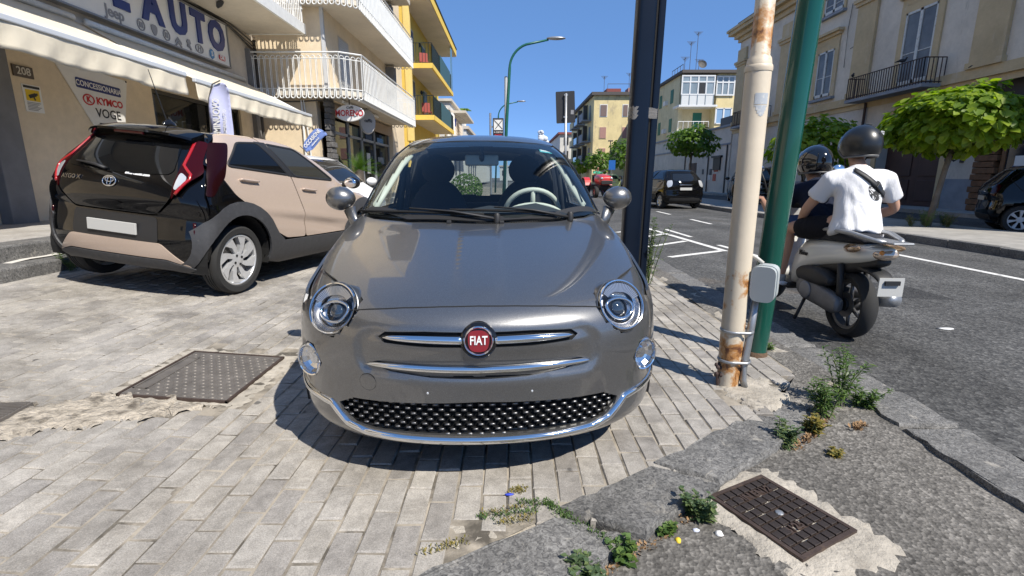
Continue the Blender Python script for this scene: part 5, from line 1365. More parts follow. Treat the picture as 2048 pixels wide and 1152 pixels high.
# glazed cafe front
for y0, y1 in ((15.7, 17.2), (17.25, 18.7), (18.75, 20.4), (20.45, 22.8)):
    wd = MB(); t = .06; x = XC-.22
    for a, b in (((x, y0, .5), (x+.08, y1, .58)), ((x, y0, 2.5), (x+.08, y1, 2.58)), ((x, y0, .5), (x+.08, y0+t, 3.3)), ((x, y1-t, .5), (x+.08, y1, 3.3))): wd.box(a, b)
    f_ = wd.build("cafe_window", pm("window_grey_frame", (.25, .26, .27), .4), cafe)
    MB().box((x+.03, y0+t, .58), (x+.04, y1-t, 3.3)).build("pane", M_pane, f_)
MB().box((XC-.175, 19.3, 1.35), (XC-.165, 19.75, 2.1)).build("poster", pm("poster_pale", (.55, .55, .53), .6), cafe)
MB().box((XC-.06, 15.6, 2.95), (XC-.02, 22.8, 3.32)).build("fascia", pm("fascia_tan", (.34, .25, .17), .7), cafe)
# balconies with hooped railings
def hoop_rail(path, z0, z1, step, mat, parent, low=.16, r=.011):
    m = MB(); pts = []
    for (a, b) in zip(path[:-1], path[1:]):
        a, b = Vector(a), Vector(b); L_ = (b-a).length; n = max(1, int(L_/step)); d = (b-a).normalized()
        for i in range(n):
            c0, c1 = a+(b-a)*((i+.12)/n), a+(b-a)*((i+.88)/n); mid = (c0+c1)/2; hw = (c1-c0).length/2
            P = [(c0.x, c0.y, z0)]
            for k in range(7):
                an = math.pi*k/6; q = mid-d*hw*math.cos(an); P.append((q.x, q.y, z1-.14+hw*math.sin(an)))
            P.append((c1.x, c1.y, z0))
            m.tube(P, r, 4, False)
            P = [(c0.x, c0.y, z0+.04)]
            for k in range(7):
                an = math.pi*k/6; q = mid-d*hw*.9*math.cos(an); P.append((q.x, q.y, z0-low+.06-hw*math.sin(an)))
            P.append((c1.x, c1.y, z0+.04)); m.tube(P, r*1.5, 4, False)
        for zz, rr in ((z1, .022), (z1-.16, .012), (z0+.05, .014)): m.tube([(a.x, a.y, zz), (b.x, b.y, zz)], rr, 6)
        m.tube([(a.x, a.y, z0-.1), (a.x, a.y, z1)], .02, 6); m.tube([(b.x, b.y, z0-.1), (b.x, b.y, z1)], .02, 6)
    return props(m.build("balcony_railing", mat, parent), kind='stuff')
for zb, lab in ((3.42, 1), (5.78, 2)):
    slab = MB().prism([(XF, YA), (XF, 14.62), (-4.72, 14.62), (-4.22, 15.0), (-4.22, 22.75), (XC, 22.75), (XC, YA)], zb, zb+.17).build("balcony_slab", M_ceil, cafe)
    hoop_rail([(XF, 14.60), (-4.71, 14.60), (-4.20, 14.99), (-4.20, 22.75), (XC, 22.75)], zb+.12, zb+1.10, .155, M_whitemetal, cafe, .20)
    MB().box((-4.215, 15.0, zb+.17), (-4.20, 22.7, zb+.92)).build("balcony_screen", pm("screen_white", (.58, .60, .60), .6, var=(3, .15)), cafe) if lab == 2 else None
    for y0 in (16.3, 19.6):
        rec = MB().box((XC-.02, y0, zb+.17), (XC+.012, y0+1.0, zb+1.95)).build("shutter_frame", M_greywall, cafe)
        m = MB()
        for i in range(26): m.box((XC+.012, y0+.06, zb+.2+i*.066), (XC+.03, y0+.94, zb+.258+i*.066))
        props(m.build("roller_shutter", pm("shutter_grey", (.45, .46, .46), .5), rec), kind='stuff')
    MB().box((XC-.02, 22.2, zb+.17), (XC+.35, 22.6, zb+2.25)).build("dividing_pier", M_pillar, cafe)
for zb in (8.15, 10.5):
    MB().box((XC, 14.9, zb), (-4.22, 22.75, zb+.17)).build("balcony_slab", M_ceil, cafe)
MB().tube([(-4.35, 15.0, 3.36), (-4.35, 22.8, 3.36)], .05, 8).build("awning_case", M_whitemetal, cafe)
MB().tube([(-4.9, 15.3, 3.34), (-4.85, 19, 3.34)], .04, 8).build("awning_case", M_whitemetal, cafe)
# oval cafe signs
sg = empty("cafe_sign", (0, 0, 0), 0, 'white oval sign with red MORENO lettering under the balcony', 'sign')
Mo = frame((-4.70, 15.25, 3.02), (1, .08, 0), None, (0, -1, 0))
MB().lathe([(.001, -.05), (.40, -.05), (.42, 0), (.40, .05), (.001, .055)], 40, Mo, ey=.56).build("oval_board", pm("lightbox_white", (.72, .72, .72), .35), sg, smooth=.6)
text_mesh("lettering", "MORENO", .235, M_red, Mo @ Matrix.Translation((0, -.01, .058)), sg, .003, .005, sx=.80)
text_mesh("lettering", "Caffè", .10, M_ink, Mo @ Matrix.Translation((.02, .15, .058)), sg, .002, .001, shear=.2)
MB().tube([Mo @ Vector((0, .2, 0)), Mo @ Vector((0, .38, 0))], .015, 6).build("hanger", M_cable, sg)
s2 = empty("hanging_sign", (0, 0, 0), 0, 'tall grey oval sign hanging beyond the red lettered one', 'sign')
Mo = frame((-4.78, 17.3, 3.0), (.72, .7, 0), None, (.7, -.72, 0))
MB().lathe([(.001, -.06), (.27, -.06), (.30, 0), (.27, .06), (.001, .062)], 32, Mo, ey=1.35).build("oval_board", pm("oval_grey", (.42, .42, .42), .4), s2, smooth=.6)
text_mesh("lettering", "caffè", .15, M_ink, Mo @ Matrix.Translation((0, .02, .066)), s2, .002, .003)
MB().tube([Mo @ Vector((0, .38, 0)), Mo @ Vector((0, .5, 0))], .014, 6).build("hanger", M_cable, s2)

# ---------------------------------------------------------------- yellow building
M_yel = stucco("yellow_plaster", (.76, .54, .12), (.6, .4, .15), .66, .06)
M_yelp = stucco("pale_yellow_trim", (.78, .60, .22), (.6, .45, .2), .7, .05)
yb = empty("yellow_building", (0, 0, 0), 0, 'bright yellow building with deep balconies and a wide flat eave', 'building')
XY = -5.15
MB().box((XF-4, 26.0, .2), (XY, 37.0, 9.35)).build("wall", M_yel, yb)
MB().box((XF, 25.4, .2), (XY-.55, 26.0, 9.0)).build("link_wall", M_greywall, yb)
MB().box((XY-.05, 25.97, 3.0), (XY+.25, 26.25, 9.3)).build("corner_band", M_yelp, yb)
rf = MB().box((XF-4, 25.9, 9.33), (-3.88, 37.2, 9.55)).build("eave", M_ceil, yb)
MB().box((-3.92, 25.86, 9.36), (-3.84, 37.2, 9.78)).build("eave_edge", M_yel, rf); MB().box((XF, 25.84, 9.36), (-3.84, 25.92, 9.78)).build("eave_edge", M_yel, rf)
MB().box((XF, 25.8, 9.78), (-3.8, 37.2, 9.84)).build("gutter", M_ink, rf)
M_iron = pm("black_green_iron", (.012, .022, .022), .4)
def bar_rail(path, z0, z1, step, mat, parent, r=.011):
    m = MB()
    for a, b in zip(path[:-1], path[1:]):
        a, b = Vector(a), Vector(b); n = max(1, int((b-a).length/step))
        for i in range(n+1):
            q = a+(b-a)*i/n; m.box((q.x-r, q.y-r, z0), (q.x+r, q.y+r, z1))
        for zz in (z0+.06, z1): m.tube([(a.x, a.y, zz), (b.x, b.y, zz)], r*1.7, 6)
    return props(m.build("balcony_railing", mat, parent), kind='stuff')
for zb in (6.45, 4.03):
    sl_ = MB().box((XY, 26.3, zb), (-3.95, 35.0, zb+.14)).build("balcony_slab", M_ceil, yb)
    MB().box((-3.97, 26.26, zb-.01), (-3.88, 35.05, zb+.22)).build("slab_edge", M_yel, sl_); MB().box((XY, 26.24, zb-.01), (-3.88, 26.31, zb+.22)).build("slab_edge", M_yel, sl_)
    bar_rail([(XY, 26.32), (-3.93, 26.32), (-3.93, 35.0), (XY, 35.0)], zb+.18, zb+1.15, .14, M_iron, yb)
    MB().box((-3.90, 29.0, zb+.2), (-3.885, 33.5, zb+1.2)).build("balcony_screen", pm("green_screen", (.04, .10, .10), .5), yb)
    for y0 in (27.2, 31.0):
        d_ = MB().box((XY-.02, y0, zb+.14), (XY+.02, y0+.95, zb+2.05)).build("balcony_door", M_slate, yb)
        MB().box((XY+.0, y0-.09, zb+.14), (XY+.012, y0+1.04, zb+2.14)).build("door_surround", pm("white_surround", (.6, .57, .5), .8), d_)
        MB().box((XY+.02, y0-.5, zb+.2), (XY+.06, y0-.02, zb+2.0)).build("shutter", pm("shutter_green", (.02, .09, .08), .5), d_)
    MB().ell((XY+.15, 29.3, zb+1.75), (.07, .07, .12), 8, 6).build("wall_lamp", M_ink, yb)
for zb, y in ((6.59, 27.9), (4.17, 28.2)):
    ch = empty("balcony_chair", (-4.55, y, zb), .4, 'red chair on the %s balcony of the yellow building' % ('upper' if zb > 5 else 'lower'), 'chair', 'red balcony chairs')
    mm = pm("chair_red", (.32, .06, .045), .6)
    MB().box((-.22, -.22, .42), (.22, .22, .46)).build("seat", mm, ch); MB().box((-.22, .19, .5), (.22, .23, .95)).build("backrest", mm, ch)
    for x in (-.19, .19):
        for yy in (-.19, .19): MB().box((x-.02, yy-.02, 0), (x+.02, yy+.02, .44)).build("leg", mm, ch)
gl = MB().box((-3.93, 34.2, 6.6), (-3.90, 35.0, 9.3)).build("glass_screen", glass_mat("aqua_screen", (.55, .8, .78), opac=.5, dark=(.25, .4, .4)), yb)
# laundry and white houses further on
ln = empty("laundry_sheet", (0, 0, 0), 0, 'white and beige sheets hung out beyond the yellow building', 'laundry')
for k, (y, x0, x1, zt, zb, mt) in enumerate(((35.6, -4.6, -3.85, 6.0, 3.6, "sheet_white"), (35.8, -4.1, -3.35, 5.2, 3.4, "sheet_beige"), (35.7, -3.7, -3.2, 4.2, 3.2, "sheet_white"))):
    V2, T = fill2d([(x0, zb), (x1, zb-.2), (x1-.05, zt-.6), (x0, zt)], d=.12)
    me = bpy.data.meshes.new("sheet"); me.from_pydata([(x, y+.08*math.sin(x*14+z), z) for x, z in V2], [], T.tolist()); me.update()
    o = link_mesh("sheet", me, pm(mt, {"sheet_white": (.7, .68, .64), "sheet_beige": (.55, .48, .40)}[mt], .9), ln); s_ = o.modifiers.new("s", 'SOLIDIFY'); s_.thickness = .01
MB().box((-4.1, 35.65, 4.6), (-3.8, 35.7, 5.1)).build("blue_cloth", M_blue, ln)
MB().tube([(-5.1, 35.5, 6.1), (-3.2, 35.7, 5.0)], .012, 5).build("line", M_cable, ln)
M_pale = stucco("white_plaster", (.62, .60, .56), (.42, .4, .37), .58)
wb = empty("white_house", (0, 0, 0), 0, 'white plastered house with a balcony past the laundry', 'building')
MB().box((-14, 44, .2), (-5.2, 56, 7.4)).build("wall", M_pale, wb)
MB().box((-14, 43.8, 7.4), (-5.0, 56.2, 7.6)).build("roof", M_ceil, wb)
for zb in (3.9, 6.6): MB().box((-5.2, 45, zb), (-3.95, 54, zb+.2)).build("balcony_slab", M_ceil, wb); 
MB().box((-5.25, 44.0-.02, 4.2), (-5.15, 44.02, 6.6)).build("downpipe", M_cable, wb)
for zb in (4.1, 1.4):
    MB().box((-5.22, 47, zb), (-5.18, 48.2, zb+2)).build("window", M_slate, wb); MB().box((-5.22, 50.5, zb), (-5.18, 51.7, zb+2)).build("window", M_slate, wb)
wc_ = empty("terrace_house", (0, 0, 0), 0, 'pale house with a roof terrace and a potted palm', 'building')
MB().box((-14, 64, .2), (-5.6, 84, 7.0)).build("wall", M_pale, wc_); MB().box((-14, 63.8, 7.0), (-5.3, 84, 7.35)).build("roof", M_greywall, wc_)
MB().box((-12, 66, 7.35), (-6.6, 80, 8.4)).build("parapet", M_pale, wc_)
for y in (66, 70, 74, 78):
    for zb in (1.4, 4.4): MB().box((-5.63, y, zb), (-5.57, y+1.2, zb+1.9)).build("window", M_slate, wc_)
    MB().box((-5.6, y-.5, 4.1), (-4.7, y+1.8, 4.25)).build("balcony_slab", M_ceil, wc_)
f_ = empty("far_terrace", (0, 0, 0), 0, 'row of low pale houses closing the left side of the street', 'building')
MB().box((-16, 90, .2), (-6.2, 150, 7.2)).build("wall", M_pale, f_); MB().box((-16, 89.6, 7.2), (-5.9, 150, 7.5)).build("roof", M_greywall, f_)
for y in range(92, 148, 6): MB().box((-6.22, y, 3.9), (-6.16, y+1.4, 5.8)).build("window", M_slate, f_)
# ================================================================== RIGHT SIDE OF THE STREET
M_old = stucco("old_beige_plaster", (.64, .57, .47), (.30, .26, .2), .60, .14, .5)
M_ochre = stucco("ochre_trim", (.54, .42, .25), (.6, .52, .4), .56, .14, .5)
M_lowwall = stucco("pale_lower_plaster", (.58, .53, .46), (.34, .3, .26), .58, .14, .5)
M_greyd = pm("dado_grey", (.24, .26, .29), .85, var=(2, .2))
M_oldwhite = pm("peeling_white_wood", (.62, .62, .58), .7, dirt=(9, (.28, .24, .19), .55))
M_winpane = pm("old_window_pane", (.13, .13, .125), .3, spec=.4, var=(1.2, .5))
M_brown = pm("brown_gate", (.055, .028, .024), .6, var=(3, .2))
M_rust_iron = pm("rusty_iron", (.05, .03, .025), .7)
XR = 15.5
def FR_(y, z, x=XR): return frame((x, y, z), (0, -1, 0), None, (-1, 0, 0))
old = empty("period_building", (0, 0, 0), 0, 'large beige period building with tall windows, pilasters and an arched gate', 'building')
MB().box((XR, 17.15, 0), (XR+9, 18.65, 4.4)).build("lower_wall", M_lowwall, old)
MB().box((XR, 21.95, 0), (XR+9, 36.6, 4.4)).build("lower_wall", M_lowwall, old)
m = MB(); n = 20; yc, hw, sp, rise = 20.3, 1.65, 2.35, 1.6
P = [(yc-hw, sp)]+[(yc-hw*math.cos(math.pi*i/n), sp+rise*math.sin(math.pi*i/n)) for i in range(1, n)]+[(yc+hw, sp)]
for (a, b) in zip(P[:-1], P[1:]):
    m.add([(XR, a[0], a[1]), (XR, b[0], b[1]), (XR, b[0], 4.4), (XR, a[0], 4.4), (XR+.5, a[0], a[1]), (XR+.5, b[0], b[1])], [(0, 3, 2, 1), (0, 1, 5, 4)])
m.box((XR, 18.65-.003, 0), (XR+.5, 18.652, sp)); m.box((XR, 21.948, 0), (XR+.5, 21.953, sp)); m.build("arch_spandrel", M_lowwall, old)
m = MB()
for k in range(n):
    pa = [(yc-(hw+d_)*math.cos(math.pi*t/n), sp+(rise+d_)*math.sin(math.pi*t/n)) for t in (k, k+1) for d_ in (0., .26)]
    m.add([(XR-.06, *pa[0]), (XR-.06, *pa[1]), (XR-.06, *pa[3]), (XR-.06, *pa[2]), (XR+.02, *pa[0]), (XR+.02, *pa[2]), (XR+.02, *pa[1]), (XR+.02, *pa[3])], [(0, 1, 3, 2)[::-1], (0, 2, 5, 4)[::1], (1, 6, 7, 3) if False else (1, 3, 7, 6)])
m.box((XR-.06, yc-hw-.26, 0), (XR+.02, yc-hw, sp)); m.box((XR-.06, yc+hw, 0), (XR+.02, yc+hw+.26, sp)); m.build("arch_moulding", M_ochre, old)
gt = MB().box((XR+.42, yc-hw-.1, 0), (XR+.5, yc+hw+.1, sp+rise)).build("gate", M_brown, old)
for y in (yc-.8, yc+.8):
    for z0, z1 in ((.3, 1.1), (1.25, 2.3)): MB().box((XR+.385, y-.6, z0), (XR+.43, y+.6, z1)).build("gate_panel", M_brown, gt, bevel=.015)
MB().box((XR+.37, yc-hw, 2.42), (XR+.43, yc+hw, 2.55)).build("gate_rail", M_brown, gt)
MB().box((XR, 5, 4.4), (XR+9, 36.6, 10.9)).build("upper_wall", M_old, old)
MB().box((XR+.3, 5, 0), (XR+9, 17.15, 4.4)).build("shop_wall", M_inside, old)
MB().box((XR-.035, 17.15, .1), (XR-.0, 18.35, 1.15)).build("dado", M_greyd, old); MB().box((XR-.035, 22.25, .1), (XR, 36.6, 1.0)).build("dado", M_greyd, old)
m = MB(); m.box((XR-.16, 5, 4.40), (XR, 36.75, 4.55)); m.box((XR-.10, 5, 4.55), (XR, 36.7, 4.75)); m.box((XR-.05, 5, 4.18), (XR, 36.65, 4.40)); m.build("string_course", M_ochre, old)
m = MB(); m.box((XR-.15, 5, 10.1), (XR, 36.75, 10.35)); m.box((XR-.35, 5, 10.35), (XR, 36.95, 10.6)); m.box((XR-.65, 5, 10.6), (XR, 37.25, 10.82)); m.box((XR-.75, 5, 10.82), (XR+9, 37.35, 10.98)); m.build("cornice", M_ochre, old)
MB().box((XR-.2, 5, 10.98), (XR+8, 36.9, 11.4)).build("parapet", pm("dark_parapet", (.12, .11, .1), .9, var=(2, .4)), old)
for y0, y1 in ((35.4, 36.65), (29.6, 30.9), (23.1, 24.35), (16.9, 18.1), (10.8, 12.0)):
    pl_ = MB().box((XR-.12, y0, 4.75), (XR, y1, 9.6)).build("pilaster", M_ochre, old, bevel=.01)
    m = MB(); m.box((XR-.2, y0-.08, 8.55), (XR, y1+.08, 8.70)); m.box((XR-.27, y0-.15, 8.70), (XR, y1+.15, 8.85)); m.build("capital", M_ochre, pl_); MB().box((XR-.18, y0-.06, 4.75), (XR, y1+.06, 4.95)).build("pilaster_base", M_ochre, pl_)
def tall_window(y0, y1, z0, z1, hood=True, sur=.28):
    s_ = MB(); 
    for a, b in (((XR-.07, y0-sur, z0-.1), (XR, y0, z1+sur)), ((XR-.07, y1, z0-.1), (XR, y1+sur, z1+sur)), ((XR-.07, y0, z1), (XR, y1, z1+sur))): s_.box(a, b)
    wn = s_.build("window_surround", M_ochre, old, bevel=.008)
    if hood:
        h = MB(); h.box((XR-.16, y0-sur-.08, z1+.55), (XR, y1+sur+.08, z1+.68)); h.box((XR-.3, y0-sur-.2, z1+.68), (XR, y1+sur+.2, z1+.80)); h.box((XR-.05, y0-sur, z1+sur), (XR, y1+sur, z1+.55)); h.build("window_hood", M_ochre, wn)
    MB().box((XR-.03, y0, z0), (XR-.012, y1, z1)).build("pane", M_winpane, wn)
    f = MB(); t = .085; yc_ = (y0+y1)/2; x0 = XR-.062
    for a, b in (((x0, y0, z0), (XR-.03, y0+t, z1)), ((x0, y1-t, z0), (XR-.03, y1, z1)), ((x0, yc_-t*.8, z0), (XR-.03, yc_+t*.8, z1)), ((x0, y0, z1-t), (XR-.03, y1, z1)), ((x0, y0, z0), (XR-.03, y1, z0+t*1.5)), ((x0+.01, y0, z0+(z1-z0)*.42), (XR-.03, y1, z0+(z1-z0)*.42+.03))): f.box(a, b)
    f.build("window_frame", M_oldwhite, wn)
    MB().box((XR-.2, y0-sur-.05, z0-.2), (XR, y1+sur+.05, z0-.08)).build("window_sill", M_greyd, wn)
for y in (26.45, 33.2, 14.6): tall_window(y-.66, y+.66, 5.12, 7.25)
tall_window(19.85, 21.4, 4.78, 7.45)
for y in (33.2, 26.3, 20.6, 14.6): 
    tall_window(y-.75, y+.75, 8.95, 9.75, False, .15)
for y0, y1 in ((19.05, 23.3), (31.4, 35.0)):
    MB().box((XR-.85, y0, 4.38), (XR-.16, y1, 4.50)).build("balcony_slab", M_greyd, old)
    bar_rail([(XR-.05, y1-.05), (XR-.82, y1-.05), (XR-.82, y0+.05), (XR-.05, y0+.05)], 4.50, 5.38, .13, M_rust_iron, old, .012)
MB().tube([(XR-.09, 23.0, 4.38), (XR-.09, 23.02, .1)], .055, 10).build("downpipe", M_rust_iron, old)
MB().tube([(XR-.05, 24.9, 8.9), (XR-.05, 25.0, 7.9), (XR-.05, 24.95, 6.2)], .014, 5).build("wall_cable", M_cable, old)
MB().tube([(XR-.03, 24.7, 6.95), (XR-.03, 23.5, 7.15)], .012, 5).build("wall_cable", M_cable, old)
# iron bracket lamp by the gate
bk = MB(); pts = [Vector((XR-.03, 17.75, 1.9)), Vector((XR-.3, 17.75, 1.75)), Vector((XR-.5, 17.75, 1.95)), Vector((XR-.42, 17.75, 2.15)), Vector((XR-.25, 17.75, 2.1))]
bk.tube(pts, .028, 8); bk.box((XR-.04, 17.68, 1.7), (XR, 17.82, 2.3)); bk.ell((XR-.5, 17.75, 1.8), (.10, .10, .14), 10, 8); bk.build("iron_bracket", M_ink, old, smooth=False)
# brown stone shop front at the right edge
r = random.Random(9); M_quoin = pm("brown_quoin", (.17, .085, .04), .85, var=(6, .35), bump=(18, .8, .02))
for i, z in enumerate(np.arange(.12, 2.9, .2)):
    MB().box((XR-.12-r.uniform(0, .05), 16.45-(.0 if i % 2 else .1), z), (XR+.3, 17.14+(.06 if i % 2 else 0), z+.185)).build("quoin", M_quoin, old, bevel=.02)
MB().box((XR-.35, 9, 2.78), (XR+.3, 17.1, 3.5)).build("shop_fascia", pm("fascia_dark", (.04, .03, .028), .7), old)
sw = MB()
for a, b in (((XR-.06, 14.0, .5), (XR+.02, 16.3, .66)), ((XR-.06, 14.0, 2.6), (XR+.02, 16.3, 2.76)), ((XR-.06, 16.16, .5), (XR+.02, 16.3, 2.76)), ((XR-.06, 14.0, .5), (XR+.02, 14.14, 2.76))): sw.box(a, b)
sw = sw.build("shop_window", pm("brown_frame", (.16, .08, .035), .6), old); MB().box((XR-.02, 14.14, .66), (XR-.0, 16.16, 2.6)).build("pane", pm("blue_black_pane", (.012, .018, .035), .08), sw)
MB().box((XR-.055, 14.2, 1.55), (XR-.045, 15.85, 1.85)).build("poster_band", M_signwhite, sw); MB().box((XR-.055, 14.2, .95), (XR-.045, 15.95, 1.1)).build("poster_band", M_signwhite, sw)
MB().box((XR-.05, 14.2, 1.1), (XR-.042, 15.9, 1.55)).build("poster", pm("poster_blue", (.01, .05, .16), .4), sw)
MB().box((XR-.05, 14.2, 1.9), (XR-.042, 15.6, 2.35)).build("poster", pm("poster_blue", (.01, .05, .16), .4), sw)
for y in (15.2, 15.5): MB().ell((XR-.056, y, 1.3), (.004, .05, .06), 10, 6).build("poster_dot", M_signwhite, sw)
# pigeons
def pigeon(p, rz, lab):
    m = MB(); m.ell((0, 0, .10), (.06, .12, .065), 12, 8); m.ell((0, -.12, .19), (.03, .035, .035), 8, 6); m.tube([(0, -.09, .12), (0, -.115, .18)], [.04, .025], 8); m.tube([(0, .08, .10), (0, .24, .05)], [.045, .012], 6, sx=1.2); m.tube([(0, -.15, .185), (0, -.18, .18)], [.008, .002], 5)
    for x in (-.02, .02): m.tube([(x, 0, .05), (x, 0, 0)], .006, 4)
    o = m.build("pigeon", pm("pigeon_dark", (.03, .03, .035), .7), smooth=True, loc=p, rot=(0, 0, rz)); props(o, lab, 'bird', 'pigeons on the period building')
pigeon((XR-.1, 17.75, 4.75), .4, 'dark pigeon on the ledge above the shop window'); pigeon((XR-.82, 23.0, 5.39), 2.4, 'dark pigeon on the left end of the big balcony rail'); pigeon((XR-.82, 20.2, 5.39), 1.2, 'dark pigeon on the balcony rail before the tall window')

# low yard wall between the buildings
yw = empty("yard_wall", (0, 0, 0), 0, 'long pale yard wall with scrawls and a dark notice board', 'wall')
MB().box((XR, 36.8, 0), (XR+.4, 62, 4.75)).build("wall", M_lowwall, yw)
MB().box((XR-.12, 36.8, 4.75), (XR+.5, 62, 4.9)).build("coping", M_greyd, yw); MB().box((XR-.08, 36.8, 3.5), (XR, 62, 3.62)).build("band", M_greyd, yw)
MB().box((XR+.1, 36.8, 4.9), (XR+3, 39.2, 5.5)).build("shed_roof", M_ink, yw)
for y in (37.2, 40.6, 46): MB().tube([(XR-.06, y, 3.5), (XR-.06, y, .1)], .05, 6).build("downpipe", M_cable, yw)
MB().box((XR-.1, 38.2, 1.75), (XR-.02, 39.5, 2.65)).build("notice_board", M_ink, yw); MB().box((XR-.2, 38.0, 2.65), (XR, 39.7, 2.8)).build("board_hood", M_ink, yw)
r = random.Random(21)
for i in range(9):
    y = r.uniform(38, 42); z = r.uniform(.9, 1.8)
    MB().box((XR-.012-.004*i, y, z), (XR, y+r.uniform(.3, .6), z+r.uniform(.3, .6))).build("torn_poster", pm(["paper_pale", "paper_red", "paper_dark"][i % 3], [(.6, .6, .58), (.45, .12, .08), (.1, .1, .1)][i % 3], .8), yw)
MB().box((XR-.04, 43.2, 0), (XR, 45.0, 2.4)).build("yard_door", M_brown, yw)

# ---------------------------------------------------------------- flats at the end of the street
M_flat = stucco("pale_yellow_render", (.66, .56, .34), (.36, .31, .22), .555, .1)
M_flat2 = stucco("pale_yellow_render_worn", (.66, .55, .30), (.30, .25, .19), .545, .12)
M_shutp = pm("pinkish_shutter", (.36, .20, .17), .7); M_shutb = pm("brown_shutter", (.17, .12, .11), .7); M_shutg = pm("green_shutter", (.02, .15, .10), .6)
M_alu = pm("white_aluminium", (.66, .67, .67), .4); M_vpane = pm("veranda_pane", (.22, .27, .30), .1, spec=.8, var=(.7, .3)); M_bpane = pm("blue_blind", (.20, .33, .50), .4)
fa = empty("veranda_flats", (0, 0, 0), 0, 'yellow flats with a glazed top veranda and a green balcony door', 'building')
YA_ = 58.0
MB().box((18.6, YA_+.9, 0), (19.05, YA_+18, 12.2)).build("wall", M_flat, fa); MB().box((24.3, YA_, 0), (34, YA_+18, 12.2)).build("wall", M_flat, fa)
MB().box((19.05, YA_+1.6, 0), (24.3, YA_+18, 12.2)).build("wall", M_flat, fa); MB().box((18.6, YA_, 0), (24.3, YA_+1.6, 6.1)).build("wall", M_flat, fa)
MB().box((22.4, YA_, 6.25), (24.3, YA_+1.6, 12.2)).build("wall", M_flat2, fa)
MB().box((18.3, YA_-.6, 12.2), (34, YA_+18, 12.5)).build("roof_slab", pm("dark_roof_edge", (.09, .08, .075), .9), fa)
MB().box((18.2, YA_-.5, 8.75), (22.4, YA_+1.6, 8.95)).build("balcony_slab", M_alu, fa); MB().box((18.2, YA_-.5, 6.1), (22.4, YA_+1.6, 6.25)).build("balcony_slab", M_alu, fa)
def glaz(x0, x1, z0, z1, nv, y=YA_-.45, mid=True):
    o = MB().box((x0, y, z0), (x1, y+.03, z1)).build("veranda_glass", M_vpane, fa); m = MB(); t = .07
    for i in range(nv+1): xx = x0+(x1-x0)*i/nv; m.box((xx-t, y-.05, z0), (xx+t, y, z1))
    for zz in (z0, z1)+((z0+(z1-z0)*.68,) if mid else ()): m.box((x0-t, y-.06, zz-t), (x1+t, y, zz+t))
    m.build("veranda_frame", M_alu, o)
glaz(18.4, 21.9, 10.0, 11.9, 4); glaz(22.3, 24.2, 10.0, 11.9, 3, YA_-.1); MB().box((18.4, YA_-.48, 8.95), (21.9, YA_-.42, 10.0)).build("veranda_panel", pm("white_panel", (.6, .62, .62), .5), fa)
m = MB()
for x in np.linspace(18.4, 21.9, 5): m.box((x-.03, YA_-.52, 8.95), (x+.03, YA_-.48, 10))
m.build("panel_bars", M_vpane, fa)
MB().box((20.3, YA_-.5, 10.05), (20.9, YA_-.4, 11.2)).build("open_window", M_ink, fa)
d_ = MB().box((20.5, YA_+1.55, 6.25), (21.5, YA_+1.6, 8.35)).build("balcony_door", M_shutg, fa)
bar_rail([(18.25, YA_-.45), (21.6, YA_-.45)], 6.25, 7.2, .5, M_alu, fa, .02)
o = MB().box((22.45, YA_-.06, 7.05), (24.15, YA_, 8.6)).build("blind_window", M_bpane, fa); m = MB()
for x in (22.45, 23.3, 24.15): m.box((x-.08, YA_-.12, 7.0), (x+.08, YA_-.06, 8.65))
m.box((22.4, YA_-.12, 6.97), (24.2, YA_-.06, 7.08)); m.box((22.4, YA_-.12, 8.57), (24.2, YA_-.06, 8.68)); m.build("window_frame", M_alu, o)
for x, z in ((26.6, 9.6), (26.6, 6.4), (29.5, 9.6), (29.5, 6.4), (26.6, 3.2)): MB().box((x, YA_-.05, z), (x+.9, YA_, z+1.5)).build("window", M_shutg, fa)
for z in (9.6, 6.4, 3.3):
    for y in (61, 65.5, 70): MB().box((18.55, y, z), (18.6, y+1, z+1.5)).build("window", M_shutg, fa)
    MB().box((18.25, 63, z), (18.6, 63.8, z+.5)).build("air_conditioner", M_alu, fa)
MB().box((18.6, YA_-.05, 2.0), (24.0, YA_, 3.0)).build("shop_band", M_greyd, fa)
MB().box((28, YA_+2, 12.5), (33, YA_+8, 13.1)).build("tile_roof", pm("red_tiles", (.22, .06, .05), .8), fa)
def aerial(x, y, z, h, parent, dish=False):
    m = MB(); m.tube([(x, y, z), (x, y, z+h)], .03, 5)
    for k in range(5): m.box((x-.5+.1*k, y-.01, z+h-.1*k-.02), (x+.5-.1*k, y+.02, z+h-.1*k+.01))
    m.box((x-.02, y-.5, z+h-.2), (x+.02, y+.5, z+h-.17))
    m.build("aerial", M_cable, parent)
for x, y, h in ((19.0, 59, 1.6), (19.9, 60, 3.4), (20.6, 60, 4.4), (21.6, 62, 2.0)): aerial(x, y, 12.5, h, fa)
MB().lathe([(.001, 0), (.3, .05), (.48, .16)], 16, frame((20.9, 59, 13.3), (1, 0, 0), None, (0, -1, .4))).build("satellite_dish", M_cable, fa)
bar_rail([(18.6, YA_+4), (18.6, YA_+.2)], 12.5, 13.2, .8, M_cable, fa, .02)
fb_ = empty("shuttered_flats", (0, 0, 0), 0, 'worn yellow flats with pinkish shutters past the small trees', 'building')
YB_ = 72.0
MB().box((11.2, YB_, 0), (22, YB_+26, 12.1)).build("wall", M_flat2, fb_)
MB().box((10.8, YB_-.4, 12.1), (22.4, YB_+26, 12.5)).build("roof_slab", pm("dark_roof_edge", (.09, .08, .075), .9), fb_)
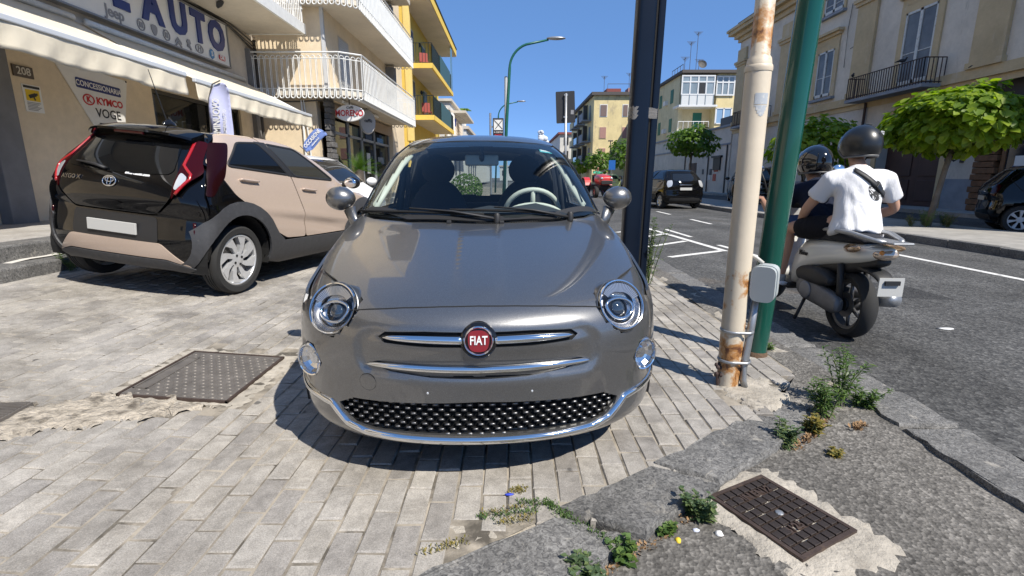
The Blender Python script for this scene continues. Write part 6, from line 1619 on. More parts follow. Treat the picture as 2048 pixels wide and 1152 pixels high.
for zi, z in enumerate((9.4, 6.5, 3.7)):
    for xi, x in enumerate((12.1, 15.2, 18.6)):
        w_ = .85 if xi == 0 else .6
        f = MB().box((x-.1, YB_-.04, z-.1), (x+w_+.1, YB_, z+1.55)).build("window", M_alu if zi == 0 else M_flat, fb_)
        MB().box((x, YB_-.09, z), (x+w_, YB_-.04, z+1.45)).build("shutter", M_shutb if zi == 0 else M_shutp, f)
for z in (9.0, 6.1, 3.2):
    for y in (74, 80, 86):
        MB().box((9.9, y, z), (11.2, y+3.6, z+.16)).build("balcony_slab", M_greyd, fb_); MB().box((9.9, y, z+.16), (9.96, y+3.6, z+1.1)).build("balcony_front", [M_greyd, M_vpane, M_flat][(y//6) % 3], fb_)
        MB().box((11.15, y+.8, z+.2), (11.2, y+1.9, z+2.2)).build("window", M_slate, fb_); MB().box((10.6, y+3.9, z+.5), (11.2, y+4.6, z+2.6)).build("clutter", M_cable, fb_)
MB().box((13.2, YB_+2, 12.5), (15.2, YB_+5, 13.3)).build("roof_hut", pm("red_tiles", (.22, .06, .05), .8), fb_); MB().box((16.2, YB_+2, 12.5), (17.2, YB_+4, 13.4)).build("roof_hut", M_shutp, fb_)
bar_rail([(13, YB_+.2), (22, YB_+.2)], 12.5, 13.6, 3.0, M_cable, fb_, .02)
for x, h in ((13.0, 2.6), (16.5, 3.0)): aerial(x, YB_+3, 12.5, h, fb_)
fc = empty("far_houses", (0, 0, 0), 0, 'pale houses far off where the street ends', 'building')
MB().box((9.6, 104, 0), (24, 130, 9.6)).build("wall", M_pale, fc); MB().box((9.2, 103.6, 9.6), (24, 130, 10)).build("roof", pm("red_tiles", (.22, .06, .05), .8), fc)
for z in (2, 5, 7.6):
    for x in (10.4, 12.4): MB().box((x, 103.9, z), (x+.9, 104, z+1.4)).build("window", M_slate, fc)
fd = empty("street_end_block", (0, 0, 0), 0, 'low hazy block closing the far end of the road', 'building')
MB().box((-5, 210, 0), (10, 240, 5.5)).build("wall", M_pale, fd); MB().box((-5.3, 209.6, 5.5), (10.3, 240, 6)).build("roof", M_greywall, fd)
for x in range(-4, 9, 3): MB().box((x, 209.9, 2), (x+1.2, 210, 4)).build("window", M_slate, fd)
cl = MB(); r = random.Random(4)
for i in range(34):
    t = r.random(); s_ = r.uniform(3.0, 5.0)*(1.1-.45*t); cl.ell((53+r.gauss(0, 4.2)*(1-.5*t)-3*t, 900+r.uniform(-5, 5), 60+t*19), (s_*1.25, s_, s_), 18, 12)
props(cl.build("cloud", pm("cloud_white", (.55, .57, .60), 1.0, bump=(.35, 1, .8)), smooth=True), kind='structure')
# ================================================================== POLES, LAMPS, SIGNS
def cream_mat():
    m, nt, b, out = newmat("rusty_cream_paint"); v = coords(nt, 'w'); sep = N(nt, "ShaderNodeSeparateXYZ"); L(nt, v, sep.inputs[0])
    n1 = noise(nt, v, 9, 6, .65, .4); n2 = noise(nt, v, 26, 5, .7)
    c = mixc(nt, 1.0, (.60, .52, .40), ramp(nt, noise(nt, v, 3, 4), [(.3, g3(.9)), (.7, g3(1.08))]), 'MULTIPLY')
    z = sep.outputs[2]
    def band(z0, s_): return mathn(nt, 'MAXIMUM', mathn(nt, 'SUBTRACT', 1., mathn(nt, 'MULTIPLY', mathn(nt, 'ABSOLUTE', mathn(nt, 'SUBTRACT', z, z0)), s_)), 0.)
    bs = mathn(nt, 'ADD', mathn(nt, 'MULTIPLY', band(1.93, 4.5), .34), mathn(nt, 'MULTIPLY', band(.15, 2.2), .27))
    bs = mathn(nt, 'ADD', bs, mathn(nt, 'MULTIPLY', band(.62, 5.), .2))
    f = mathn(nt, 'ADD', bs, mathn(nt, 'MULTIPLY', n1, .75))
    c = mixc(nt, ramp(nt, f, [(.55, g3(0)), (.63, g3(1))]), c, (.40, .19, .06))
    c = mixc(nt, ramp(nt, mathn(nt, 'ADD', f, mathn(nt, 'MULTIPLY', n2, .12)), [(.70, g3(0)), (.76, g3(1))]), c, (.10, .035, .015))
    L(nt, c, b.inputs['Base Color']); b.inputs['Roughness'].default_value = .5; bumpn(nt, b, n2, .3, .004); return m
M_creampole = cream_mat()
M_green = pm("green_gloss_paint", (.004, .075, .052), .22, coat=.4, var=(2, .12), dirt=(22, (.15, .17, .15), .71))
M_navy = pm("navy_gloss_paint", (.004, .008, .018), .28, coat=0, spec=.3, var=(2.5, .15), dirt=(18, (.1, .11, .13), .70))
M_zinc = pm("galvanised_steel", (.36, .37, .38), .42, .7, var=(18, .12))
# cream pole
cp = empty("cream_pole", (1.285, 2.79, 0), 0, 'rusty cream pole with a grey box and conduit strapped to it', 'pole')
MB().lathe([(.062, -.05), (.0645, .3), (.0645, 1.76), (.058, 1.80), (.048, 1.815), (.047, 5.2)], 32).build("pole_shaft", M_creampole, cp, smooth=.6)
MB().lathe([(.067, 1.735), (.069, 1.75), (.067, 1.765), (.0646, 1.768)], 32).build("pole_collar", M_creampole, cp, smooth=True)
st_ = MB(); 
for k in range(9):
    a0, a1 = R(-118+k*7), R(-118+(k+1)*7); r_ = .0655
    st_.add([(r_*math.cos(a), r_*math.sin(a), z) for a, z in ((a0, 1.57), (a1, 1.57), (a1, 1.625), (a0, 1.625))], [(0, 1, 2, 3)])
    zz = 1.57-.06*math.sin(math.pi*(k+.5)/9)
    st_.add([(r_*math.cos(a), r_*math.sin(a), z) for a, z in ((a0, zz), (a1, zz), (a1, 1.565), (a0, 1.565))], [(0, 1, 2, 3)])
st_.build("torn_sticker", pm("sticker_pale", (.42, .45, .48), .5, dirt=(35, (.62, .6, .55), .5)), cp)
gb_ = empty("junction_box"); gb_.parent = cp; gb_.location = (.128, -.055, .625); gb_.rotation_euler = (R(3), 0, R(-38))
M_boxg = pm("box_grey_plastic", (.40, .43, .43), .45)
o = MB().prism(round_poly([(-.062, -.10), (.062, -.10), (.062, .10), (-.062, .10)], .045, 6), -.055, .055, frame((0, 0, 0), (1, 0, 0), None, (0, -1, 0))).build("box_shell", M_boxg, gb_, smooth=.6)
MB().prism(round_poly([(-.067, -.098), (.067, -.098), (.067, .105), (-.067, .105)], .05, 6), .020, .026, frame((0, 0, 0), (1, 0, 0), None, (0, -1, 0))).build("box_rim", M_boxg, gb_, smooth=.6)
MB().tube([(.098, -.03, .53), (.088, -.035, .36), (.072, -.04, .17), (.066, -.045, .05), (.078, -.052, .0)], [.021, .021, .021, .021, .019], 14).build("conduit", M_zinc, cp, smooth=True)
MB().tube([(.045, -.02, .78), (.075, -.035, .765), (.11, -.05, .735)], .010, 8).build("box_cable", pm("pale_cable", (.55, .53, .48), .5), cp, smooth=True)
for z in (.335, .155):
    Mz = Matrix.Translation((.02, -.012, z)); pts = [(.066*math.cos(a)-.02+(.03 if math.cos(a) > .3 else 0)*1.3, .068*math.sin(a)+.008-(.012 if math.cos(a) > .3 else 0), 0) for a in np.linspace(0, 2*math.pi, 33)]
    MB().tube([Mz @ Vector(p) for p in pts], .006, 6, False, sy=1.6).build("strap", M_zinc, cp, smooth=True)
m = MB(); r = random.Random(2)
for i in range(7): m.ell((-.075+r.gauss(0, .008), -.02+r.gauss(0, .012), .09+r.uniform(-.03, .06)), (.012, .012, .013), 8, 6)
m.tube([(-.076, -.02, .08), (-.068, -.02, -.0)], .008, 6); props(m.build("rusted_bolt", M_rust_iron, cp), kind='stuff')
# green pole
gp = empty("green_pole", (1.69, 3.30, 0), 0, 'glossy dark green pole leaning behind the cream pole', 'pole')
gp.rotation_euler = (0, R(2.6), 0)
MB().lathe([(.070, -.1), (.070, .10), (.0735, .13), (.0745, 6.5)], 36).build("pole_shaft", M_green, gp, smooth=.6)
MB().lathe([(.078, -.06), (.080, .015), (.072, .03)], 24).build("pole_foot", pm("rust_foot", (.12, .075, .045), .9, bump=(60, .8, .01)), gp, smooth=True)
# navy pole of two profiles
bp_ = empty("navy_pole", (1.37, 5.62, 0), 0, 'dark navy double profile post wrapped with clear tape', 'pole'); bp_.rotation_euler = (0, R(1.0), R(6))
MB().prism(round_poly([(-.150, -.075), (.055, -.075), (.055, .075), (-.150, .075)], .05, 6), -.1, 6.5).build("pole_shaft", M_navy, bp_, smooth=.5)
MB().prism(round_poly([(.072, -.055), (.150, -.055), (.150, .055), (.072, .055)], .022, 5), -.1, 6.5).build("pole_rail", M_navy, bp_, smooth=.5)
MB().box((.05, -.04, -.1), (.08, .04, 6.4)).build("pole_web", M_gap, bp_)
for z, t in ((1.83, .03), (1.90, -.02), (1.865, .0)):
    q = resample(round_poly([(-.153, -.078), (.153, -.06), (.153, .06), (-.153, .078)], .05, 6), .05)
    m = MB(); n = len(q); r = random.Random(int(z*100))
    vs = []
    for i, (x, y) in enumerate(q): vs += [(x, y, z+t*x*2+r.gauss(0, .004)-.022), (x*1.01, y*1.02, z+t*x*2+r.gauss(0, .004)+.022)]
    m.add(vs, [(2*i, 2*((i+1) % n), 2*((i+1) % n)+1, 2*i+1) for i in range(n)])
    m.build("tape_band", glass_mat("clear_tape", (.75, .73, .70), .15, opac=.45, dark=(.35, .32, .28)), bp_)
# street lamps
def street_lamp(x, y, h, label, lean=.02, reach=1.5):
    a = empty("street_lamp", (x, y, 0), 0, label, 'street lamp', 'green street lamps in the middle distance')
    pts = [(0, 0, 0), (h*lean, 0, h*.5), (h*lean*2, 0, h*.82)]
    for k in range(1, 9):
        t = k/8*R(72); rr = h*.14; pts.append((h*lean*2+rr*(1-math.cos(t)), 0, h*.82+rr*math.sin(t)))
    e = pts[-1]; pts.append((e[0]+reach*.55, 0, e[2]+.16))
    MB().tube(pts, [.075, .065, .055]+[.045]*8+[.035], 10).build("lamp_post", pm("lamp_green", (.01, .10, .075), .4), a, smooth=True)
    e = pts[-1]; MB().ell((e[0]+.28, 0, e[2]+.05), (.36, .13, .06), 14, 8, Matrix()).build("lamp_head", M_zinc, a, smooth=True)
street_lamp(-.34, 20, 6.3, 'tall curved green street lamp, the nearer one'); street_lamp(-1.35, 41, 7.1, 'curved green street lamp farther away behind the grey mast')
ms = empty("grey_mast", (-.235, 20.6, 0), 0, 'plain pale grey mast beside the nearer street lamp', 'mast'); MB().lathe([(.06, 0), (.06, 5.0), (.001, 5.02)], 14).build("mast_tube", pm("mast_grey", (.45, .47, .49), .5), ms, smooth=.6)
ts = empty("totem_sign", (0, 0, 0), 0, 'small black and white totem sign above the car roof', 'sign')
MB().box((-.55, 15, 2.32), (-.24, 15.06, 2.86)).build("sign_case", M_ink, ts, bevel=.01); MB().box((-.52, 14.988, 2.53), (-.27, 14.998, 2.81)).build("white_field", M_signwhite, ts)
m = MB(); m.tube([(-.51, 14.984, 2.8), (-.39, 14.984, 2.68), (-.28, 14.984, 2.56)], .009, 4); m.tube([(-.28, 14.984, 2.8), (-.39, 14.984, 2.67), (-.48, 14.984, 2.56)], .009, 4); m.build("crossed_lines", M_ink, ts)
text_mesh("lettering", "IL CORTILE", .05, M_signwhite, frame((-.395, 14.994, 2.47), (1, 0, 0), None, (0, -1, 0)), ts, .002, .001)
text_mesh("lettering", "PIZZERIA", .05, M_red, frame((-.395, 14.994, 2.40), (1, 0, 0), None, (0, -1, 0)), ts, .002, .001)
MB().tube([(-.62, 15.04, 0), (-.62, 15.04, 3.0)], .03, 8).build("sign_post", M_zinc, ts); MB().box((-.62, 15.02, 2.6), (-.54, 15.05, 2.64)).build("bracket", M_zinc, ts)
tb = empty("traffic_sign", (0, 0, 0), 0, 'back of a black square road sign on a steel post', 'sign')
MB().prism(round_poly([(-.25, -.40), (.25, -.40), (.25, .40), (-.25, .40)], .03), -.012, .012, frame((1.42, 14.0, 3.02), (1, 0, .05), None, (0, -1, .0))).build("sign_plate", pm("sign_back_black", (.022, .022, .024), .5), tb)
MB().tube([(1.50, 13.95, 0), (1.45, 13.95, 1.5), (1.42, 13.95, 3.36)], .035, 10).build("sign_post", M_zinc, tb, smooth=True)
for z in (2.75, 3.3): MB().box((1.37, 13.93, z), (1.47, 13.985, z+.04)).build("clamp", M_zinc, tb)
MB().box((1.56, 13.975, 2.84), (1.64, 13.982, 2.95)).build("sticker", M_silverprint, tb)
bs = empty("blue_sign", (8.55, 44, .09), 0, 'small blue road sign on a thin post before the trees', 'sign'); MB().tube([(0, 0, 0), (0, 0, 2.5)], .03, 6).build("sign_post", M_zinc, bs); MB().box((-.28, -.03, 1.75), (.28, -.01, 2.55)).build("sign_plate", pm("road_blue", (.02, .12, .42), .4), bs)
tl = empty("thin_lamp", (12.9, 68, 0), 0, 'thin dark lamp post before the shuttered flats', 'street lamp'); MB().tube([(0, 0, 0), (0, 0, 5.8)], .06, 6).build("lamp_post", M_cable, tl); MB().box((-.3, -.2, 5.8), (.3, .2, 5.95)).build("lamp_head", M_cable, tl)

# ================================================================== DRAIN COVERS
M_iron2 = pm("cast_iron_rust", (.085, .06, .05), .6, .5, var=(16, .35), bump=(120, .4, .003), dirt=(14, (.17, .12, .085), .58))
M_iron3 = pm("worn_grey_iron", (.165, .15, .135), .6, .4, var=(9, .3), bump=(120, .4, .003))
c1 = empty("manhole_cover", (0, 0, gzf(-1.82)+.004), 0, 'large rectangular studded iron cover in a ring of sandy cement', 'drain cover'); c1.rotation_euler = (0, math.atan(.07), 0)
c1.location.x = -1.825; c1.location.y = 2.83
MB().box((-.285, -.33, -.03), (.285, .33, .002)).build("cover_plate", M_iron3, c1)
m = MB()
for a, b in (((-.30, -.345, -.03), (-.286, .345, .006)), ((.286, -.345, -.03), (.30, .345, .006)), ((-.30, -.345, -.03), (.30, -.331, .006)), ((-.30, .331, -.03), (.30, .345, .006))): m.box(a, b)
m.build("cover_frame", M_iron2, c1)
m = MB()
for i, y in enumerate(np.arange(-.305, .31, .042)):
    for j, x in enumerate(np.arange(-.26, .245, .05)):
        xx = x+(.025 if i % 2 else 0)
        if xx > .27 or (-.28 < xx < -.19 and -.26 < y < .24): continue
        m.ell((xx, y, .002), (.016, .0085, .006), 6, 4)
props(m.build("cover_studs", M_iron3, c1), kind='stuff')
m = MB(); m.box((-.275, -.25, 0), (-.265, .23, .007)); m.box((-.205, -.25, 0), (-.195, .23, .007)); m.box((-.275, -.25, 0), (-.195, -.24, .007)); m.box((-.275, .22, 0), (-.195, .23, .007)); m.build("name_panel", M_iron3, c1)
c2 = empty("gully_cover", (0, 0, 0), 0, 'rusty square patterned iron cover in the asphalt by the kerb', 'drain cover')
ax_ = Vector((.165, -.32, 0)).normalized(); ay_ = Vector((-.24, -.165, 0)); ay_ = (ay_-ax_*ay_.dot(ax_)).normalized()
Mc = Matrix(((ax_.x, -ay_.x, 0, .997), (ax_.y, -ay_.y, 0, 1.640), (0, 0, 1, -.024), (0, 0, 0, 1)))
c2.matrix_world = Mc
LX, LY = .350, .275
MB().box((-LX/2, -LY/2, -.03), (LX/2, LY/2, 0)).build("cover_plate", M_iron2, c2)
m = MB()
for a, b in (((-LX/2-.016, -LY/2-.016, -.03), (-LX/2, LY/2+.016, .008)), ((LX/2, -LY/2-.016, -.03), (LX/2+.016, LY/2+.016, .008)), ((-LX/2, -LY/2-.016, -.03), (LX/2, -LY/2, .008)), ((-LX/2, LY/2, -.03), (LX/2, LY/2+.016, .008))): m.box(a, b)
m.build("cover_frame", M_iron2, c2)
M_iron4 = pm("dark_iron_pad", (.055, .043, .038), .55, .5, var=(30, .3), bump=(150, .4, .002)); nx, ny = 9, 7
pad = MB().box((-LX/nx*.41, -LY/ny*.41, 0), (LX/nx*.41, LY/ny*.41, .009)).mesh("pad", bevel=.002)
for i in range(nx):
    for j in range(ny):
        if (i == 1 and 1 < j < 6) or (i == 6 and 1 < j < 4) or (i, j) == (4, 3): continue
        link_mesh("pad", pad, M_iron4, c2, loc=(-LX/2+LX/nx*(i+.5), -LY/2+LY/ny*(j+.5), 0))
text_mesh("lettering", "DIN EN124", .046, M_iron2, Matrix.Translation((-LX/2+LX/nx*1.5, .02, .003)) @ Matrix.Rotation(R(90), 4, 'Z'), c2, .004, .001, sx=.95)
text_mesh("lettering", "B125", .046, M_iron2, Matrix.Translation((-LX/2+LX/nx*6.5, -.03, .003)) @ Matrix.Rotation(R(90), 4, 'Z'), c2, .004, .001)
MB().ell((-LX/2+LX/nx*4.5, 0, .004), (.016, .016, .006), 10, 6).build("key_hole", M_zinc, c2)
props(blob_slab("cement_collar", [tuple((Mc @ Vector((x, y, 0)))[:2]) for x, y in ((-.30, -.24), (.24, -.25), (.33, -.1), (.31, .22), (-.2, .25), (-.31, .05))], -.044, .018, M_cement, seed=12, rough=.014, slope=False), kind='structure')
c3 = empty("small_cover", (-2.52, 2.20, gzf(-2.52)+.010), .1, 'small worn grate in the broken cement at the left edge', 'drain cover'); MB().box((-.14, -.10, -.02), (.14, .10, .004)).build("cover_plate", M_iron3, c3)
m = MB()
for y in np.arange(-.09, .095, .018): m.box((-.13, y, .004), (.13, y+.008, .009))
props(m.build("cover_ribs", M_iron3, c3), kind='stuff')

# ================================================================== TREES AND WEEDS
def leaf_mat(name, col, tr=.45, var=.35):
    m, nt, b, out = newmat(name); v = coords(nt, 'w'); oi = N(nt, "ShaderNodeObjectInfo"); at = N(nt, "ShaderNodeAttribute", attribute_name="rnd")
    r_ = mathn(nt, 'FRACT', mathn(nt, 'ADD', oi.outputs['Random'], at.outputs['Fac']))
    c = mixc(nt, 1.0, col, ramp(nt, r_, [(0, (1-var, 1-var*.8, 1-var)), (.5, g3(1)), (1, (1+var*1.6, 1+var, 1))]), 'MULTIPLY')
    L(nt, c, b.inputs['Base Color']); b.inputs['Roughness'].default_value = .45; b.inputs['Specular IOR Level'].default_value = .4
    t = N(nt, "ShaderNodeBsdfTranslucent"); L(nt, mixc(nt, 1., c, (1.3, 1.5, .5), 'MULTIPLY'), t.inputs[0])
    ms_ = N(nt, "ShaderNodeMixShader"); ms_.inputs[0].default_value = tr; L(nt, b.outputs[0], ms_.inputs[1]); L(nt, t.outputs[0], ms_.inputs[2]); L(nt, ms_.outputs[0], out.inputs[0])
    return m
M_leaf = leaf_mat("bright_green_leaf", (.20, .29, .028)); M_leafd = leaf_mat("dark_green_leaf", (.10, .18, .028))
M_bark = pm("grey_brown_bark", (.17, .14, .11), .95, var=(7, .3), bump=(30, .8, .02), space='w')
LEAF = [(0, 0, 0), (.34, .10, .03), (.46, .40, .02), (.30, .72, -.03), (0, 1.0, -.16), (-.30, .72, -.03), (-.46, .40, .02), (-.34, .10, .03), (0, .38, -.07)]
LEAFF = [(8, 0, 1), (8, 1, 2), (8, 2, 3), (8, 3, 4), (8, 4, 5), (8, 5, 6), (8, 6, 7), (8, 7, 0)]
leaf_me = MB().add([(x, y-.1, z) for x, y, z in LEAF], LEAFF).mesh("leaf", True)
def globe_tree(base, trunk_top, c, rad, n, label, mat, leaf=.26, singles=0, group='round crowned trees along the right pavement', seed=0, lean=0.):
    r = random.Random(seed); t = empty("street_tree", base, 0, label, 'tree', group); b = Vector(base)
    tp = Vector(c)-b; tp = Vector((tp.x, tp.y, tp.z-rad[2]*.55))
    pts = [Vector((0, 0, -.05)), Vector((tp.x*.3+.02, tp.y*.3, tp.z*.4)), Vector((tp.x*.75-.02, tp.y*.7, tp.z*.75)), tp]
    k = .068*rad[0]/1.5
    MB().tube(pts, [k*1.25, k, k*.92, k*1.05], 10).build("trunk", M_bark, t, smooth=True)
    br = MB()
    for i in range(9):
        a = r.uniform(0, 6.28); e = Vector((math.cos(a)*rad[0]*.7, math.sin(a)*rad[1]*.7, rad[2]*r.uniform(.1, .9)))
        br.tube([tp, tp+e*.5+Vector((0, 0, .05)), tp+e], [k*.5, k*.3, k*.12], 5)
    br.build("branches", M_bark, t)
    cc = Vector(c)-b; L_ = []
    lump = [(Vector((r.gauss(0, 1), r.gauss(0, 1), r.gauss(0, 1))).normalized(), r.uniform(.76, 1.16)) for _ in range(34)]
    for i in range(n):
        d = Vector((r.gauss(0, 1), r.gauss(0, 1), r.gauss(0, 1))).normalized()
        if d.z < -.45 and r.random() < .6: d.z = -d.z
        f = max(lump, key=lambda q: q[0].dot(d)); s_ = f[1]*(.72+.3*r.random()**.6)
        if r.random() < .15: s_ *= r.uniform(.4, .8)
        p = cc+Vector((d.x*rad[0], d.y*rad[1], d.z*rad[2]*(1 if d.z > 0 else .75)))*s_
        up = (d*.75+Vector((0, 0, .75))+Vector((r.gauss(0, .35), r.gauss(0, .35), r.gauss(0, .25)))).normalized()
        tip = (Vector((d.x, d.y, -.75+.2*d.z))+Vector((r.gauss(0, .4), r.gauss(0, .4), r.gauss(0, .2))))
        tip = (tip-up*tip.dot(up)).normalized(); x = tip.cross(up); sz = leaf*r.uniform(.65, 1.2)
        L_.append((Matrix(((x.x*sz, tip.x*sz, up.x*sz, p.x), (x.y*sz, tip.y*sz, up.y*sz, p.y), (x.z*sz, tip.z*sz, up.z*sz, p.z), (0, 0, 0, 1))), p, s_))
    if singles:
        cam_ = (Vector((0, 0, 1.2))-Vector(c)).normalized()
        L_.sort(key=lambda q: -((q[1]-cc).dot(cam_)+.3*q[2]))
    vs, fs, rv = [], [], []
    for M, p, s_ in L_[singles:]:
        k0 = len(vs); vs += [tuple(M @ Vector((x, y-.1, z))) for x, y, z in LEAF]; fs += [tuple(i+k0 for i in f) for f in LEAFF]; rv += [r.random()]*9
    me = bpy.data.meshes.new("crown"); me.from_pydata(vs, [], fs); me.update(); me.polygons.foreach_set('use_smooth', [True]*len(me.polygons))
    at = me.attributes.new("rnd", 'FLOAT', 'POINT'); at.data.foreach_set('value', rv)
    cr = props(link_mesh("crown", me, mat, t), kind='stuff')
    for M, p, s_ in L_[:singles]:
        o = link_mesh("leaf", leaf_me, mat, cr); o.matrix_local = M
    return t
leaf_me.materials.append(M_leaf)
globe_tree((9.72, 11.75, .09), 1.6, (10.0, 11.75, 2.32), (1.34, 1.35, .82), 3800, 'nearest round crowned tree with large bright leaves', M_leaf, .175, 300, seed=1)
globe_tree((10.3, 18.6, .09), 1.6, (10.75, 18.6, 2.20), (1.45, 1.4, 1.05), 1900, 'round crowned tree half hidden behind the green pole', M_leaf, .20, seed=2)
globe_tree((10.2, 29.5, .09), 1.8, (10.25, 29.5, 3.05), (1.30, 1.3, .98), 1500, 'round crowned tree above the black people carrier', M_leafd, .19, seed=3)
globe_tree((10.3, 47.5, .09), 2.2, (10.5, 47.5, 3.0), (1.65, 1.6, 1.55), 800, 'dark round tree just left of the navy post', M_leafd, .30, seed=4)
globe_tree((10.1, 57, .09), 2.2, (9.7, 57, 2.75), (1.55, 1.5, 1.35), 500, 'dark tree behind the blue road sign', M_leafd, .34, seed=5)
globe_tree((10.2, 76, .09), 2.2, (10.1, 76, 2.75), (1.6, 1.6, 1.2), 350, 'farthest small tree of the row, above the red tractor', M_leaf, .4, seed=6)
def weed(base, h, n, label, mat, spread=.5, leafl=.05, leafw=.008, seed=0, stem_r=.003, bushy=1., cat='weed', name='weed', group=None):
    """stems with many narrow leaves, one growing plant"""
    r = random.Random(seed); w_ = empty(name, base, r.uniform(0, 6), label, cat, group); m = MB(); lf = MB(); rv = []
    for i in range(n):
        a = r.uniform(0, 6.28); sp = spread*r.uniform(.2, 1); hh = h*r.uniform(.55, 1.0)*(1 if i else 1.05)
        p0 = Vector((r.gauss(0, .02), r.gauss(0, .02), -.02)); p2 = Vector((math.cos(a)*sp*h, math.sin(a)*sp*h, hh)); p1 = (p0+p2)/2+Vector((0, 0, hh*.18))
        P = [(1-t)**2*p0+2*t*(1-t)*p1+t*t*p2 for t in np.linspace(0, 1, 6)]
        m.tube(P, [stem_r, stem_r, stem_r*.9, stem_r*.8, stem_r*.6, stem_r*.3], 4)
        k = int(26*bushy*hh/h)
        for j in range(k):
            t = .12+.88*j/k+r.uniform(-.02, .02); t = min(1, max(0, t)); q = (1-t)**2*p0+2*t*(1-t)*p1+t*t*p2
            b = r.uniform(0, 6.28); d = Vector((math.cos(b), math.sin(b), r.uniform(.1, .9))).normalized(); L_ = leafl*r.uniform(.6, 1.2)*(1.15-.6*t)
            sd = d.cross(Vector((0, 0, 1))).normalized()*leafw*r.uniform(.7, 1.2); dr = Vector((0, 0, -L_*.25))
            lf.add([q, q+d*L_*.45+sd, q+d*L_+dr, q+d*L_*.45-sd], [(0, 1, 2, 3)])
            rv += [r.random()]*4
    m.build("stem", M_weedstem, w_)
    o = lf.build("foliage", mat, w_); at = o.data.attributes.new("rnd", 'FLOAT', 'POINT'); at.data.foreach_set('value', rv)
    props(o, kind='stuff')
    return w_
M_weedstem = pm("weed_stem", (.12, .16, .05), .7); M_weed = leaf_mat("weed_leaf", (.085, .15, .045), .3); M_weedg = leaf_mat("grey_green_leaf", (.10, .15, .075), .3); M_weedy = leaf_mat("yellowing_leaf", (.22, .19, .06), .3)
G_ = 'weeds in the kerb joints'
weed((1.80, 2.56, -.02), .34, 9, 'tall feathery weed standing where the kerb ends', M_weed, .35, .075, .006, 1, bushy=1.5, group=G_)
weed((1.66, 2.47, -.03), .20, 14, 'bushy weed left of the tall feathery one', M_weed, .55, .06, .006, 2, bushy=1.3, group=G_)
weed((1.95, 2.55, -.03), .13, 14, 'low weed with yellow flowers against the road kerb', M_weed, .8, .05, .007, 3, group=G_)
weed((1.50, 2.28, -.03), .09, 12, 'flat yellowish weed between the tall weed and the stone', M_weedy, .9, .04, .010, 4, group=G_)
weed((1.30, 2.14, -.03), .12, 10, 'small grey weed at the end of the curved kerb', M_weedg, .55, .045, .008, 5, group=G_)
weed((.70, 1.645, -.045), .105, 18, 'round grey green tuft against the curved kerb', M_weedg, .8, .042, .009, 6, group=G_)
weed((.375, 1.43, -.045), .075, 10, 'leafy weed below the middle kerb stone', M_weed, .8, .04, .013, 7, group=G_)
weed((.235, 1.335, -.045), .07, 16, 'tuft at the bottom picture edge under the kerb', M_weedg, 1.0, .045, .010, 8, group=G_)
weed((.56, 1.56, -.045), .05, 8, 'tiny weed between the tuft and the leafy weed', M_weed, .8, .035, .010, 9, group=G_)
weed((1.47, 2.06, -.04), .035, 8, 'tiny weed beside the iron cover', M_weedy, 1.0, .03, .007, 10, group=G_)
weed((1.58, 5.70, .0), .86, 13, 'tall bushy weed at the foot of the navy post', M_weedg, .30, .11, .009, 11, stem_r=.005, bushy=1.6)
weed((1.84, 3.42, -.02), .07, 8, 'small weed behind the green pole foot', M_weed, .8, .05, .007, 12, group=G_)
weed((-4.62, 5.15, .27), .20, 10, 'grey weed growing from the shop step', M_weedg, .7, .06, .008, 13)
for i, (x, y) in enumerate(((9.5, 11.5), (9.95, 11.45), (9.75, 11.9), (9.3, 11.7), (10.15, 11.8))):
    weed((x, y, .09), .30 if i else .42, 16, 'dry grass tuft %s' % ['left of the nearest tree trunk', 'against the nearest tree trunk, the tallest', 'behind the nearest tree trunk', 'farthest left under the nearest tree', 'right of the nearest tree trunk'][i], M_weedy if i % 2 else M_weed, .6, .13, .007, 20+i, group='grass tufts under the nearest tree', cat='grass')
def moss(pts, n, mat, nm, seed, z=.004, sz=.0045):
    r = random.Random(seed); m = MB(); rv = []
    for i in range(n):
        (ax2, ay2), (bx, by) = r.choice(pts); t = r.random(); x = ax2+(bx-ax2)*t+r.gauss(0, .011); y = ay2+(by-ay2)*t+r.gauss(0, .010); a = r.uniform(0, 6.28); q = sz*r.uniform(.5, 1.4)
        zz = z+r.uniform(0, .012); m.add([(x, y, zz-.006), (x+q*math.cos(a), y+q*math.sin(a), zz+q*.4), (x+q*1.6*math.cos(a+.5), y+q*1.6*math.sin(a+.5), zz+q*.9), (x+q*math.cos(a+1.1), y+q*math.sin(a+1.1), zz+q*.4)], [(0, 1, 2, 3)]); rv += [r.random()]*4
    o = m.build(nm, mat); at = o.data.attributes.new("rnd", 'FLOAT', 'POINT'); at.data.foreach_set('value', rv); props(o, kind='stuff')
moss([((.13, 1.67), (.20, 1.58)), ((.18, 1.6), (.38, 1.42)), ((.02, 1.66), (.15, 1.66)), ((-.12, 1.58), (.1, 1.62))], 800, M_weed, "joint_moss", 1, .002)
moss([((-.1, 1.6), (.05, 1.64)), ((-.3, 1.40), (-.15, 1.47)), ((.0, 1.73), (.05, 1.75)), ((-.05, 1.55), (.08, 1.58))], 500, M_weedy, "dry_moss", 2, .002)
moss([((.45, 1.48), (.95, 1.84)), ((.2, 1.3), (.5, 1.52)), ((1.3, 2.1), (1.7, 2.45))], 900, pm("dry_leaf_litter", (.26, .16, .08), .9), "leaf_litter", 3, -.048, .010)
moss([((1.72, 2.3), (1.80, 2.35)), ((1.58, 5.55), (1.72, 5.7)), ((1.34, 3.3), (1.42, 3.34))], 300, pm("dry_leaf_litter", (.26, .16, .08), .9), "leaf_litter", 4, -.04, .012)
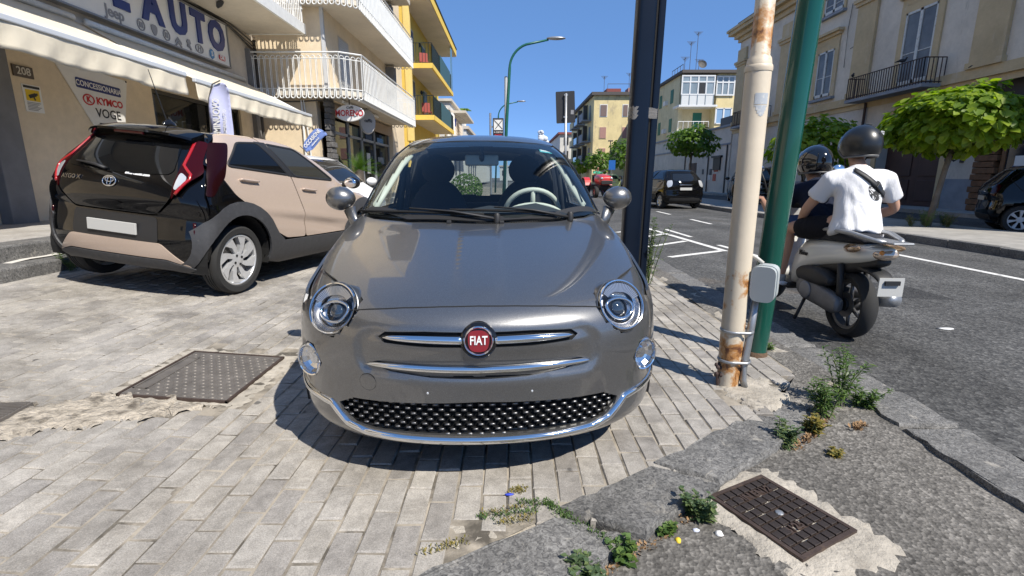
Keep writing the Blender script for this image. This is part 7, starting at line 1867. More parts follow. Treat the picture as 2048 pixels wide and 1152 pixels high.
for p, s_, col, nm, lab in (((.735, 1.545, -.035), (.016, .012, .011), (.75, .74, .72), "pebble", 'white pebble below the round grey tuft'), ((.58, 1.515, -.038), (.012, .014, .010), (.72, .52, .04), "wrapper", 'crumpled yellow wrapper by the kerb'), ((.66, 1.565, -.038), (.014, .010, .008), (.55, .58, .68), "bottle_cap", 'pale cap lying by the kerb'), ((-.01, 1.715, .004), (.018, .007, .004), (.03, .06, .5), "blue_wrapper", 'blue scrap on the broken mortar'), ((3.62, 4.0, -.03), (.07, .03, .004), (.7, .7, .68), "paper_scrap", 'white paper scrap on the asphalt behind the scooter')):
    m = MB(); m.ell((0, 0, 0), s_, 9, 6); r = random.Random(int(p[0]*100)); m.v = [(x*(1+r.uniform(-.25, .25)), y*(1+r.uniform(-.25, .25)), z) for x, y, z in m.v]
    props(m.build(nm, pm("litter_"+nm, col, .6), smooth=True, loc=p), lab, 'litter')
# cycad in a pot before the cafe
cy = empty("potted_palm", (-3.95, 13.3, .42), 0, 'green cycad palm in a pot in front of the cafe', 'plant')
MB().lathe([(.16, 0), (.24, .42), (.26, .42), (.26, .46), (.22, .46), (.2, .40), (.001, .40)], 24).build("pot", pm("terracotta", (.28, .13, .08), .8), cy, smooth=.6); MB().lathe([(.09, .4), (.12, .7), (.10, .95), (.001, 1.0)], 14).build("trunk", M_bark, cy)
r = random.Random(5); lf = MB(); rv = []
for i in range(46):
    a = r.uniform(0, 6.28); el = r.uniform(.0, 1.35); L_ = r.uniform(.5, .68); d = Vector((math.cos(a)*math.cos(el), math.sin(a)*math.cos(el), math.sin(el)))
    P = [Vector((0, 0, .95))+d*L_*t+Vector((0, 0, -.22*t*t*math.cos(el))) for t in np.linspace(0, 1, 16)]
    for j in range(1, 16):
        t = (P[j]-P[j-1]).normalized(); sd = t.cross(Vector((0, 0, 1))).normalized(); w_ = .12*math.sin(math.pi*min(1, .15+j/17))
        for s_ in (1, -1):
            q = P[j]; e = q+sd*s_*w_+t*.05+Vector((0, 0, .035)); lf.add([q, q+t*.014, e], [(0, 1, 2)]); rv += [r.random()]*3
o = lf.build("fronds", leaf_mat("palm_leaf", (.075, .16, .02), .35), cy); at = o.data.attributes.new("rnd", 'FLOAT', 'POINT'); at.data.foreach_set('value', rv); props(o, kind='stuff')
# roof palm far off and clipped hedge behind the grey car
rp = empty("roof_palm", (-5.9, 64.5, 8.0), 0, 'small palm silhouette on the roof terrace far left', 'plant'); MB().lathe([(.25, -.6), (.3, 0), (.001, 0)], 10).build("pot", M_pale, rp); MB().tube([(0, 0, 0), (0, 0, 1.1)], .12, 6).build("trunk", M_bark, rp)
m = MB()
for i in range(30):
    a = i*2.4; m.add([(0, 0, 1.1), (.5*math.cos(a), .5*math.sin(a), 1.45), (1.0*math.cos(a+.1), 1.0*math.sin(a+.1), 1.15), (.5*math.cos(a+.25), .5*math.sin(a+.25), 1.35)], [(0, 1, 2, 3)])
props(m.build("fronds", M_leafd, rp), kind='stuff')
hd = empty("hedge_bush", (-1.02, 11.4, 0), 0, 'clipped green bush in a planter seen through the grey car windows', 'plant')
MB().box((-.36, -.25, 0), (.36, .25, .66)).build("planter", M_greyd, hd, bevel=.02)
r = random.Random(8); vs, fs, rv = [], [], []
for i in range(1500):
    d = Vector((r.gauss(0, 1), r.gauss(0, 1), r.gauss(0, 1))).normalized(); p = Vector((d.x*.36, d.y*.32, .96+d.z*.33))*1.0*(1-.25*r.random()**3); up = (d+Vector((r.gauss(0, .5), r.gauss(0, .5), r.gauss(0, .5)))).normalized(); t = up.cross(Vector((r.gauss(0, 1), r.gauss(0, 1), r.gauss(0, 1)))).normalized(); b = up.cross(t); k = len(vs); q = .035
    vs += [tuple(p-t*q), tuple(p+b*q*.5), tuple(p+t*q), tuple(p-b*q*.5)]; fs.append((k, k+1, k+2, k+3)); rv += [r.random()]*4
me = bpy.data.meshes.new("foliage"); me.from_pydata(vs, [], fs); me.update(); at = me.attributes.new("rnd", 'FLOAT', 'POINT'); at.data.foreach_set('value', rv); props(link_mesh("foliage", me, M_leafd, hd), kind='stuff')
# ================================================================== SCOOTER, RIDERS, TRACTOR, PASSERS-BY
M_skin = pm("skin", (.50, .29, .20), .5, var=(6, .1), bump=(60, .2, .002)); M_skin2 = pm("skin_tanned", (.36, .20, .13), .5, var=(6, .1))
def skin_obj(name, V, E, mat, parent, sub=2, bump=None):
    """one continuous surface grown round a skeleton: V = {key: (x, y, z, rx[, ry])}"""
    keys = list(V); me = bpy.data.meshes.new(name); me.from_pydata([V[k][:3] for k in keys], [(keys.index(a), keys.index(b)) for a, b in E], []); me.update()
    o = bpy.data.objects.new(name, me); COL.objects.link(o)
    m = o.modifiers.new("skin", 'SKIN'); m.use_smooth_shade = True; m.branch_smoothing = .3
    sv = me.skin_vertices[0].data
    for i, k in enumerate(keys):
        r = V[k][3:]; sv[i].radius = (r[0], r[-1]); sv[i].use_root = (i == 0)
    s = o.modifiers.new("sub", 'SUBSURF'); s.levels = sub; s.render_levels = sub
    dg = bpy.context.evaluated_depsgraph_get(); m2 = bpy.data.meshes.new_from_object(o.evaluated_get(dg)); m2.name = name
    bpy.data.objects.remove(o)
    bm = bmesh.new(); bm.from_mesh(m2); bmesh.ops.recalc_face_normals(bm, faces=bm.faces); bm.to_mesh(m2); bm.free()
    m2.materials.clear(); m2.polygons.foreach_set('use_smooth', [True]*len(m2.polygons))
    return link_mesh(name, m2, mat, parent)
def limb(V, E, chain):
    for a, b in zip(chain[:-1], chain[1:]): E.append((a, b))
def lerp3(a, b, t): return tuple(a[i]+(b[i]-a[i])*t for i in range(3))
def hand_graph(V, E, wrist, hand, side, pre, curl=(0, 0, -1)):
    d = (Vector(hand)-Vector(wrist)).normalized(); c = Vector(curl); c = (c-d*c.dot(d)).normalized(); s = d.cross(c)*side
    palm = Vector(hand); V[pre+'palm'] = (*palm, .026, .036); E.append((wrist_key(pre), pre+'palm'))
    for i, (off, ln) in enumerate(((-.030, .060), (-.010, .072), (.010, .068), (.029, .052))):
        b = palm+d*.034+s*off; m_ = b+d*ln*.5+c*ln*.18; t = b+d*ln*.72+c*ln*.62
        V[pre+'f%da' % i] = (*b, .0105); V[pre+'f%db' % i] = (*m_, .0095); V[pre+'f%dc' % i] = (*t, .008)
        limb(V, E, [pre+'palm', pre+'f%da' % i, pre+'f%db' % i, pre+'f%dc' % i])
    b = palm+s*-.042+d*.0; V[pre+'ta'] = (*b, .012); V[pre+'tb'] = (*(b+d*.03-s*.012+c*.014), .010); limb(V, E, [pre+'palm', pre+'ta', pre+'tb'])
def wrist_key(pre): return pre+'wrist'
M_shirt = pm("white_cotton", (.74, .74, .75), .9)
def shirt_material(name, col):
    m, nt, b, out = newmat(name); v = coords(nt); mp = N(nt, "ShaderNodeMapping"); mp.inputs['Scale'].default_value = (7, 7, 1.5); L(nt, v, mp.inputs[0])
    n = noise(nt, mp.outputs[0], 1.6, 4, .6, 1.2); b.inputs['Base Color'].default_value = tuple(col)+(1,); b.inputs['Roughness'].default_value = .92; b.inputs['Specular IOR Level'].default_value = .2
    bumpn(nt, b, n, .4, .03); return m
M_tee = shirt_material("white_tshirt", (.72, .72, .73)); M_teenavy = shirt_material("navy_tshirt", (.012, .016, .032)); M_short = shirt_material("black_shorts", (.012, .012, .016)); M_jean = shirt_material("blue_shorts", (.03, .06, .14))
M_helm = pm("satin_black_helmet", (.010, .011, .012), .38, coat=.35, coat_r=.25); M_helmg = pm("gloss_black_helmet", (.006, .006, .007), .08, coat=1)
SCM = Matrix.Translation((2.65, 3.80, -.032)) @ Matrix.Rotation(R(-2), 4, 'Z')
sc = empty("scooter", label='white big wheel scooter carrying two riders on the road', cat='scooter', mat=SCM)
def sc_wheel(y):
    w_ = bpy.data.objects.new("wheel", None); COL.objects.link(w_); w_.parent = sc; w_.location = (0, y, .262)
    M = frame((0, 0, 0), (0, 1, 0), None, (-1, 0, 0)); r, h = .262, .06
    prof = [(.195, -h*.6), (.20, -h*.85), (.235, -h), (.252, -h*.7), (.262, -h*.2), (.262, h*.2), (.252, h*.7), (.235, h), (.20, h*.85), (.195, h*.6)]
    MB().lathe(prof, 48, M, closed=True).build("tyre", M_tyre, w_, smooth=.9)
    MB().lathe([(.198, -h*.6), (.172, -h*.5), (.172, h*.5), (.198, h*.6)], 40, M, closed=True).build("rim", M_rimg, w_, smooth=.7)
    for k in range(6):
        a = 2*math.pi*k/6+.3; m = MB(); p0 = M @ Vector((.035*math.cos(a), .035*math.sin(a), 0)); p1 = M @ Vector((.178*math.cos(a+.25), .178*math.sin(a+.25), 0)); m.tube([p0, p1], [.020, .013], 6, sx=.8); m.build("spoke", M_rimg, w_, smooth=True)
    MB().lathe([(.001, -.06), (.05, -.06), (.05, .06), (.001, .06)], 20, M).build("hub", M_black, w_, smooth=.5)
    MB().lathe([(.045, .035), (.10, .035), (.10, .040), (.045, .040)], 28, M, closed=True).build("brake_disc", M_disc, w_)
    return w_
M_rimg = pm("grey_wheel_paint", (.14, .14, .145), .35, .5); M_scw = car_paint("scooter_white_paint", (.76, .76, .72), .1, 0, .35)
sc_wheel(0); sc_wheel(1.31)
def loft(name, secs, mat, n=16, ex=2.6, smooth=True, parent=sc):
    """tube of superellipse sections: (y, z, half width, half height)"""
    P = bspline(secs, 5); m = MB(); k = len(P)
    for y, z, hw, hh in P:
        for j in range(n):
            a = 2*math.pi*j/n; c, s_ = math.cos(a), math.sin(a); m.v.append((hw*abs(c)**(2/ex)*(1 if c >= 0 else -1), y, z+hh*abs(s_)**(2/ex)*(1 if s_ >= 0 else -1)))
    m.f = [(i*n+j, (i+1)*n+j, (i+1)*n+(j+1) % n, i*n+(j+1) % n) for i in range(k-1) for j in range(n)]+[tuple(range(n)), tuple((k-1)*n+j for j in reversed(range(n)))]
    me = m.mesh(name, smooth); bm = bmesh.new(); bm.from_mesh(me); bmesh.ops.recalc_face_normals(bm, faces=bm.faces); bm.to_mesh(me); bm.free()
    return link_mesh(name, me, mat, parent)
loft("tail_fairing", [(-.34, .715, .05, .03), (-.28, .70, .095, .055), (-.10, .675, .125, .085), (.15, .65, .145, .105), (.38, .615, .155, .14), (.55, .55, .155, .18), (.66, .46, .14, .17), (.70, .40, .12, .14)], M_scw, 20)
loft("seat", [(-.16, .775, .08, .02), (-.08, .785, .12, .045), (.15, .785, .14, .055), (.34, .765, .14, .05), (.46, .745, .13, .045), (.62, .74, .12, .045), (.76, .72, .08, .03)], M_seat, 18)
loft("tail_underside", [(-.30, .645, .05, .03), (-.05, .58, .09, .06), (.25, .53, .11, .09), (.5, .42, .11, .10)], M_black, 14)
loft("rear_mudguard", [(-.36, .50, .05, .02), (-.30, .56, .07, .02), (-.15, .575, .075, .02), (.05, .57, .07, .02)], M_black, 12)
for x in (-.125, .125): MB().tube([(x, .42, .80), (x*1.2, .15, .835), (x*1.1, -.12, .83), (x*.75, -.30, .80), (x*.4, -.36, .79)], [.012, .017, .018, .016, .014], 8, sx=1.3).build("grab_rail", M_zinc, sc, smooth=True)
MB().box((-.07, -.46, .785), (.07, -.18, .80)).build("rear_rack", M_zinc, sc, bevel=.006)
for s_ in (-1, 1):
    lp = MB(); lp.ell((0, 0, 0), (.030, .17, .034), 18, 10, Matrix.Translation((s_*.118, -.10, .715)) @ Matrix.Rotation(R(s_*14), 4, 'Z') @ Matrix.Rotation(R(-7), 4, 'X')); lp.build("indicator_lens", pm("smoked_amber_lens", (.34, .22, .12), .1, .3, coat=1), sc, smooth=True)
MB().ell((0, -.30, .70), (.085, .06, .045), 18, 12).build("tail_lamp", pm("clear_tail_lens", (.62, .50, .40), .06, .6, coat=1), sc, smooth=True)
MB().ell((-.05, -.335, .715), (.018, .02, .018), 8, 6).build("tail_bulb", pm("bulb_orange", (.7, .25, .05), .2), sc, smooth=True)
MB().box((-.085, -.405, .42), (.085, -.395, .55)).build("number_plate", M_plate, sc)
MB().box((-.05, -.42, .50), (.05, -.38, .53)).build("plate_lamp", M_black, sc)
loft("air_box", [(.06, .43, .05, .03), (.14, .44, .07, .07), (.32, .44, .07, .085), (.50, .42, .06, .07), (.55, .42, .04, .04)], M_black, 16).location = (-.115, 0, 0)
eng = loft("drive_cover", [(-.06, .265, .035, .05), (.0, .265, .045, .085), (.14, .285, .05, .085), (.30, .305, .055, .10), (.44, .32, .055, .095), (.50, .32, .04, .06)], pm("grey_engine_case", (.16, .16, .165), .5, .4, var=(8, .2)), 18); eng.location = (-.125, 0, 0)
MB().ell((-.18, .33, .305), (.02, .085, .075), 18, 10).build("cover_boss", pm("grey_engine_case_light", (.22, .22, .23), .45, .4), sc, smooth=True)
loft("engine_block", [(.1, .30, .09, .08), (.4, .30, .10, .10), (.6, .30, .08, .08)], M_gap, 12)
MB().tube([(.13, .35, .30), (.15, .05, .30), (.15, -.25, .36)], [.05, .065, .055], 14).build("exhaust", M_zinc, sc, smooth=True)
for x in (-.10, .10): MB().tube([(x, -.02, .30), (x, .02, .58)], .025, 10).build("shock_absorber", M_black, sc, smooth=True)
MB().box((-.16, .66, .24), (.16, 1.05, .30)).build("footboard", M_black, sc, bevel=.02)
MB().tube([(-.13, .40, .22), (-.16, .42, .10), (-.20, .40, .03)], .014, 8).build("side_stand", M_black, sc, smooth=True)
loft("leg_shield", [(1.02, .30, .16, .05), (1.06, .45, .19, .06), (1.10, .65, .20, .08), (1.10, .85, .16, .07), (1.06, .98, .10, .05)], M_scw, 18)
loft("headset", [(.96, 1.0, .09, .05), (1.04, 1.03, .12, .06), (1.14, 1.01, .09, .05)], M_black, 14)
MB().tube([(-.36, .98, 1.02), (-.15, 1.04, 1.05), (.15, 1.04, 1.05), (.36, .98, 1.02)], .014, 8).build("handlebar", M_black, sc, smooth=True)
for s_ in (-1, 1):
    MB().tube([(s_*.25, 1.0, 1.04), (s_*.30, 1.02, 1.2), (s_*.34, 1.02, 1.28)], .008, 6).build("mirror_arm", M_black, sc, smooth=True); MB().ell((s_*.37, 1.02, 1.31), (.06, .02, .04), 14, 8).build("mirror_head", M_chrome, sc, smooth=True)
    MB().tube([(s_*.07, 1.31, .26), (s_*.07, 1.16, .75)], .022, 8).build("fork_leg", M_zinc, sc, smooth=True)
loft("front_mudguard", [(1.08, .45, .06, .02), (1.2, .53, .07, .02), (1.35, .545, .07, .02), (1.5, .49, .06, .02)], M_scw, 12)
MB().ell((0, 1.13, 1.02), (.08, .04, .06), 12, 8).build("headlight", M_whitelens, sc, smooth=True)
text_mesh("model_lettering", "Vision", .055, M_ink, frame((-.158, .47, .60), (0, -1, .02), None, (-1, 0, .1)), sc, .003, .001, shear=.3)

def rider(name, label, J, tee, shorts, helm, skinm, shoe, visor=False, print_=False):
    root = empty(name, label=label, cat='person', mat=SCM.copy())
    V, E = {}, []
    p = J['hip']; n = J['neck']; h = J['head']
    V['pel'] = (*p, .13, .10); V['waist'] = (*lerp3(p, n, .35), .125, .09); V['chest'] = (*lerp3(p, n, .74), .145, .10); V['neck'] = (*n, .055, .06)
    hd = Vector(h); fw = Vector(J['face']).normalized(); V['jaw'] = (*(hd+Vector((0, 0, -.075))+fw*.03), .062, .066); V['skull'] = (*(hd+Vector((0, 0, .03))), .086, .096); V['crown'] = (*(hd+Vector((0, 0, .085))-fw*.01), .06, .065); V['nose'] = (*(hd+Vector((0, 0, -.02))+fw*.108), .013)
    limb(V, E, ['pel', 'waist', 'chest', 'neck', 'jaw', 'skull', 'crown']); E.append(('skull', 'nose'))
    for s, k in ((-1, 'l'), (1, 'r')):
        sh, el, wr, ha, hp, kn, an, to = [J[k+q] for q in ('sh', 'el', 'wr', 'ha', 'hip', 'kn', 'an', 'to')]
        V[k+'sh'] = (*sh, .048); V[k+'el'] = (*el, .041); V[k+'up'] = (*lerp3(sh, el, .5), .049); V[k+'fo'] = (*lerp3(el, wr, .35), .041); V[k+'wrist'] = (*wr, .028, .026)
        limb(V, E, ['chest', k+'sh', k+'up', k+'el', k+'fo', k+'wrist']); hand_graph(V, E, wr, ha, s, k)
        V[k+'hip'] = (*hp, .092); V[k+'th'] = (*lerp3(hp, kn, .5), .082); V[k+'kn'] = (*kn, .058); V[k+'ca'] = (*lerp3(kn, an, .35), .057); V[k+'sn'] = (*lerp3(kn, an, .75), .042); V[k+'an'] = (*an, .036); V[k+'to'] = (*to, .036, .028)
        limb(V, E, ['pel', k+'hip', k+'th', k+'kn', k+'ca', k+'sn', k+'an', k+'to'])
    body = skin_obj("body", V, E, skinm, root)
    # shirt: torso and sleeves blended into one cloth surface
    pv, nv = Vector(p), Vector(n); up = (nv-pv).normalized(); hs = (Vector(J['rhip'])-Vector(J['lhip'])).normalized(); ss = (Vector(J['rsh'])-Vector(J['lsh'])).normalized()
    m = MB(); ns = 28; secs = []
    for t, a, b_ in ((-.16, .192, .165), (-.06, .188, .155), (.10, .172, .135), (.30, .160, .122), (.50, .168, .122), (.68, .182, .125), (.80, .190, .118), (.88, .178, .105), (.95, .125, .085), (1.0, .082, .076), (1.035, .072, .070)):
        c = pv+(nv-pv)*t+Vector((0, -.02*(1-t), 0)); x = hs.lerp(ss, max(0, min(1, t))); x = (x-up*x.dot(up)).normalized(); y = up.cross(x); k0 = len(m.v)
        for q in range(ns):
            an = 2*math.pi*q/ns; m.v.append(tuple(c+x*a*math.cos(an)+y*b_*math.sin(an)))
        secs.append(k0)
    m.f += [(a+q, a+(q+1) % ns, b_+(q+1) % ns, b_+q) for a, b_ in zip(secs[:-1], secs[1:]) for q in range(ns)]+[tuple(reversed(range(ns))), tuple(secs[-1]+q for q in range(ns))]
    for k in 'lr':
        sh, el = Vector(J[k+'sh']), Vector(J[k+'el']); c = nv.lerp(sh, .45)
        m.tube([c-Vector((0, 0, .03)), sh.lerp(c, .25)-Vector((0, 0, .012)), sh, sh.lerp(el, .35), sh.lerp(el, .62)], [.07, .082, .080, .076, .080], 18)
    me = m.mesh("t_shirt"); o = bpy.data.objects.new("t_shirt", me); COL.objects.link(o)
    q = o.modifiers.new("r", 'REMESH'); q.mode = 'VOXEL'; q.voxel_size = .014; q.use_smooth_shade = True
    q = o.modifiers.new("s", 'SMOOTH'); q.factor = .5; q.iterations = 7
    dg = bpy.context.evaluated_depsgraph_get(); m2 = bpy.data.meshes.new_from_object(o.evaluated_get(dg)); bpy.data.objects.remove(o)
    rr_ = random.Random(3)
    for v in m2.vertices:       # hanging folds, deeper towards the hem
        c = v.co; t = (c-pv).dot(up)/(nv-pv).length; a = math.atan2((c-pv).dot(up.cross(hs)), (c-pv).dot(hs)); k = max(0, .75-t)
        v.co = c+v.normal*(.007*k*math.sin(a*9+3*t+2*math.sin(a*3))+.0035*math.sin(c.z*38+c.x*22+3*math.sin(c.x*17))*(1-abs(t-.5)))
    m2.name = "t_shirt"; m2.materials.clear(); m2.polygons.foreach_set('use_smooth', [True]*len(m2.polygons)); sh_o = link_mesh("t_shirt", m2, tee, root)
    V, E = {}, []
    V['pel'] = (*p, .150, .115); V['top'] = (*lerp3(p, n, .16), .14, .105); E.append(('pel', 'top'))
    for k in 'lr':
        hp, kn = J[k+'hip'], J[k+'kn']; V[k+'hip'] = (*hp, .105); V[k+'th'] = (*lerp3(hp, kn, .5), .104); V[k+'he'] = (*lerp3(hp, kn, .84), .098); limb(V, E, ['pel', k+'hip', k+'th', k+'he'])
    skin_obj("shorts", V, E, shorts, root)
    for k in 'lr':
        an, to = Vector(J[k+'an']), Vector(J[k+'to'])
        skin_obj("sock", {'a': (*(an+Vector((0, 0, .07))), .040), 'b': (*an, .041), 'c': (*an.lerp(to, .3), .042)}, [('a', 'b'), ('b', 'c')], M_shirt, root, 1)
        d = (to-an); d.z = 0; d.normalize(); he = an-d*.045+Vector((0, 0, -.035)); tt = an+d*.20+Vector((0, 0, -.05))
        sho = skin_obj("shoe", {'a': (*he, .045, .05), 'b': (*(an+d*.03+Vector((0, 0, -.02))), .052, .055), 'c': (*(an+d*.12+Vector((0, 0, -.045))), .05, .042), 'd': (*tt, .042, .034)}, [('a', 'b'), ('b', 'c'), ('c', 'd')], shoe, root, 2)
        MB().tube([he-d*.02+Vector((0, 0, -.04)), an+d*.10+Vector((0, 0, -.082)), tt+d*.03+Vector((0, 0, -.03))], [.045, .05, .04], 10, sy=.38).build("shoe_sole", M_shirt, sho, smooth=True)
    # helmet: open faced shell with a rim, padding and visor
    Mh = frame(hd+Vector((0, 0, .02))-fw*.005, fw.cross(Vector((0, 0, 1))), None, Vector((0, 0, 1))+fw*.08)
    hl = empty("helmet"); hl.parent = root
    m = MB(); n1, n2 = 40, 22; R3 = (.135, .163, .155)
    for i in range(n2+1):
        for j in range(n1):
            a = 2*math.pi*j/n1; fr_ = math.sin(a)        # y = forwards in Mh
            lim = R(127) if fr_ < .3 else R(127)-(fr_-.3)/.7*R(58)
            th = lim*i/n2; m.v.append(tuple(Mh @ Vector((R3[0]*math.sin(th)*math.cos(a), R3[1]*math.sin(th)*fr_, R3[2]*math.cos(th)))))
    m.f = [(i*n1+j, (i+1)*n1+j, (i+1)*n1+(j+1) % n1, i*n1+(j+1) % n1) for i in range(n2) for j in range(n1)]
    o = m.build("helmet_shell", helm, hl, smooth=True); s_ = o.modifiers.new("s", 'SOLIDIFY'); s_.thickness = .022; s_.offset = -1
    rim = [Vector(m.v[n2*n1+j]) for j in range(n1)]; rim.append(rim[0]); MB().tube(rim, .009, 6, False).build("helmet_rim", pm("grey_rubber_rim", (.11, .11, .11), .5), hl, smooth=True)
    MB().tube([Mh @ Vector((.03, .07, .147)), Mh @ Vector((.03, .0, .155)), Mh @ Vector((.03, -.05, .148))], [.006, .009, .006], 8, sx=2.).build("air_vent", helm, hl, smooth=True)
    vs = MB(); nv = 16
    for i in range(nv+1):
        a = R(12)+R(156)*i/nv
        for t in (0, .5, 1.):
            th = R(62)+R(38)*t if not visor else R(48)+R(40)*t
            vs.v.append(tuple(Mh @ Vector((R3[0]*1.05*math.sin(th)*math.cos(a), R3[1]*1.07*math.sin(th)*math.sin(a), R3[2]*1.05*math.cos(th)))))
    vs.f = [(i*3+j, (i+1)*3+j, (i+1)*3+j+1, i*3+j+1) for i in range(nv) for j in range(2)]
    vs.build("visor", glass_mat("clear_visor", (.75, .8, .85)), hl, smooth=True)
    MB().tube([Mh @ Vector((-.115, .02, -.06)), Mh @ Vector((-.06, .07, -.15)), Mh @ Vector((0, .085, -.165)), Mh @ Vector((.06, .07, -.15)), Mh @ Vector((.115, .02, -.06))], .007, 6).build("chin_strap", M_black, hl)
    if print_:
        bvh = BVHTree.FromPolygons([v.co for v in sh_o.data.vertices], [list(f.vertices) for f in sh_o.data.polygons])
        def onb(x, z, off=.004):
            q, nn, i, d_ = bvh.ray_cast(Vector((x, -1.5, z)), Vector((0, 1, 0)))
            return (q+nn*off*(1 if nn.y < 0 else -1), nn if nn.y < 0 else -nn) if q else None
        cx, cz = J['print']; V2, T = fill2d(circle(cx, cz, .062, .075), d=.012); P = [onb(float(x), float(z)) for x, z in V2]
        me = bpy.data.meshes.new("back_print"); me.from_pydata([tuple(q[0]) for q in P], [], T.tolist()); me.update()
        m_, nt, b, out = newmat("splotch_print"); nz = noise(nt, coords(nt), 34, 5, .6, .5); L(nt, ramp(nt, nz, [(.5, g3(.03)), (.55, g3(.03)), (.57, g3(.6)), (1, g3(.7))]), b.inputs['Base Color']); b.inputs['Roughness'].default_value = .9
        link_mesh("back_print", me, m_, sh_o)
        a, b_ = J['strap']; rows = []
        for t in np.linspace(-.12, 1.05, 26):
            x = a[0]+(b_[0]-a[0])*t; z = a[1]+(b_[1]-a[1])*t; d = Vector((b_[0]-a[0], 0, b_[1]-a[1])).normalized(); s_ = Vector((-d.z, 0, d.x))*.019
            q0, q1 = onb(x-s_.x, z-s_.z, .009), onb(x+s_.x, z+s_.z, .009)
            if q0 and q1: rows += [q0[0], q1[0]]
        k = len(rows)//2
        o = MB().add(rows, [(2*i, 2*i+1, 2*i+3, 2*i+2) for i in range(k-1)]).build("shoulder_strap", M_black, root, smooth=True); s_ = o.modifiers.new("s", 'SOLIDIFY'); s_.thickness = .005; s_.offset = 0
        q = onb((a[0]+b_[0])/2+.015, (a[1]+b_[1])/2-.01, .014); MB().box((-.028, -.020, -.006), (.028, .020, .006), frame(q[0], (.75, 0, -.66), None, q[1])).build("strap_buckle", pm("buckle_black", (.02, .02, .02), .3), root, bevel=.004)
        mk = MB(); Mk = frame(Mh @ Vector((.045, -.150, .07)), (1, .3, 0), None, (Mh.to_3x3() @ Vector((.3, -1, .42)))); mk.tube([Mk @ Vector(c) for c in ((-.016, .012, .003), (.016, .012, .003), (0, -.016, .003), (-.016, .012, .003))], .004, 5, False); mk.build("helmet_mark", pm("mark_white", (.75, .75, .75), .4), hl)
    return root
rider("person", 'rider in a white T-shirt and black shorts sitting at the back of the scooter', dict(hip=(.02, .12, .86), neck=(.075, .25, 1.30), head=(.10, .32, 1.46), face=(-.15, 1, -.1),
  lsh=(-.125, .24, 1.215), lel=(-.21, .40, .985), lwr=(-.155, .585, .845), lha=(-.14, .645, .825), lhip=(-.08, .2, .845), lkn=(-.20, .66, .80), lan=(-.185, .74, .36), lto=(-.19, .88, .31),
  rsh=(.27, .22, 1.215), rel=(.44, .30, .985), rwr=(.31, .50, .875), rha=(.27, .56, .855), rhip=(.12, .2, .845), rkn=(.26, .66, .80), ran=(.2, .74, .36), rto=(.2, .88, .31), print=(.115, 1.135), strap=((.0, 1.27), (.235, 1.06))),
  M_tee, M_short, M_helm, M_skin, pm("grey_trainer", (.38, .38, .37), .7), print_=True)
rider("person", 'rider in a navy T-shirt and glossy helmet steering the scooter', dict(hip=(.0, .50, .85), neck=(.03, .74, 1.19), head=(.045, .84, 1.34), face=(-.1, 1, 0),
  lsh=(-.165, .72, 1.11), lel=(-.30, .82, .90), lwr=(-.31, .96, 1.00), lha=(-.31, 1.01, 1.03), lhip=(-.09, .55, .83), lkn=(-.22, .95, .78), lan=(-.17, .90, .36), lto=(-.17, 1.02, .33),
  rsh=(.21, .72, 1.11), rel=(.34, .84, .90), rwr=(.32, .96, 1.00), rha=(.31, 1.01, 1.03), rhip=(.09, .55, .83), rkn=(.22, .95, .78), ran=(.17, .90, .36), rto=(.17, 1.02, .33)),
  M_teenavy, M_jean, M_helmg, M_skin2, M_black, visor=True)

# red tractor with its driver, far down the road
tr = empty("tractor", (5.6, 32.5, -.03), R(8), 'small red tractor coming up the road beside the car mirror', 'tractor')
M_tred = pm("tractor_red", (.50, .03, .025), .35, coat=.5)
def tl_(nm, secs, mat, n=14): return loft(nm, secs, mat, n, 3.2, True, tr)
tl_("bonnet", [(-1.3, 1.02, .36, .20), (-1.22, 1.05, .42, .30), (-.6, 1.1, .42, .34), (.1, 1.12, .40, .34), (.2, 1.12, .3, .25)], M_tred)
MB().box((-.34, -1.36, .82), (.34, -1.28, 1.05)).build("radiator_grille", M_black, tr, bevel=.02)
for x in (-.3, .3): MB().ell((x, -1.3, 1.18), (.09, .04, .07), 10, 8).build("headlight", M_whitelens, tr, smooth=True)
MB().box((-.3, -1.0, .45), (.3, 1.2, .8)).build("chassis", M_black, tr, bevel=.04)
for x, y, r_, w_ in ((-.55, -.9, .36, .22), (.55, -.9, .36, .22), (-.68, .9, .58, .34), (.68, .9, .58, .34)):
    s_ = 1 if x > 0 else -1; wheel(tr, x, y, r_, w_, r_*.55, s_, 'spokes', 6, r_, low=True, mat=M_tred)
    if y > 0:
        m = MB()
        for k in range(11):
            a = math.pi*(.08+.84*k/10); m.v += [(x-s_*.18, y+.68*math.cos(a), .58+.68*math.sin(a)), (x+s_*.2, y+.68*math.cos(a), .58+.68*math.sin(a))]
        m.f = [(2*k, 2*k+1, 2*k+3, 2*k+2) for k in range(10)]; o = m.build("mudguard", M_tred, tr); q = o.modifiers.new("s", 'SOLIDIFY'); q.thickness = .03
MB().box((-.25, .55, .95), (.25, .95, 1.05)).build("seat", M_black, tr, bevel=.03); MB().box((-.25, .92, 1.0), (.25, 1.0, 1.4)).build("seat_back", M_black, tr, bevel=.03)
MB().tube([(.2*math.cos(a), .22+.06*math.sin(a), 1.45+.18*math.sin(a)) for a in np.linspace(0, 2*math.pi, 17)], .02, 6, False).build("steering_wheel", M_black, tr)
def passer(name, label, M, V, E, parts, skinm):
    root = empty(name, label=label, cat='person', mat=M); skin_obj("body", V, E, skinm, root, 1)
    for nm, v, e, mt in parts: skin_obj(nm, v, e, mt, root, 1)
    return root
MT = Matrix.Translation((5.6, 32.5, -.03)) @ Matrix.Rotation(R(8), 4, 'Z')
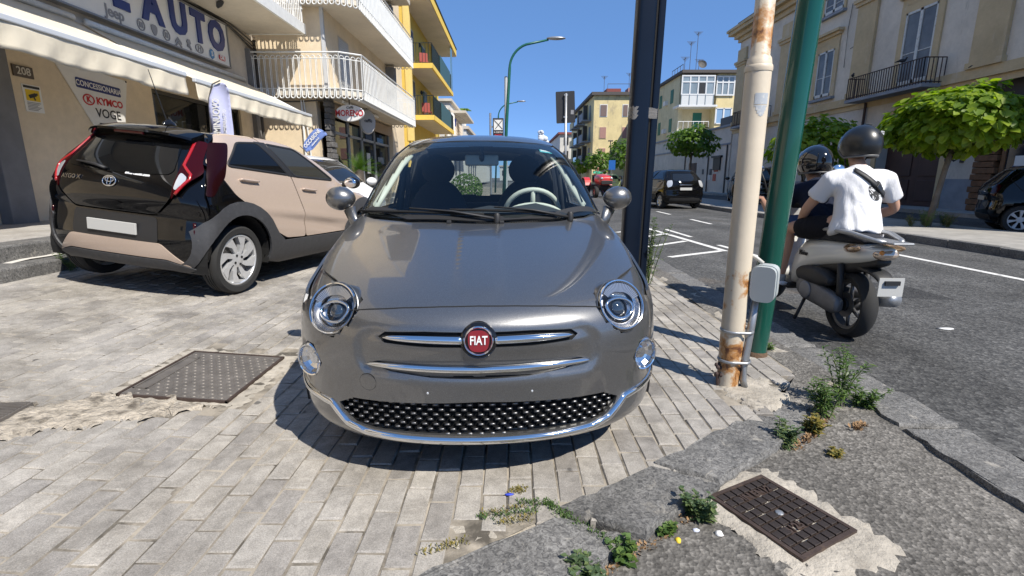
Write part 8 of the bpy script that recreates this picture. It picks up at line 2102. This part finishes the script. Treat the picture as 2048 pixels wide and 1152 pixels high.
Vd = {'p': (0, .72, 1.12, .14), 'c': (0, .62, 1.5, .15, .11), 'n': (0, .58, 1.68, .06), 'h': (0, .54, 1.82, .09), 'h2': (0, .55, 1.90, .08), 'no': (0, .44, 1.82, .02)}; Ed = [('p', 'c'), ('c', 'n'), ('n', 'h'), ('h', 'h2'), ('h', 'no')]
Vs = {'p': (0, .72, 1.14, .17, .13), 'c': (0, .62, 1.50, .18, .13), 'n': (0, .59, 1.64, .09)}; Es = [('p', 'c'), ('c', 'n')]
for s_, k in ((-1, 'l'), (1, 'r')):
    Vd.update({k+'s': (s_*.2, .6, 1.56, .06), k+'e': (s_*.36, .42, 1.36, .045), k+'w': (s_*.2, .22, 1.46, .04), k+'a': (s_*.1, .65, 1.08, .09), k+'k': (s_*.2, .25, 1.05, .07), k+'f': (s_*.22, .1, .72, .05)}); Ed += [('c', k+'s'), (k+'s', k+'e'), (k+'e', k+'w'), ('p', k+'a'), (k+'a', k+'k'), (k+'k', k+'f')]
    Vs.update({k+'s': (s_*.2, .6, 1.56, .085), k+'e': (s_*.30, .5, 1.44, .08)}); Es += [('c', k+'s'), (k+'s', k+'e')]
passer("person", 'driver in a green shirt seated on the red tractor', MT, Vd, Ed, [("shirt", Vs, Es, pm("green_shirt", (.03, .36, .22), .8)), ("trousers", {'p': (0, .72, 1.1, .15), 'la': (-.1, .65, 1.08, .11), 'lk': (-.2, .25, 1.05, .09), 'ra': (.1, .65, 1.08, .11), 'rk': (.2, .25, 1.05, .09)}, [('p', 'la'), ('la', 'lk'), ('p', 'ra'), ('ra', 'rk')], M_jean)], M_skin2)
def stander(x, y, rz, label, top, legs):
    M = Matrix.Translation((x, y, .09)) @ Matrix.Rotation(rz, 4, 'Z')
    V = {'p': (0, 0, .95, .13), 'c': (0, 0, 1.32, .14, .10), 'n': (0, 0, 1.5, .055), 'h': (0, -.01, 1.62, .085), 'h2': (0, 0, 1.7, .08), 'no': (0, -.10, 1.62, .02)}; E = [('p', 'c'), ('c', 'n'), ('n', 'h'), ('h', 'h2'), ('h', 'no')]; T = {'p': (0, 0, .92, .16, .13), 'c': (0, 0, 1.32, .165, .12), 'n': (0, 0, 1.46, .08)}; TE = [('p', 'c'), ('c', 'n')]; Lg = {'p': (0, 0, .93, .14)}; LE = []
    for s_, k in ((-1, 'l'), (1, 'r')):
        V.update({k+'s': (s_*.19, 0, 1.4, .055), k+'e': (s_*.25, .02, 1.12, .045), k+'w': (s_*.24, -.08, .88, .04), k+'k': (s_*.1, -.02*s_, .5, .06), k+'f': (s_*.1, .06*s_, .06, .045)}); E += [('c', k+'s'), (k+'s', k+'e'), (k+'e', k+'w'), ('p', k+'k'), (k+'k', k+'f')]
        T.update({k+'s': (s_*.19, 0, 1.4, .075), k+'e': (s_*.23, .01, 1.2, .07)}); TE += [('c', k+'s'), (k+'s', k+'e')]; Lg.update({k+'k': (s_*.1, -.02*s_, .5, .085), k+'f': (s_*.1, .06*s_, .1, .075)}); LE += [('p', k+'k'), (k+'k', k+'f')]
    passer("person", label, M, V, E, [("shirt", T, TE, top), ("trousers", Lg, LE, legs)], M_skin2)
stander(9.6, 52.0, .6, 'man in a white shirt and blue trousers standing by the distant trees', M_shirt, pm("blue_trousers", (.03, .08, .28), .8))
